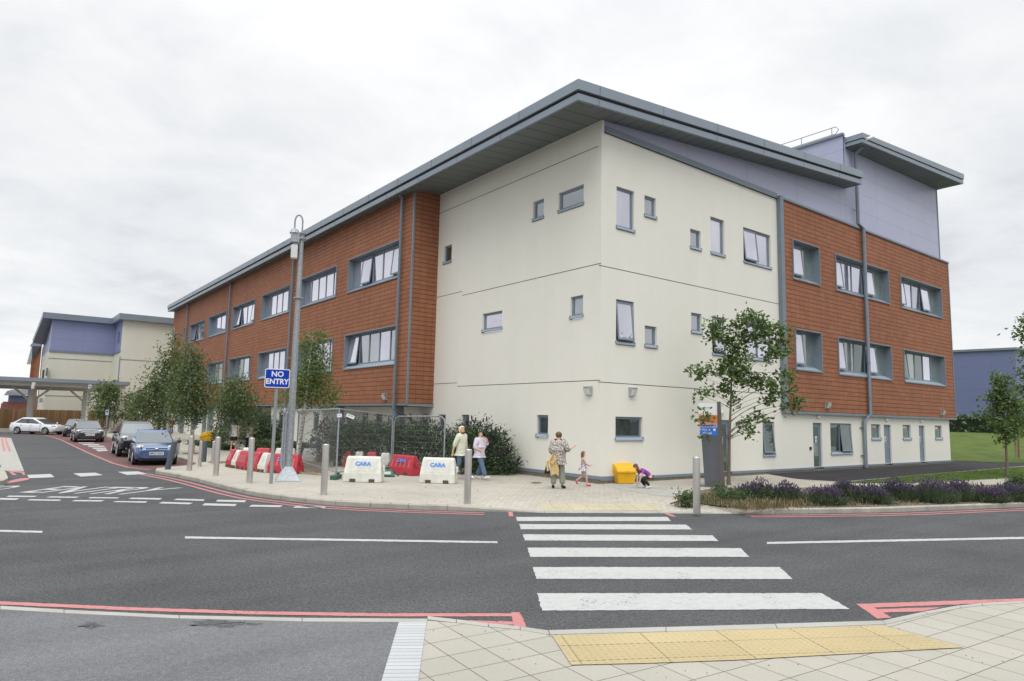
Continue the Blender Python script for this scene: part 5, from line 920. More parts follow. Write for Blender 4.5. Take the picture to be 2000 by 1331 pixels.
def strokes(c, u, v, n_, width, size, m_, parent, seed, name='faint_writing'):
    r = random.Random(seed); mb = MB(); x = 0.
    while x < width-size*.4:
        w_ = size*r.uniform(.28, .5)
        if r.random() < .13: x += size*.35; continue
        h_ = size*r.choice((.55, .6, .95)); o_ = size*.08
        for (xa, xb, ya, yb) in ((x, x+size*.13, 0, h_), (x+w_-size*.12, x+w_, 0, size*.58), (x, x+w_, size*.48 if r.random() < .6 else 0, size*.6 if r.random() < .6 else o_+.0)):
            if yb < ya: ya, yb = yb, ya
            mb.quad(*[c+u*p+v*q+n_*.001 for p, q in ((xa, ya), (xb, ya), (xb, yb), (xa, yb))])
        x += w_+size*.14
    return mb.build(name, m_, parent)
# ================================================================== VEHICLES
CGLASS = glassmat('car_glass', (.03, .037, .04), .12, (.85, .92, .95)); TYRE = mat('tyre_rubber', (.018, .018, .019), .85); RIM = mat('alloy_rim', (.42, .43, .44), .35, .8); BLK = mat('black_plastic', (.022, .022, .024), .6); LAMPG = mat('headlamp_glass', (.52, .54, .56), .12, .3, spec=.9); CHROME = mat('chrome_trim', (.7, .7, .72), .15, 1.); REDL = mat('tail_lamp_red', (.35, .015, .015), .2)
PLATE = mat('number_plate_white', (.72, .72, .70), .4); INK = mat('black_ink', (.012, .012, .014), .6)
def loft(m, rings, cap=True):
    n = len(rings[0]); vs = [p for r in rings for p in r]; fs = []
    for i in range(len(rings)-1):
        for k in range(n): fs.append((i*n+k, i*n+(k+1) % n, (i+1)*n+(k+1) % n, (i+1)*n+k))
    if cap: fs += [tuple(reversed(range(n))), tuple(range((len(rings)-1)*n, len(rings)*n))]
    m.add(vs, fs)
def car(base, head, Lc, Wc, Hc, paint, label, cat='car', plate='', suv=False, grille='slot', rails=False, lower=None, wheel_r=.31, roofx=(-.33, -.01), ws=(.285, -.465), lampsz=(.19, .16), group=None):
    s = .93; rt = empty('parked_car', base, math.atan2(head[1], head[0]), label, cat, group or 'cars in the drop off bay'); Lc *= s; Wc *= s; Hc *= s; w_ = Wc/2; wr = wheel_r*s
    if suv: st = [(-.5, .30, .62, .84), (-.485, .22, .66, .93), (-.44, .19, .67, .98), (-.30, .17, .665, 1), (-.1, .17, .65, 1), (.1, .17, .64, 1), (.22, .17, .635, 1), (.30, .17, .625, 1), (.38, .18, .60, .98), (.44, .20, .575, .95), (.475, .22, .535, .90), (.5, .27, .46, .82)]
    else: st = [(-.5, .28, .60, .80), (-.485, .20, .66, .90), (-.44, .15, .67, .96), (-.30, .13, .655, 1), (-.1, .13, .64, 1), (.1, .13, .625, 1), (.22, .13, .615, 1), (.30, .13, .60, .99), (.38, .135, .57, .965), (.44, .15, .535, .92), (.475, .17, .495, .86), (.5, .22, .43, .77)]
    rings = []
    for x, zb, zt, wf in st:
        zb *= Hc; zt *= Hc; W2 = w_*wf; h = zt-zb; half = [(.0, zb), (.80*W2, zb), (.95*W2, zb+.05), (1.0*W2, zb+h*.38), (1.0*W2, zb+h*.62), (.965*W2, zb+h*.88), (.90*W2, zt-.005), (.72*W2, zt+.012), (.35*W2, zt+.022), (0, zt+.025)]
        full = half+[(-y, z) for y, z in half[-2:0:-1]]; rings.append([(x*Lc, y, z) for y, z in full])
    m = MB(); loft(m, rings); body = m.build('body', paint, rt, smooth=True, sharp=38)
    ax = .305*Lc; cutters = []
    for x in (-ax*.98, ax):
        cm = MB(); cm.tube([(x, -w_*1.2, wr), (x, w_*1.2, wr)], wr*1.16, 28); c = cm.build('cut', paint); c.matrix_world = rt.matrix_basis.copy(); cutters.append(c)
    bpy.context.view_layer.update()
    for c in cutters: md = body.modifiers.new('b', 'BOOLEAN'); md.object = c; md.operation = 'DIFFERENCE'; md.solver = 'EXACT'
    me = bpy.data.meshes.new_from_object(body.evaluated_get(bpy.context.evaluated_depsgraph_get())); body.modifiers.clear(); body.data = me
    me.set_sharp_from_angle(angle=R(35))
    for c in cutters: bpy.data.objects.remove(c)
    m = MB(); m.box(-.47*Lc, .46*Lc, -w_*.72, w_*.72, .16*Hc, .50*Hc)
    m.build('wheel_well', BLK, rt)
    # cabin
    zb = .615*Hc if not suv else .635*Hc; bf, br = ws[0]*Lc, ws[1]*Lc; rf, rr = roofx[1]*Lc, roofx[0]*Lc; zt = Hc*(.975 if not suv else .97)
    lv = []
    for t in (0, .80, .90, 1.0):
        z = zb+(zt-zb)*t; tt = min(t/.9, 1.); xf = bf+(rf-bf)*tt-(.10 if t == 1. else 0); xr = br+(rr-br)*tt**1.2+(.10 if t == 1. else 0); wy = w_*(.905-.185*tt-(.06 if t == 1. else 0)); ring = []
        for y in (-.93, -.6, -.2, .2, .6, .93): ring.append((xf-.10*Lc*.3*(y*y)*(1.1-tt*.4), wy*y, z))
        xs_ = [xf-.055*Lc, xf-.09*Lc]; fr = [.47, .53, .90, .985]
        for x in [xf-.045*Lc]+[xf-.075*Lc]+[xf+(xr-xf)*f for f in fr]: ring.append((x, wy, z))
        for y in (.85, .3, -.3, -.85): ring.append((xr+.03*(1-abs(y)), wy*y*.97, z)) if False else ring.append((xr-.035*(1-y*y), wy*y, z))
        for x in [xf+(xr-xf)*f for f in fr[::-1]]+[xf-.075*Lc]+[xf-.045*Lc]: ring.append((x, -wy, z))
        lv.append(ring)
    n = len(lv[0]); cab = MB(); gs = {}
    def seg(k):
        if k < 5: return 'windscreen'
        if k in (5, 6): return None
        if k == 7: return 'side_window_a'
        if k == 8: return 'pillar'
        if k == 9: return 'side_window_b'
        if k in (10, 11): return None
        if k in (12, 13, 14): return 'rear_window'
        if k in (15, 16): return None
        if k == 17: return 'side_window_c'
        if k == 18: return 'pillar'
        if k == 19: return 'side_window_d'
        return None
    pil = MB()
    for i in range(3):
        for k in range(n):
            q = (lv[i][k], lv[i][(k+1) % n], lv[i+1][(k+1) % n], lv[i+1][k]); g = seg(k) if i == 0 else None
            if g == 'pillar': pil.quad(*q)
            elif g: gs.setdefault(g, MB()).quad(*q)
            else: cab.quad(*q)
    cx_ = (rf+rr)/2; cab.add([(cx_, 0, zt+.018)]+lv[3], [(0, 1+k, 1+(k+1) % n) for k in range(n)])
    cb = cab.build('roof', paint, rt, smooth=True, sharp=50); pil.build('door_pillar', BLK, rt)
    for g, mb in gs.items(): mb.build('windscreen' if g == 'windscreen' else ('rear_window' if g == 'rear_window' else 'side_window'), CGLASS, rt, smooth=True)
    m = MB(); e = lv[0]; m.tube([e[0], e[1], e[2], e[3], e[4], e[5]], .018, 5); m.build('wiper_tray', BLK, rt)
    for x in (-ax*.98, ax):
        for sd__ in (-1, 1):
            y = sd__*(w_*.985-.09); m = MB(); o_ = Vector((x, y, wr))
            prof = [(wr*.66, -.095), (wr*.93, -.1), (wr, -.07), (wr, .07), (wr*.93, .1), (wr*.66, .095)]; ring = []
            for r_, dy in prof: ring.append([(x+r_*math.cos(2*math.pi*k/24), y+sd__*dy, wr+r_*math.sin(2*math.pi*k/24)) for k in range(24)])
            loft(m, ring); wh = m.build('wheel', TYRE, rt, smooth=True)
            m = MB(); yo = y+sd__*.098
            for k in range(5):
                a = 2*math.pi*k/5+.3; d = Vector((math.cos(a), 0, math.sin(a))); t_ = Vector((-d.z, 0, d.x))*.03; c0 = Vector((x, yo, wr)); m.add([c0-t_*1.3, c0+t_*1.3, c0+d*wr*.62+t_, c0+d*wr*.62-t_], [(0, 1, 2, 3)]) 
            m.tube([(x+wr*.63*math.cos(2*math.pi*k/24), yo, wr+wr*.63*math.sin(2*math.pi*k/24)) for k in range(25)], .022, 6); m.tube([(x, yo-.01, wr), (x, yo+.008*sd__, wr)], .05, 12); m.build('rim', RIM, wh)
    nose = .5*Lc
    for sd__ in (-1, 1):
        m = MB(); m.ell((.436*Lc, sd__*w_*.70, (.525 if not suv else .545)*Hc-.02), (lampsz[0]*.92, w_*.235, lampsz[1]*.60), 16, 10, -sd__*.5); m.build('headlight', LAMPG, rt, smooth=True)
        m = MB(); m.ell((.458*Lc, sd__*w_*.70, (.535 if not suv else .55)*Hc-.02), (lampsz[0]*.98, w_*.06, lampsz[1]*.4), 10, 6); m.build('lamp_bulb', CHROME, rt, smooth=True)
        m = MB(); m.ell((-.478*Lc, sd__*w_*.78, .60*Hc), (.08, w_*.14, .13), 10, 6); m.build('tail_light', REDL, rt, smooth=True)
        m = MB(); m.ell((bf-.14*Lc*.62, sd__*(w_+.09), zb+.055), (.06, .10, .065), 12, 8); m.tube([(bf-.08*Lc, sd__*w_*.9, zb+.02), (bf-.085*Lc, sd__*(w_+.05), zb+.04)], .03, 6); m.build('wing_mirror', paint if lower is None and not suv else BLK, rt, smooth=True)
        m = MB(); 
        for x in (.19*Lc, -.02*Lc, -.235*Lc): m.box(x, x+.012, sd__*w_*1.0-.004, sd__*w_*1.0+.002, .2*Hc, .56*Hc)
        m.build('door_gap', BLK, rt)
        m = MB()
        for x in (-.005*Lc+.05, -.22*Lc+.04): m.obox((x, sd__*(w_+.004), .555*Hc), (.17, .02, .03))
        m.build('door_handle', paint, rt)
        m = MB(); m.obox((0, sd__*w_*.985, .17*Hc), (.42*Lc, .05, .07)); m.build('sill', BLK, rt)
        if rails or suv:
            m = MB(); m.tube([(rf-.06, sd__*w_*.70, zt-.01), (rf-.16, sd__*w_*.70, zt+.055), (rr+.14, sd__*w_*.70, zt+.055), (rr+.05, sd__*w_*.70, zt-.01)], .02, 6); m.build('roof_rail', CHROME, rt, smooth=True)
    fz = .43*Hc if not suv else .47*Hc; m = MB()
    if grille == 'slot': m.obox((nose-.085, 0, .475*Hc), (.12, w_*.98, .055))
    elif grille == 'tiger': m.obox((nose-.055, 0, .445*Hc), (.10, w_*.86, .085))
    else: m.obox((nose-.05, 0, .445*Hc), (.12, w_*.95, .14))
    gr = m.build('grille', BLK, rt, bevel=.012)
    m = MB()
    if grille == 'tiger': m.tube([(nose+.0, -w_*.45, .475*Hc), (nose+.012, -w_*.2, .448*Hc), (nose+.015, w_*.2, .448*Hc), (nose+.0, w_*.45, .475*Hc)], .016, 6); m.tube([(nose-.02, -w_*.45, .475*Hc), (nose+.0, -w_*.4, .415*Hc), (nose+.012, w_*.4, .415*Hc), (nose-.02, w_*.45, .475*Hc)], .016, 6)
    else: m.ell((nose-.02, 0, .475*Hc), (.03, .07, .028), 12, 6)
    m.build('badge', CHROME, gr, smooth=True)
    m = MB(); m.obox((nose-.072, 0, .235*Hc), (.13, w_*1.30, .14*Hc)); lo = m.build('lower_grille', lower or BLK, rt, bevel=.03)
    m = MB(); m.obox((nose-.125, 0, .165*Hc), (.20, w_*1.50, .05*Hc)); m.build('bumper_lip', BLK, rt, bevel=.02)
    for sd__ in (-1, 1): m = MB(); m.ell((nose-.075, sd__*w_*.62, .25*Hc), (.06, .07, .04), 10, 6); m.build('fog_light', LAMPG, rt)
    m = MB(); pz = .345*Hc; m.obox((nose+.012, 0, pz), (.03, .50, .115)); pl = m.build('number_plate', PLATE, rt)
    if plate == '#': strokes(Vector((nose+.029, -.21, pz-.03)), Vector((0, 1, 0)), Vector((0, 0, 1)), Vector((1, 0, 0)), .42, .08, INK, pl, 9)
    elif plate: text(plate, .105, INK, pl, frame_m((nose+.029, 0, pz), (0, 1, 0), (0, 0, 1)), 'plate_lettering', .002, .001, .82)
    return rt
NAVY = mat('dark_blue_paint', (.018, .022, .035), .25, .2, coat=1.); BLUE = mat('mid_blue_paint', (.065, .12, .26), .28, .35, coat=1.); GREYP = mat('graphite_paint', (.045, .05, .058), .25, .4, coat=1.); WHP = mat('white_car_paint', (.70, .71, .74), .25, 0, coat=1.); BLKP = mat('black_car_paint', (.020, .021, .023), .22, .2, coat=1.)
def cpos(px, py, head, back): p = G(px, py, -.12); h = Vector((head[0], head[1])).normalized(); return (p.x-h.x*back, p.y-h.y*back, -.12)
h = Vector((-.10, -.995)).normalized(); pf = Vector((5.52, 30.15)); car((pf.x-h.x*1.18, pf.y-h.y*1.18, -.12), h, 3.92, 1.68, 1.46, BLUE, 'small mid blue hatchback at the front of the row of parked cars', plate='MK52 OHO', lower=BLK)
h = Vector((-.06, -1)).normalized(); pf = Vector((5.82, 35.75)); car((pf.x-h.x*1.3, pf.y-h.y*1.3, -.12), h, 4.58, 1.86, 1.76, BLKP, 'black off-roader with roof rails parked behind the blue hatchback', suv=True, grille='big', rails=True, wheel_r=.36, roofx=(-.40, .06), ws=(.24, -.47))
h = Vector((-.02, -1)).normalized(); pf = Vector((5.58, 52.15)); car((pf.x-h.x*1.25, pf.y-h.y*1.25, -.12), h, 4.3, 1.80, 1.50, GREYP, 'dark grey hatchback with chrome grille and roof rails in the middle of the bay', grille='tiger', rails=True, plate='#')
h = Vector((-.1, -1)).normalized(); pf = Vector((5.75, 62.2)); car((pf.x-h.x*1.2, pf.y-h.y*1.2, -.12), h, 4.1, 1.74, 1.46, NAVY, 'very dark blue car half hidden behind the dark grey hatchback', grille='slot')
h = Vector((.72, -.69)).normalized(); p0 = G(82, 849, -.12); car((p0.x-.2, p0.y+.7, -.12), h, 4.36, 1.82, 1.48, WHP, 'white hatchback standing side-on in front of the timber fence', grille='slot', roofx=(-.27, .02))
# parked car behind the hedge
cp = PV(1876, 832, Vector((74, 27.5, 1.6))); car((cp.x, cp.y, 1.55), (-.8, .6), 4.5, 1.8, 1.5, mat('silver_car_paint', (.36, .38, .40), .25, .5, coat=1.), 'silver car parked on the bank behind the shrub hedge', group='cars by the blue shed')
# ================================================================== PEOPLE
SKIN_ = mat('skin', (.64, .38, .28), .6, 0, .05, 20); SKINP = mat('pale_skin', (.62, .38, .29), .6); EYE = mat('eye_dark', (.03, .02, .02), .3); LIPS = mat('lips', (.48, .20, .17), .5)
def skin_mesh(name, J, E, rad, m, parent, sub=2):
    ks = list(J); me = bpy.data.meshes.new(name); me.from_pydata([tuple(J[k]) for k in ks], [(ks.index(a), ks.index(c)) for a, c in E], [])
    o = bpy.data.objects.new(name, me); COL.objects.link(o); md = o.modifiers.new('s', 'SKIN'); md.use_smooth_shade = True
    for i, k in enumerate(ks):
        r = rad[k]; me.skin_vertices[0].data[i].radius = r if isinstance(r, tuple) else (r, r); me.skin_vertices[0].data[i].use_root = (i == 0)
    s_ = o.modifiers.new('u', 'SUBSURF'); s_.levels = sub; s_.render_levels = sub
    q = bpy.data.meshes.new_from_object(o.evaluated_get(bpy.context.evaluated_depsgraph_get())); bpy.data.objects.remove(o); q.materials.clear(); q.materials.append(m); q.name = name
    o = bpy.data.objects.new(name, q); COL.objects.link(o); o.parent = parent; return o
def join_into(o, mb, mats):
    me = o.data; nv = len(me.vertices)
    for m in mats: me.materials.append(m)
    bm = bmesh.new(); bm.from_mesh(me); vs = [bm.verts.new(v) for v in mb.v]
    for f, k in zip(mb.f, mb.mi):
        fc = bm.faces.new([vs[i] for i in f]); fc.material_index = k; fc.smooth = True
    bm.to_mesh(me); bm.free()
def person(base, facing, H, label, pose=None, top=None, legs=None, shoes=None, hair=None, hairstyle='short', skirt=None, sleeves='short', shorts=False, cat='person', group=None, build=1., child=False, hand_dir=None, skin=None, loose=.0):
    s = H/1.7; b = build; skin = skin or SKIN_
    J = dict(pel=(0, 0, .95), spine=(0, 0, 1.12), chest=(0, 0, 1.29), neck=(0, -.005, 1.45), h1=(0, .012, 1.535), h2=(0, .015, 1.61), h3=(0, .0, 1.665), shl=(-.165, 0, 1.385), shr=(.165, 0, 1.385), ell=(-.21, -.03, 1.11), elr=(.21, -.03, 1.11), wrl=(-.22, .05, .87), wrr=(.22, .05, .87), pal=(-.22, .075, .80), par=(.22, .075, .80), hil=(-.085, 0, .90), hir=(.085, 0, .90), knl=(-.095, .02, .50), knr=(.095, .02, .50), anl=(-.095, -.02, .09), anr=(.095, -.02, .09), tol=(-.105, .11, .035), tor=(.105, .11, .035))
    if pose: J.update(pose)
    J = {k: Vector(v)*s for k, v in J.items()}; hs = 1.18 if child else 1.
    rad = dict(pel=(.125*b, .095*b), spine=(.115*b, .09*b), chest=(.13*b, .10*b), neck=.05, h1=(.062*hs, .075*hs), h2=(.078*hs, .092*hs), h3=(.062*hs, .07*hs), shl=.058*b, shr=.058*b, ell=.040*b, elr=.040*b, wrl=.026, wrr=.026, pal=(.034, .018), par=(.034, .018), hil=.088*b, hir=.088*b, knl=.056*b, knr=.056*b, anl=.036, anr=.036, tol=.032, tor=.032)
    rad = {k: tuple(x*s for x in v) if isinstance(v, tuple) else v*s for k, v in rad.items()}
    E = [('pel', 'spine'), ('spine', 'chest'), ('chest', 'neck'), ('neck', 'h1'), ('h1', 'h2'), ('h2', 'h3'), ('chest', 'shl'), ('chest', 'shr'), ('shl', 'ell'), ('shr', 'elr'), ('ell', 'wrl'), ('elr', 'wrr'), ('wrl', 'pal'), ('wrr', 'par'), ('pel', 'hil'), ('pel', 'hir'), ('hil', 'knl'), ('hir', 'knr'), ('knl', 'anl'), ('knr', 'anr'), ('anl', 'tol'), ('anr', 'tor')]
    rt = empty('person', base, math.atan2(facing[1], facing[0])-math.pi/2, label, cat, group)
    bo = skin_mesh('body', J, E, rad, skin, rt)
    x = MB(); hd = (J['h2']-J['neck']).normalized(); fwd = Vector((0, 1, 0)); fwd = (fwd-hd*fwd.dot(hd)).normalized(); side = fwd.cross(hd); hc = J['h1'].lerp(J['h2'], .55)
    x.k = 0; x.ell(hc+fwd*.095*s*hs-hd*.012*s, (.011*s, .018*s, .018*s), 8, 6)
    for sg in (-1, 1): x.k = 0; x.ell(hc+side*sg*.078*s*hs-hd*.005*s, (.010*s, .016*s, .026*s), 8, 6); x.k = 1; x.ell(hc+side*sg*.03*s*hs+fwd*.083*s*hs+hd*.018*s, (.009*s, .005*s, .005*s), 8, 5)
    x.k = 2; x.ell(hc+fwd*.082*s*hs-hd*.047*s, (.014*s, .005*s, .004*s), 8, 5); x.k = 0
    for sg, w0, p0_ in ((-1, 'wrl', 'pal'), (1, 'wrr', 'par')):
        d = (J[p0_]-J[w0]).normalized(); pt = (hand_dir or {}).get(p0_); t_ = d.cross(Vector((0, 0, 1))); t_ = t_.normalized() if t_.length > .1 else Vector((0, 1, 0)); nrm = d.cross(t_)
        for i, (o_, l_) in enumerate(((-.027, .062), (-.009, .075), (.009, .07), (.026, .055))):
            p = J[p0_]+t_*o_*s; q = p+d*l_*.6*s+nrm*.006*s; x.tube([p, q, q+(d*.75+nrm*.5)*l_*.55*s], [.0095*s, .0085*s, .006*s], 6)
        p = J[p0_]-d*.02*s+t_*.03*s; x.tube([p, p+(d*.6+t_*.8)*.03*s, p+(d*1.+t_*.8)*.05*s], [.011*s, .010*s, .007*s], 6)
    join_into(bo, x, [EYE, LIPS])
    gr = lambda ks, g: {k: (tuple(v+g*s for v in rad[k]) if isinstance(rad[k], tuple) else rad[k]+g*s) for k in ks}
    if top:
        ks = ['pel', 'spine', 'chest', 'shl', 'shr']; g = gr(ks, .022+loose); g['chest'] = tuple(v+.018*s for v in rad['chest']); JJ = {k: J[k] for k in ks}; EE = [e for e in E if e[0] in ks and e[1] in ks]
        hem = J['pel']+(J['hil']+J['hir'] - 2*J['pel'])*.5*1.6; JJ['hem'] = hem+Vector((0, 0, -.02*s)); g['hem'] = ((.128*b+loose)*s, (.108*b+loose)*s)
        if J['pel'].z > .7*s: EE.append(('pel', 'hem'))
        else: JJ.pop('hem'); g.pop('hem')
        for sd_, e_, w_ in (('shl', 'ell', 'wrl'), ('shr', 'elr', 'wrr')):
            f = {'short': .62, 'elbow': 1.0, 'threeq': 1.45, 'long': 1.92, 'none': .0}[sleeves]
            if f == 0: continue
            if f <= 1: JJ[e_] = J[sd_].lerp(J[e_], f); g[e_] = (.058*b+loose*.5)*s
            else: JJ[e_] = J[e_]; g[e_] = (.054*b+loose*.5)*s; JJ[w_] = J[e_].lerp(J[w_], f-1); g[w_] = (.044+loose*.4)*s; EE.append((e_, w_))
            EE.append((sd_, e_))
        JJ['nk'] = J['chest'].lerp(J['neck'], .72); g['nk'] = .066*s; EE.append(('chest', 'nk')); skin_mesh('top', JJ, EE, g, top, rt)
    if legs:
        ks = ['pel', 'hil', 'hir', 'knl', 'knr']; g = gr(ks, .010); g['pel'] = (.10*b*s, .09*b*s); g['hil'] = g['hir'] = .080*b*s; JJ = {k: J[k].copy() for k in ks}; JJ['pel'] = J['pel'].lerp((J['hil']+J['hir'])/2, .6); EE = [('pel', 'hil'), ('pel', 'hir'), ('hil', 'knl'), ('hir', 'knr')]
        for sd_ in 'lr':
            JJ['an'+sd_] = J['kn'+sd_].lerp(J['an'+sd_], .93); g['an'+sd_] = .072*b*s; EE.append(('kn'+sd_, 'an'+sd_)); g['kn'+sd_] = .072*b*s
        if shorts:
            for sd_ in 'lr': EE.remove(('kn'+sd_, 'an'+sd_)); JJ.pop('an'+sd_); g.pop('an'+sd_); JJ['kn'+sd_] = J['hi'+sd_].lerp(J['kn'+sd_], .92); g['kn'+sd_] = .092*s
        skin_mesh('shorts' if shorts else 'trousers', JJ, EE, g, legs, rt)
    if shoes:
        for sd_ in 'lr':
            a, t_ = J['an'+sd_], J['to'+sd_]; d = (t_-a); d = d.normalized(); sk = MB(); sk.tube([a-d*.045*s-Vector((0, 0, .02*s)), a+d*.02*s-Vector((0, 0, .025*s)), t_.lerp(a, .2), t_+d*.035*s, t_+d*.055*s], [.034*s, .045*s, .044*s, .036*s, .016*s], 10); sk.build('shoe', shoes, rt, smooth=True)
    if skirt:
        c = J['spine']; sk = MB(); rings = []; r = random.Random(3)
        for z, rr in ((.10, .115), (.0, .125), (-.12, .17), (-.24, .235), (-.36, .29)):
            rings.append([tuple(c+Vector((math.cos(a)*rr*s*(1+.10*math.sin(5*a)*(-z*2.2)), math.sin(a)*rr*s*.92*(1+.10*math.sin(5*a+1)*(-z*2.2)), z*s))) for a in [2*math.pi*k/28 for k in range(28)]])
        loft(sk, rings, cap=False); sk.build('skirt', skirt, rt, smooth=True)
    if hair:
        hb = MB(); hc2 = J['h2']+hd*.012*s-fwd*.012*s; R_ = .098*s*hs; vs = []; n_, m_ = 18, 10; long_ = {'short': .0, 'bob': .075, 'long': .30, 'tied': .02}[hairstyle]
        for i in range(m_+1):
            th = math.pi*i/m_
            for k in range(n_):
                ph = 2*math.pi*k/n_; dirv = side*math.sin(th)*math.cos(ph)+fwd*math.sin(th)*math.sin(ph)+hd*math.cos(th); front = max(0, fwd.dot(dirv)); drop = max(0, -hd.dot(dirv)); rr = R_*(1.04-.0*front)
                p = hc2+dirv*rr
                if front > .25 and th > 1.0: p -= fwd*(front-.2)*.075*s*hs*1.6
                if long_ and th > 1.5: 
                    lf = (th-1.5)/1.64; p = p-Vector((0, 0, 1))*long_*s*lf*(1 if fwd.dot(dirv) < .35 else .35)-fwd*.02*s*lf
                vs.append(tuple(p+Vector((math.sin(i*5.3+k*2.1), math.cos(k*3.7+i), 0))*.003*s))
        hb.add(vs, [(i*n_+k, i*n_+(k+1) % n_, (i+1)*n_+(k+1) % n_, (i+1)*n_+k) for i in range(m_) for k in range(n_)]); hb.build('hair', hair, rt, smooth=True)
    return rt, J
JEAN = mat('blue_denim', (.095, .145, .23), .85, 0, .2, 14.); HB = mat('blonde_hair', (.72, .60, .36), .6, 0, .12, 30); HD = mat('dark_brown_hair', (.035, .020, .014), .5, 0, .3, 40); HBR = mat('brown_hair', (.115, .062, .032), .55, 0, .3, 40); HAUB = mat('auburn_hair', (.20, .085, .038), .55, 0, .3, 30); WSH = mat('white_fabric', (.70, .70, .70), .8, 0, .05, 8); CRM = mat('cream_blouse', (.66, .67, .53), .8, 0, .06, 9)
SAGE = mat('sage_trousers', (.24, .265, .22), .85, 0, .08, 9); BLKF = mat('black_fabric', (.018, .018, .020), .85); PINKS = mat('pink_canvas', (.60, .03, .16), .7); PURT = mat('purple_fabric', (.30, .07, .38), .8, 0, .1, 9); LILT = mat('pale_lilac_fabric', (.66, .60, .70), .8, 0, .06, 8); TAN = mat('tan_coat_fabric', (.62, .44, .21), .85, 0, .1, 6)
RX = Vector((.79, -.61)); FX = Vector((.61, .79))
walk = dict(knl=(-.09, .20, .54), anl=(-.09, .28, .12), tol=(-.09, .42, .08), knr=(.09, .0, .50), anr=(.09, -.26, .14), tor=(.10, -.14, .04))
pp, _ = person(gb(899, 936.5), (RX*.85-FX*.5), 1.70, 'woman with blonde bob, cream blouse and jeans walking past the buddleia', dict(walk, pel=(0, 0, .93), elr=(.23, -.10, 1.12), wrr=(.25, -.16, .88), par=(.255, -.16, .81), ell=(-.2, .02, 1.12), wrl=(-.2, .14, .9), pal=(-.2, .17, .83)), CRM, JEAN, WSH, HB, 'bob', sleeves='threeq', group='people on the pavement', build=1.15, loose=.022)
pp, _ = person(gb(935, 936.5), (RX*.8-FX*.55), 1.56, 'dark haired woman in pale top, hand raised to her mouth, by the blonde woman', dict(walk, knl=(-.09, .06, .5), anl=(-.09, -.16, .1), tol=(-.09, -.02, .04), knr=(.09, .2, .52), anr=(.10, .36, .1), tor=(.1, .5, .1), ell=(-.26, .17, 1.22), wrl=(-.10, .24, 1.42), pal=(-.05, .19, 1.48), elr=(.23, -.04, 1.12), wrr=(.16, .16, 1.02), par=(.11, .22, 1.0)), LILT, JEAN, WSH, HD, 'tied', sleeves='threeq', group='people on the pavement', build=1.28, loose=.02)
p3, J3 = person(gb(1090, 954.5), (FX*.93+RX*.35), 1.62, 'short haired woman in a patterned blouse seen from behind, pointing to the right', dict(elr=(.30, .02, 1.16), wrr=(.40, .18, 1.26), par=(.44, .24, 1.30), ell=(-.25, .0, 1.12), wrl=(-.26, .14, .98), pal=(-.25, .20, .96), anl=(-.14, -.08, .09), tol=(-.16, .04, .035), anr=(.13, .03, .09), tor=(.16, .14, .035), knl=(-.12, .0, .5), knr=(.11, .03, .5)), BLOUSE, SAGE, BLKF, HBR, 'short', sleeves='threeq', group='people on the pavement', build=1.32, loose=.045)
cb_ = p3.location; rgt = Vector((.79, -.61, 0)); bk = Vector((-.61, -.79, 0))
def drape(name, px, py, w_, h_, m_, label, cat, th=.10, depth=-.15, prof=((0, .30, 0), (.06, .5, .0), (.2, .72, -.02), (.5, .95, .02), (.8, 1., .03), (1., .95, .03))):
    c = PV(px, py, cb_, depth); mb = MB(); rings = []
    for t, ww, sh in prof:
        rings.append([tuple(c+rgt*(math.cos(a)*w_/2*ww*(1+.08*math.sin(7*t+3*a))+sh)+bk*math.sin(a)*th/2*(1+.45*math.sin(5*a+4*t))+Vector((0, 0, -t*h_-.03*math.sin(3*a)*t))) for a in [2*math.pi*k/28 for k in range(28)]])
    loft(mb, rings)
    if cat == 'coat':
        mb.tube([c+rgt*-.06+Vector((0, 0, .05))+bk*.05, c+rgt*-.14+Vector((0, 0, -.12))+bk*.07, c+rgt*-.06+Vector((0, 0, -.22))+bk*.08, c+rgt*.03+Vector((0, 0, -.10))+bk*.07, c+rgt*.0+Vector((0, 0, .04))+bk*.05], .03, 8)
        mb.tube([c+rgt*-.08+Vector((0, 0, -.05)), c+rgt*-.20+Vector((0, 0, -.16)), c+rgt*-.17+Vector((0, 0, -.42))], [.03, .045, .03], 8)
    o = mb.build(name, m_, org=c, smooth=True); return tag(o, label, cat)
drape('folded_coat', 1082, 892, .25, .52, TAN, 'tan coat hanging over the left arm of the woman in the patterned blouse', 'coat'); drape('handbag', 1069, 904, .17, .30, BLKF, 'black bag hanging behind the tan coat', 'handbag', .09, -.05, ((0, .15, 0), (.3, .5, 0), (.9, 1., 0), (1., .8, 0)))
person(gb(1138.5, 950), RX, 1.03, 'little girl in a floral dress and pink shoes running towards the yellow bin', dict(knl=(-.07, -.02, .50), anl=(-.07, -.34, .26), tol=(-.07, -.28, .13), knr=(.08, .16, .52), anr=(.08, .2, .09), tor=(.08, .34, .05), elr=(.20, .12, 1.12), wrr=(.18, .34, 1.04), par=(.17, .42, 1.06), ell=(-.19, .1, 1.12), wrl=(-.16, .28, 1.0), pal=(-.15, .34, .99)), DRESS, None, PINKS, HAUB, 'long', skirt=DRESS, sleeves='none', group='people on the pavement', child=True, skin=SKINP)
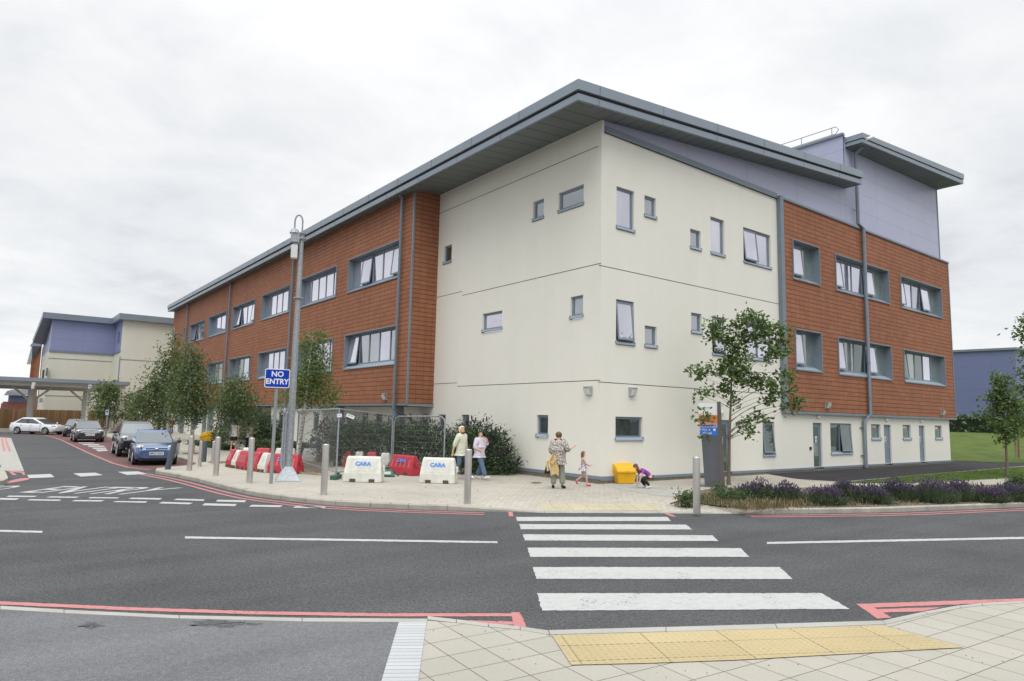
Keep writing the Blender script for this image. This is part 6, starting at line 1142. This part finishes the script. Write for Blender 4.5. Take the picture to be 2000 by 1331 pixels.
person(gb(1258, 954), (-RX*.95-FX*.2), 1.22, 'girl with long brown hair in a purple top bending down beside the yellow bin', dict(pel=(0, -.28, .50), spine=(0, -.14, .62), chest=(0, .04, .72), neck=(0, .22, .80), h1=(0, .30, .83), h2=(0, .36, .88), h3=(0, .37, .95), shl=(-.15, .08, .76), shr=(.15, .08, .76), ell=(-.16, .20, .50), elr=(.16, .20, .50), wrl=(-.12, .26, .26), wrr=(.12, .26, .26), pal=(-.11, .28, .18), par=(.11, .28, .18), hil=(-.09, -.28, .46), hir=(.09, -.28, .46), knl=(-.11, .10, .40), knr=(.11, .10, .34), anl=(-.10, -.22, .10), anr=(.10, -.10, .10), tol=(-.10, -.08, .04), tor=(.10, .04, .04)), PURT, BLKF, WSH, HBR, 'long', sleeves='short', group='people on the pavement', child=True, skin=SKINP)
person(gb(455.5, 880.5), (FX*.9-RX*.45), 1.58, 'man in a white polo shirt and black shorts walking away by the white birch trunk', dict(anl=(-.14, -.16, .10), knl=(-.1, .02, .5), tol=(-.15, -.05, .04), anr=(.12, .12, .09), tor=(.12, .25, .04)), WSH, BLKF, WSH, HD, 'short', sleeves='short', shorts=True, group='people on the pavement', loose=.02)
person(gb(484, 879.5), (FX*.95+RX*.1), 1.46, 'woman in a white top with a diagonal shoulder strap leaning by the dark bush', dict(ell=(-.30, .05, 1.18), wrl=(-.40, .18, 1.0), pal=(-.44, .22, .96)), WSH, BLKF, WSH, HD, 'tied', sleeves='short', group='people on the pavement', build=1.12)
m = MB(); q = PV(478, 862, gb(484, 879.5), .2); m.obox(q, (.9, .35, .04), -.4); bn = m.build('bench_seat', GALV, org=q); 
m = MB(); m.tube([q+Vector((-.3, .1, -.02)), q+Vector((-.3, .1, -q.z))], .03, 8); m.tube([q+Vector((.3, -.1, -.02)), q+Vector((.3, -.1, -q.z))], .03, 8); m.build('leg', GALV, bn); tag(bn, 'grey metal perch bench under the man and woman in white tops', 'bench')
REDC = mat('red_coat_fabric', (.42, .02, .04), .85, 0, .1, 6); MAR = mat('maroon_fabric', (.20, .02, .06), .85); DK = mat('charcoal_fabric', (.03, .03, .035), .85); BLF = mat('slate_blue_fabric', (.06, .10, .16), .85)
for (x, y, hh, tp_, lg, lb_, fc) in ((289, 848.5, 1.45, REDC, DK, 'person in a bright red coat by the cream wall beyond the black off-roader', FX), (309, 848.5, 1.42, DK, BLKF, 'person in a charcoal jacket left of the tallest birch trunk', RX), (320, 848.5, 1.38, BLF, BLF, 'person in slate blue close behind the tallest birch trunk', -RX), (333.5, 850, 1.5, MAR, JEAN, 'person in a maroon top and jeans right of the tallest birch trunk', -FX), (278, 847.5, 1.35, MAR, DK, 'person in dark maroon half hidden behind the roof of the black off-roader', RX), (257, 846.5, 1.4, DK, DK, 'person in dark clothes left of the red coated person, behind the low birch', FX)):
    person(gb(x, y), fc, hh, lb_, None, tp_, lg, BLKF, HD, 'short', sleeves='long', group='people waiting at the entrance', loose=.03)
# ================================================================== STREET FURNITURE
def bollard(px, py, top, r, m_, label, group, tilt=0., cap=True):
    B = gb(px, py); n = Vector((B.x, B.y, 0)); hgt = PV(px, top, B).z; m = MB(); o = Vector((0, 0, 0))
    m.lathe((0, 0, -.05), [(r, 0), (r, hgt+.02), (r*.97, hgt+.045), (r*.85, hgt+.055), (.001, hgt+.06)] if cap else [(r, 0), (r, hgt+.05)], 24); ob = m.build('bollard', m_, smooth=True); ob.location = B; 
    if tilt: ob.rotation_euler = (0, tilt, -.66)
    tag(ob, label, 'bollard', group); return ob
SB = 'brushed steel bollards along the kerb'
for (x, y, t_, lb_) in ((1361, 998, 893, 'steel bollard at the tip of the planting bed, right of the crossing'), (912.5, 984, 878, 'steel bollard at the kerb left of the crossing, in front of the walking women'), (632, 967, 868, 'steel bollard in front of the mesh fence corner and white barriers'), (487, 943.4, 855.7, 'steel bollard just left of the no entry sign post'), (421.5, 929.5, 853.8, 'steel bollard in front of the red barrier row, second left of the sign post'), (369.7, 919.7, 852, 'steel bollard nearest the tilted dark bollard, at the kerb nose')):
    bollard(x, y, t_, .083, STEEL, lb_, SB)
for (x, y, t_, lb_) in ((390, 911.5, 861.6, 'short steel bollard touching the upright dark grey bollard'), (415.4, 907, 862.5, 'short steel bollard between the dark grey bollard and the red barriers'), (346.6, 889.6, 853.8, 'far short steel bollard beside the blue hatchback')):
    bollard(x, y, t_, .06, STEEL, lb_, 'short steel bollards by the bay')
DKB = mat('dark_grey_paint', (.075, .095, .12), .5, 0, .08, 5)
bollard(327, 917, 861, .095, DKB, 'dark grey bollard leaning to the right at the tip of the pavement', None, R(11)); bollard(397.4, 902.4, 861.6, .10, DKB, 'upright dark grey bollard beside the short steel bollards', None)
# posts of the bay with small plates
WPL = mat('sign_white', (.76, .76, .76), .45); SBLUE = MT['sign_blue']
for i, (x, y, t_, lb_) in enumerate(((206, 856, 800, 'thin post with a small plate behind the dark grey hatchback'), (271, 856, 799, 'thin post with a small plate above the black off-roader roof'), (374, 884, 800, 'thin post with a pale plate in front of the full dark birch'))):
    B = gb(x, y); rt = empty('sign_post', B, 0, lb_, 'sign post', 'thin plate posts in the bay', world=True); h_ = PV(x, t_, B).z; m = MB(); m.tube([(B.x, B.y, -.05), (B.x, B.y, h_)], .055 if i < 2 else .06, 10); m.build('post', POLEG, rt, smooth=True)
    m = MB(); yw = .66; m.obox((B.x-.05, B.y-.08, h_-.22), (.20, .02, .36), -.3); pl = m.build('plate', mat('post_plate', (.50, .54, .60), .5), rt)
    m = MB(); m.obox((B.x-.055, B.y-.095, h_-.15), (.12, .01, .10), -.3); m.build('plate_symbol', SBLUE, pl)
# no entry sign
B = gb(529, 944.8); rt = empty('no_entry_sign', B, 0, 'blue no entry sign with white letters on a single grey post', 'road sign', world=True)
TLp, TRp, BRp, BLp = [PV(x, y, B) for x, y in ((518, 720), (566.7, 722.4), (565.2, 759.2), (516.5, 756.8))]
# plate faces a little left of the camera; post behind it
tpz = 3.28; m = MB(); tp_ = PV(540.5, 735, B); m.tube([(B.x, B.y, -.05), (B.x+.0, B.y, tpz)], .048, 14); m.build('post', POLEG, rt, smooth=True)
nrm = Vector((-B.x, -B.y, 0)).normalized(); u_ = Vector((-nrm.y, nrm.x, 0)); wd = (TRp-TLp).length; ht = (TLp-BLp).length; cc = (TLp+TRp+BLp+BRp)/4; cc += nrm*.07
def rrect(w_, h_, r_, n=5):
    o = []
    for cx_, cy_, a0 in ((w_/2-r_, h_/2-r_, 0), (-w_/2+r_, h_/2-r_, 90), (-w_/2+r_, -h_/2+r_, 180), (w_/2-r_, -h_/2+r_, 270)):
        for k in range(n+1): a = R(a0+90*k/n); o.append((cx_+r_*math.cos(a), cy_+r_*math.sin(a)))
    return o
def plate(pts, c, u, v, n_, th, m_, name, parent):
    k = len(pts); vs = [c+u*x+v*y for x, y in pts]+[c+u*x+v*y+n_*th for x, y in pts]; mb = MB(); mb.add(vs, [tuple(range(k, 2*k)), tuple(reversed(range(k)))]+[(i, (i+1) % k, k+(i+1) % k, k+i) for i in range(k)]); return mb.build(name, m_, parent)
Zv = Vector((0, 0, 1)); pl = plate(rrect(wd, ht, .05), cc, u_, Zv, nrm, .006, WPL, 'plate', rt); plate(rrect(wd-.045, ht-.045, .035), cc+nrm*.006, u_, Zv, nrm, .003, SBLUE, 'plate_face', pl)
text('NO', .215, WPL, pl, frame_m(cc+nrm*.0095+Zv*.115+u_*.0, u_, Zv), 'lettering', .006, .001, 1.0); text('ENTRY', .215, WPL, pl, frame_m(cc+nrm*.0095-Zv*.10, u_, Zv), 'lettering', .006, .001, .94)
m = MB(); 
for z in (-.12, .12): m.obox(cc-nrm*.03+Zv*z, (.5, .02, .03), math.atan2(u_.y, u_.x)); m.obox(Vector((B.x, B.y, cc.z+z)), (.12, .12, .03), math.atan2(u_.y, u_.x))
m.build('bracket', POLEG, rt)
# camera mast
B = gb(562, 939); rt = empty('camera_mast', B, 0, 'tall galvanised mast with hooped cable at the top and a pyramid base', 'mast', world=True); kk = MPP(B)
zt = PV(588, 468, B).z; m = MB(); m.tube([(B.x, B.y, 0), (B.x, B.y, 3.0), (B.x, B.y, 3.02), (B.x, B.y, zt)], [.110, .106, .102, .068], 8); m.build('pole', GALV, rt)
m = MB(); a = math.atan2(u_.y, u_.x); sz = .36; q = []
for (s_, z) in ((sz, -.02), (sz, .015), (.11, .42)):
    q.append([(B.x+s_*(cx_*math.cos(a)-cy_*math.sin(a)), B.y+s_*(cx_*math.sin(a)+cy_*math.cos(a)), z) for cx_, cy_ in ((-1, -1), (1, -1), (1, 1), (-1, 1))])
loft(m, q); m.build('base', GALV, rt)
m = MB(); m.lathe((B.x, B.y, 0), [(.09, zt-.02), (.14, zt+.0), (.14, zt+.04), (.09, zt+.06), (.09, zt+.15), (.14, zt+.16), (.14, zt+.2)], 12); 
lf = -u_; m.obox(Vector((B.x, B.y, zt+.03))+lf*.20, (.26, .22, .30), a); m.lathe((B.x+lf.x*.22, B.y+lf.y*.22, zt+.17), [(.16, 0), (.1, .12), (.03, .16)], 10); hd_ = m.build('head', GALV, rt)
m = MB(); arc = [Vector((B.x, B.y, zt+.55))+lf*(.115-.115*math.cos(t))+Zv*(.0+.22*math.sin(t)) for t in [math.pi*k/12 for k in range(13)]]; m.tube([(B.x, B.y, zt+.15)]+arc+[(B.x+lf.x*.23, B.y+lf.y*.23, zt+.28)], .026, 8); m.build('cable_hoop', GALV, hd_, smooth=True)
m = MB(); m.obox(Vector((B.x, B.y, zt-.42))+lf*.2, (.2, .2, .42), a); m.build('control_box', mat('white_enamel', (.66, .66, .64), .4), rt, bevel=.02)
m = MB(); m.tube([Vector((B.x, B.y, 1.9))+lf*.2, Vector((B.x, B.y, .5))+lf*.22, Vector((B.x, B.y, .16))+lf*.12+nrm*.12, Vector((B.x, B.y, .16))-lf*.1+nrm*.2], .035, 8); m.tube([Vector((B.x, B.y, z))+lf*.14 for z in (.3, 1.2, 2.0)], .05, 8); m.lathe((B.x+lf.x*.2, B.y+lf.y*.2, 2.0), [(.05, 0), (.06, .1), (.02, .16)], 8); m.tube([Vector((B.x, B.y, 2.1))-lf*.16, Vector((B.x, B.y, 2.1))-lf*.28], .03, 6); m.build('winch_pipe', GALV, rt, smooth=True)
m = MB(); m.lathe((B.x, B.y, PV(578, 584, B).z), [(.125, 0), (.15, .01), (.15, .04), (.12, .05)], 12); m.build('collar', GALV, rt)
# yellow grit bins
YEL = mat('yellow_plastic', (.78, .44, .012), .42, 0, .06, 3.)
def gritbin(c, ang, sc_, label):
    rt = empty('grit_bin', c, ang, label, 'grit bin'); rt.scale = (sc_,)*3; m = MB(); lo, hi = (.30, .235), (.36, .285); rings = []
    n = 22
    def sect(sx_, sy_, z, zf=None): return [(-sx_, -sy_, z), (sx_, -sy_, z), (sx_, sy_, z if zf is None else zf), (-sx_, sy_, z if zf is None else zf)]
    loft(m, [sect(.30, .235, 0), sect(.36, .285, .40, .52)]); bo = m.build('tub', YEL, rt, bevel=.02)
    m = MB()
    for i in range(13):
        x = -.29+i*.0485; f = x/.30; m.hexa([(f*.30-.011, -.238, .02), (f*.30+.011, -.238, .02), (f*.30+.011, -.225, .02), (f*.30-.011, -.225, .02), (f*.355-.011, -.292, .36), (f*.355+.011, -.292, .36), (f*.355+.011, -.27, .36), (f*.355-.011, -.27, .36)])
    for i in range(9):
        y = -.2+i*.05; f = y/.235
        for sg in (-1, 1): m.hexa([(sg*.303, f*.235-.01, .02), (sg*.303, f*.235+.01, .02), (sg*.29, f*.235+.01, .02), (sg*.29, f*.235-.01, .02), (sg*.363, f*.28-.01, .38), (sg*.363, f*.28+.01, .38), (sg*.34, f*.28+.01, .38), (sg*.34, f*.28-.01, .38)])
    m.build('ribs', YEL, bo)
    m = MB(); prof = [(-.315, .37), (-.325, .43), (-.27, .50), (-.16, .60), (-.02, .665), (.15, .69), (.30, .69), (.305, .52)]; k = len(prof)
    rings = [[(x, y, z) for y, z in prof] for x in (-.385, .385)]; loft(m, rings); ld = m.build('lid', YEL, rt, bevel=.015)
    m = MB(); m.hexa([(-.25, -.245, .527), (.25, -.245, .527), (.25, -.23, .54), (-.25, -.23, .54), (-.25, -.02, .675), (.25, -.02, .675), (.25, -.0, .68), (-.25, -.0, .68)]) ; m.obox((0, -.34, .42), (.10, .03, .07)); m.build('lid_panel', YEL, ld, bevel=.006); return rt
pb = gb(1217, 944); gritbin((pb.x, pb.y, 0), R(-18), .92, 'yellow ribbed grit bin at the corner of the building by the girls')
pb = gb(404.5, 868); gritbin((pb.x, pb.y, 0), R(-120), 1.15, 'far yellow grit bin beside the birches and low dark planting')
# litter bin
pb = gb(614, 894); rt = empty('litter_bin', pb, 0, 'dark grey round topped litter bin behind the mesh fence and white barriers', 'litter bin', world=True); m = MB(); m.lathe(tuple(pb), [(.24, 0), (.27, .55), (.28, .56), (.28, .62), (.25, .64), (.245, .8), (.20, .92), (.1, .96)], 20); m.build('body', mat('bin_grey', (.05, .062, .075), .5), rt, smooth=True)
m = MB(); m.obox(pb+nrm*.26+Vector((-.03, 0, .74)), (.17, .02, .15), a); m.build('label_plate', WPL, rt)
# totem sign
B = gb(1390, 951); n3 = Vector((-B.x, -B.y, 0)).normalized(); n3 = (Matrix.Rotation(R(-14), 3, 'Z') @ n3); u3 = Vector((-n3.y, n3.x, 0)); rt = empty('totem_sign', B, 0, 'tall grey totem sign with white, orange, lilac and blue bands beside the lime trunk', 'sign', world=True)
kk = MPP(B); zt = PV(1370, 788, B).z; hw = .30
def slab3(x0, x1, z0, z1, d0, d1, m_, name, parent, y0off=0.): mb = MB(); P_ = lambda x, z, d: B+u3*x+Zv*z+n3*d; mb.hexa([P_(x0+y0off, z0, d0), P_(x1, z0, d0), P_(x1, z0, d1), P_(x0+y0off, z0, d1), P_(x0, z1, d0), P_(x1, z1, d0), P_(x1, z1, d1), P_(x0, z1, d1)]); return mb.build(name, m_, parent)
TG = mat('totem_grey', (.10, .11, .125), .5, 0, .06, 3.); x0, x1 = -.37, .245
bs = slab3(x0+.07, x1, -.03, 1.66, -.05, .05, TG, 'lower_panel', rt, .10)
E3 = MB(); 
for d0 in (-.07,): E3.hexa([B+u3*p+Zv*z+n3*d for z, xs_ in ((-.03, (.245, .40)), (zt+.05, (.215, .29))) for p, d in ((xs_[0], -.09), (xs_[1], -.09), (xs_[1], .07), (xs_[0], .07))])
E3.build('side_blade', mat('totem_bronze', (.13, .115, .105), .45, .3), rt)
wp = slab3(x0, .225, 2.24, zt, -.04, .052, WPL, 'white_panel', rt); op_ = slab3(x0, .23, 1.98, 2.24, -.04, .053, mat('sign_orange', (.68, .20, .045), .5), 'orange_panel', rt); lp = slab3(x0+.02, .235, 1.845, 1.98, -.04, .053, mat('sign_lilac', (.40, .33, .52), .5), 'lilac_panel', rt); bp_ = slab3(x0+.03, .24, 1.60, 1.845, -.04, .0535, mat('totem_blue', (.03, .16, .60), .5), 'blue_panel', rt)
def st3(s, z, size, m_, par, x=-.32, al='LEFT'): text(s, size, m_, par, frame_m(B+u3*x+Zv*z+n3*.056, u3, Zv), 'lettering', .001, .001, 1., al)
def sc3(z, x, wd_, size, m_, par, seed): strokes(B+u3*x+Zv*z+n3*.056, u3, Zv, n3, wd_, size, m_, par, seed)
sc3(2.45, -.16, .22, .05, mat('pale_ink', (.30, .30, .32), .6), wp, 1); sc3(2.15, -.34, .30, .075, INK, op_, 2); sc3(2.03, -.34, .34, .075, INK, op_, 3); sc3(1.88, -.34, .42, .075, INK, lp, 4); sc3(1.745, -.33, .34, .085, WPL, bp_, 5); sc3(1.635, -.25, .30, .085, WPL, bp_, 6)
st3('1', 2.06, .085, INK, op_, .08); st3('1', 1.91, .085, INK, lp, .13)
m = MB(); cc3 = B+u3*.12+Zv*1.775+n3*.0555; m.obox(cc3, (.07, .004, .07), math.atan2(u3.y, u3.x)); m.build('pictogram', WPL, bp_)
m = MB(); m.obox(B+Zv*-.0, (.9, .4, .06), math.atan2(u3.y, u3.x)); m.build('footing', TG, rt)
# ================================================================== THE WORKS AREA: barriers and mesh fence
WPLA = mat('white_barrier_plastic', (.66, .655, .60), .5, 0, .16, 3.4); RPLA = mat('red_barrier_plastic', (.44, .035, .055), .5, 0, .22, 3.5); RPL2 = mat('pink_faded_plastic', (.55, .14, .16), .5, 0, .15, 4); CBL = mat('lettering_blue', (.05, .25, .70), .5); MUD = mat('mud_smear', (.35, .28, .15), .9, 0, .3, 9)
def barrier(x, y, ang, Lb, m_, label, group=None, txt=True, hgt=.76, Wb=.42, cut=True, z=0.):
    """moulded water filled barrier: upright foot, sloping sides, fork lift notches, end lug"""
    rt = empty('plastic_barrier', (x, y, z), ang, label, 'barrier', group); l = Lb/2; b2 = Wb/2; t2 = .075; zf = .27*hgt/.76
    prof = [(-b2, 0), (b2, 0), (b2, zf), (t2+.03, hgt*.93), (t2, hgt), (-t2, hgt), (-t2-.03, hgt*.93), (-b2, zf)]; rings = []
    for xx, f, e in ((-l, 1, 0), (l, 1, 0)):
        rings.append([(xx+(0.07 if zz > hgt*.5 else 0)*(1 if xx < 0 else -1), yy*f, zz) for yy, zz in prof])
    m = MB(); loft(m, rings); m.box(l-.02, l+.055, -.05, .05, hgt*.42, hgt*.66); bo = m.build('shell', m_, rt, bevel=.018)
    if cut:
        m = MB()
        for cx_ in (-l*.5, l*.5):
            for sg in (-1, 1): m.box(cx_-.085, cx_+.085, sg*b2-.02, sg*b2+.003, -.001, .10)
        m.build('fork_slot', mat('slot_brown', (.10, .07, .035), .9), bo)
        m = MB()
        for sg in (-1, 1):
            for k in range(1 if m_ == WPLA else 5):
                if m_ == WPLA: 
                    yb, zb_, yt, zt_ = sg*(b2-.005), zf+.05, sg*(t2+.05), hgt*.86; m.add([(-l+.16, yb*.96+sg*.006, zb_), (l-.16, yb*.96+sg*.006, zb_), (l-.2, yt+sg*.008, zt_), (-l+.2, yt+sg*.008, zt_)], [(0, 1, 2, 3)])
                else:
                    xx = -l+.17+k*(2*l-.34)/4; yb, zb_, yt, zt_ = sg*(b2+.005), zf+.03, sg*(t2+.055), hgt*.78; m.hexa([(xx-.025, yb-.04*sg, zb_), (xx+.025, yb-.04*sg, zb_), (xx+.025, yb, zb_), (xx-.025, yb, zb_), (xx-.025, yt-.04*sg, zt_), (xx+.025, yt-.04*sg, zt_), (xx+.025, yt+.02*sg, zt_), (xx-.025, yt+.02*sg, zt_)])
        m.build('face_panel' if m_ == WPLA else 'moulded_rib', m_ if m_ == WPLA else RPL2, bo)
    if txt:
        for sg in (-1, 1):
            yb, zb_ = sg*b2, zf; yt, zt_ = sg*t2, hgt*.95; up_ = Vector((0, yt-yb, zt_-zb_)).normalized(); c0 = Vector((0, (yb+yt)/2, (zb_+zt_)/2)); uu_ = Vector((-sg*1., 0, 0)) if sg > 0 else Vector((1, 0, 0)); n_ = uu_.cross(up_)
            text('CARA', .155, CBL, bo, frame_m(c0+n_*.036+up_*.04, uu_, up_), 'lettering', .008, .001, 1.15)
    return rt
def barr_px(xl, xr, y, m_, label, **k):
    a, c = G(xl, y[0], 0), G(xr, y[1], 0); d = c-a; nb = Vector((-d.y, d.x, 0)).normalized(); mid = (a+c)/2+nb*.2; return barrier(mid.x, mid.y, math.atan2(d.y, d.x), d.length-.05, m_, label, **k)
GB = 'plastic barriers round the works'
barr_px(668, 746, (941.5, 943.5), WPLA, 'white CARA barrier at the fence corner, left of the two front ones', group=GB); barr_px(817, 889.5, (943.5, 946), WPLA, 'white CARA barrier nearest the blonde woman, right of the two front ones', group=GB)
barr_px(758, 804, (925, 930.5), RPLA, 'red CARA barrier behind the mesh fence between the two front white barriers', group=GB, hgt=.66)
row = [(7.25, 26.55), (7.28, 26.0), (7.33, 25.6), (7.42, 24.75), (7.56, 23.95), (7.68, 23.5), (8.38, 22.55)]
cols_ = [(RPLA, 'red end barrier at the far left of the front row'), (WPLA, 'short white barrier second from the left end of the front row'), (RPLA, 'first ribbed red barrier after the short white one in the front row'), (RPLA, 'middle ribbed red barrier behind the steel bollard'), (WPLA, 'narrow white barrier left of the no entry post'), (RPLA, 'red CARA barrier right behind the camera mast base')]
for (a_, c_), (m_, lb_) in zip(zip(row, row[1:]), cols_):
    a_, c_ = Vector(a_), Vector(c_); d = c_-a_; mid = (a_+c_)/2+Vector((.22, 0.05)); barrier(mid.x, mid.y, math.atan2(d.y, d.x), d.length-.03, m_, lb_, group=GB, txt=(m_ == RPLA and d.length > .9), Wb=.46, hgt=.64)
bk_ = [(467, 492, 905, WPLA, 'white barrier behind the steel bollards in the back row'), (494, 528, 905.5, RPLA, 'dark red barrier in the back row left of the sign post'), (532, 577, 905.5, WPLA, 'white barrier in the back row between the sign post and birch trunk'), (586, 619, 906, WPLA, 'white barrier behind the mesh right of the birch trunk'), (619, 634, 907, RPLA, 'short faded red barrier behind the front middle steel bollard'), (636, 662, 909, WPLA, 'white CARA barrier behind the mesh next to the fence corner post'), (667, 686, 912, RPLA, 'red barrier behind the left front white barrier'), (688, 709, 913, WPLA, 'white barrier under the mesh bench back'), (711, 736, 914, RPLA, 'dark red barrier right of the mesh bench'), (738, 762, 917, WPLA, 'white barrier next to the lone red barrier behind the mesh')]
for x0_, x1_, y_, m_, lb_ in bk_: barr_px(x0_, x1_, (y_, y_+.6), m_, lb_, group=GB, txt=lb_.startswith('white CARA'), cut=x1_-x0_ > 22, hgt=.6)
# bench back of steel mesh
pb = gb(706, 908); q = PV(706, 880, pb); m = MB(); w2 = .55
for i in range(19): t = i/18; m.tube([q+u_*(-w2+2*w2*t)+Zv*.22, q+u_*(-w2*1.05+2.1*w2*t)-Zv*.02, q+u_*(-w2*1.05+2.1*w2*t)+nrm*.35-Zv*.12], .008, 4)
for z in (.22, .12, .02): m.tube([q-u_*w2+Zv*z, q+u_*w2+Zv*z], .012, 5)
bn = m.build('mesh_bench', mat('blue_grey_mesh', (.22, .26, .31), .45, .3), org=q); m = MB()
for s_ in (-.4, .4): m.tube([q+u_*s_, Vector((q.x+u_.x*s_, q.y+u_.y*s_, 0))], .03, 8)
m.build('leg', GALV, bn); tag(bn, 'blue grey steel mesh bench between the barriers and the buddleia', 'bench')
# mesh fence panels
def mesh_panel(a, c, h0, h1, label, round_top=False):
    a, c = Vector((a.x, a.y, .12)), Vector((c.x, c.y, .12)); rt = empty('mesh_fence_panel', a, 0, label, 'mesh fence', 'temporary mesh fence panels', world=True); L_ = (c-a).length; d = (c-a)/L_
    m = MB(); ta, tc_ = a+Zv*(h0-.12), c+Zv*(h1-.12); m.tube([a-Zv*.06, ta, tc_, c-Zv*.06], .027, 8) if not round_top else m.tube([a-Zv*.06, ta-Zv*.25, ta-Zv*.08+d*.06, ta+d*.25, tc_-d*.25, tc_-Zv*.08-d*.06, tc_-Zv*.25, c-Zv*.06], .027, 8)
    m.tube([a+Zv*.08, c+Zv*.08], .018, 8); m.build('frame', GALV, rt, smooth=True)
    m = MB(); n = int(L_/.045)
    for i in range(1, n):
        t = i/n; p = a.lerp(c, t); q_ = ta.lerp(tc_, t); m.tube([p+Zv*.08, q_-Zv*.03], .0021, 3, cap=False)
    for i in range(9):
        t = .08+.86*i/8; m.tube([a.lerp(ta, t), c.lerp(tc_, t)], .0028, 3, cap=False)
    m.build('mesh', mat('mesh_wire', (.22, .235, .235), .6, .3), rt); return rt
fA, fB, fC, fD = gb(578, 908), gb(656, 936), gb(763, 919), gb(866, 929)
hB = 2.18
mesh_panel(fB, fA, 2.18, 2.12, 'mesh fence panel running from the corner post back to the birch trunk'); mesh_panel(fB, fC, 2.18, 2.02, 'mesh fence panel with small labels, right of the corner post'); mesh_panel(fC+Vector((.05, -.03, 0)), fD, 1.98, 2.02, 'mesh fence panel with rounded corners nearest the walking women', True)
m = MB(); m.tube([(fA.x, fA.y, .05), (fA.x, fA.y, 2.2)], .03, 8); o = m.build('fence_post', GALV, org=fA); tag(o, 'galvanised post of the mesh fence beside the birch trunk', 'post')
FG = mat('green_rubber', (.045, .12, .075), .8, 0, .3, 9)
for i, (p, lb_) in enumerate(((fB, 'green fence foot under the corner post by the left white barrier'), (fC, 'green fence foot under the middle joint of the mesh panels'), (fD, 'green fence foot at the right end of the mesh panels'))):
    m = MB(); m.obox((p.x, p.y, .065), (.62, .22, .13), .9); m.obox((p.x+.1, p.y+.12, .15), (.12, .12, .06), .9); o = m.build('rubber_block', FG, org=Vector((p.x, p.y, 0)), bevel=.02); tag(o, lb_, 'rubber block', 'green feet of the mesh fence')
for i, (px, py, w_, rot_, pan) in enumerate(((663, 812, .15, -.1, 0), (684.5, 813.5, .26, .35, 0))):
    c = PV(px, py, fB, -.06+.1*i); m = MB(); mm = Matrix.Rotation(-rot_, 3, nrm); U, V_ = mm @ u_, mm @ Zv; m.add([c-U*w_/2-V_*.055, c+U*w_/2-V_*.055, c+U*w_/2+V_*.055, c-U*w_/2+V_*.055], [(0, 1, 2, 3)]); o = m.build('hire_label', WPL, org=c); tag(o, ['small square white label tied to the mesh left of the corner post', 'tilted oblong white label tied to the mesh right of the corner post'][i], 'label')
    strokes(c+nrm*.004-U*w_*.4, U, V_, nrm, w_*.8, .045, CBL, o, 30+i)
# green tray barrow lying by the lone red barrier
pb = gb(752, 931); rt = empty('green_barrow', pb, 0, 'green barrow lying on its side between the two front white barriers', 'barrow', world=True); m = MB()
m.hexa([pb+u_*x+nrm*y+Zv*z for x, y, z in ((-.22, -.1, .03), (.32, -.15, .02), (.30, .25, .02), (-.20, .2, .03), (-.12, -.1, .26), (.22, -.1, .22), (.22, .1, .2), (-.12, .1, .24))]); m.build('tray', mat('green_tray', (.02, .13, .08), .5), rt, bevel=.02)
m = MB(); m.tube([pb+u_*.45+nrm*.1+Zv*.03, pb+u_*.05+Zv*.2, pb-u_*.25+Zv*.42, pb-u_*.32+Zv*.75], .02, 6); m.tube([pb+u_*.5-nrm*.15+Zv*.03, pb+u_*.1-nrm*.2+Zv*.2, pb+Zv*.45-nrm*.2+u_*.15], .02, 6); m.build('handles', mat('dark_tube', (.07, .09, .08), .5, .3), rt, smooth=True)
m = MB(); m.obox(pb+u_*.02+nrm*.22+Zv*.13, (.26, .01, .09), a); m.build('label_plate', WPL, rt)
m = MB(); m.tube([pb-u_*.38+Zv*(.3)+nrm*.0, pb-u_*.35+Zv*.3+nrm*.05], .2, 18); m.build('wheel', BLKF, rt)
# excavated tree pit with timber edging
pt = g2([(572, 905), (640, 911), (640, 926), (574, 926)], 0); poly_sheet('excavation', pt, .004, SOIL)
for i, (a_, c_, hh) in enumerate((((571, 909), (654, 913), .18), ((571, 925), (640, 930), .07))):
    p, q_ = G(*a_, 0), G(*c_, 0); d = (q_-p); m = MB(); L_ = d.length; d /= L_; n = int(L_/.14); v_ = Vector((-d.y, d.x, 0))*.03
    for k in range(n): s0, s1 = p+d*(k*.14), p+d*(k*.14+.13); m.prism([(s0.x, s0.y), (s1.x, s1.y), (s1.x+v_.x, s1.y+v_.y), (s0.x+v_.x, s0.y+v_.y)], 0, hh+rnd.uniform(-.02, .02))
    o = m.build('timber_edging', mat('weathered_board', (.33, .29, .22), .9, 0, .3, 6), org=p); tag(o, ['tall weathered board edging behind the tree pit', 'low weathered board edging in front of the tree pit'][i], 'edging')
# manhole covers and tree grates in the paving
for x, y, rx, ry in ((1047, 943, 11, 1.6), (432, 903, 26, 2.0), (375, 886, 20, 1.5)):
    poly_sheet('paving_cover', g2([(x+rx*math.cos(t), y+ry*math.sin(t)) for t in [k*math.pi/8 for k in range(16)]], .006), .006, mat('rusty_cover', (.17, .12, .08), .9, 0, .2, 9))
m = MB(); r = random.Random(5)
for _ in range(120):
    x, y = r.uniform(650, 1330), r.uniform(945, 990); p = G(x, y, .003); s_ = r.uniform(.006, .018); m.lathe((p.x, p.y, 0), [(s_, 0), (s_*.6, s_*.6)], 5)
for _ in range(60):
    x, y = r.uniform(840, 1990), r.uniform(1225, 1325); p = G(x, y, ZN+.003); s_ = r.uniform(.003, .008); m.lathe((p.x, p.y, ZN), [(s_, 0), (s_*.6, s_*.6)], 5)
tag(m.build('grit', SOIL), kind='stuff')
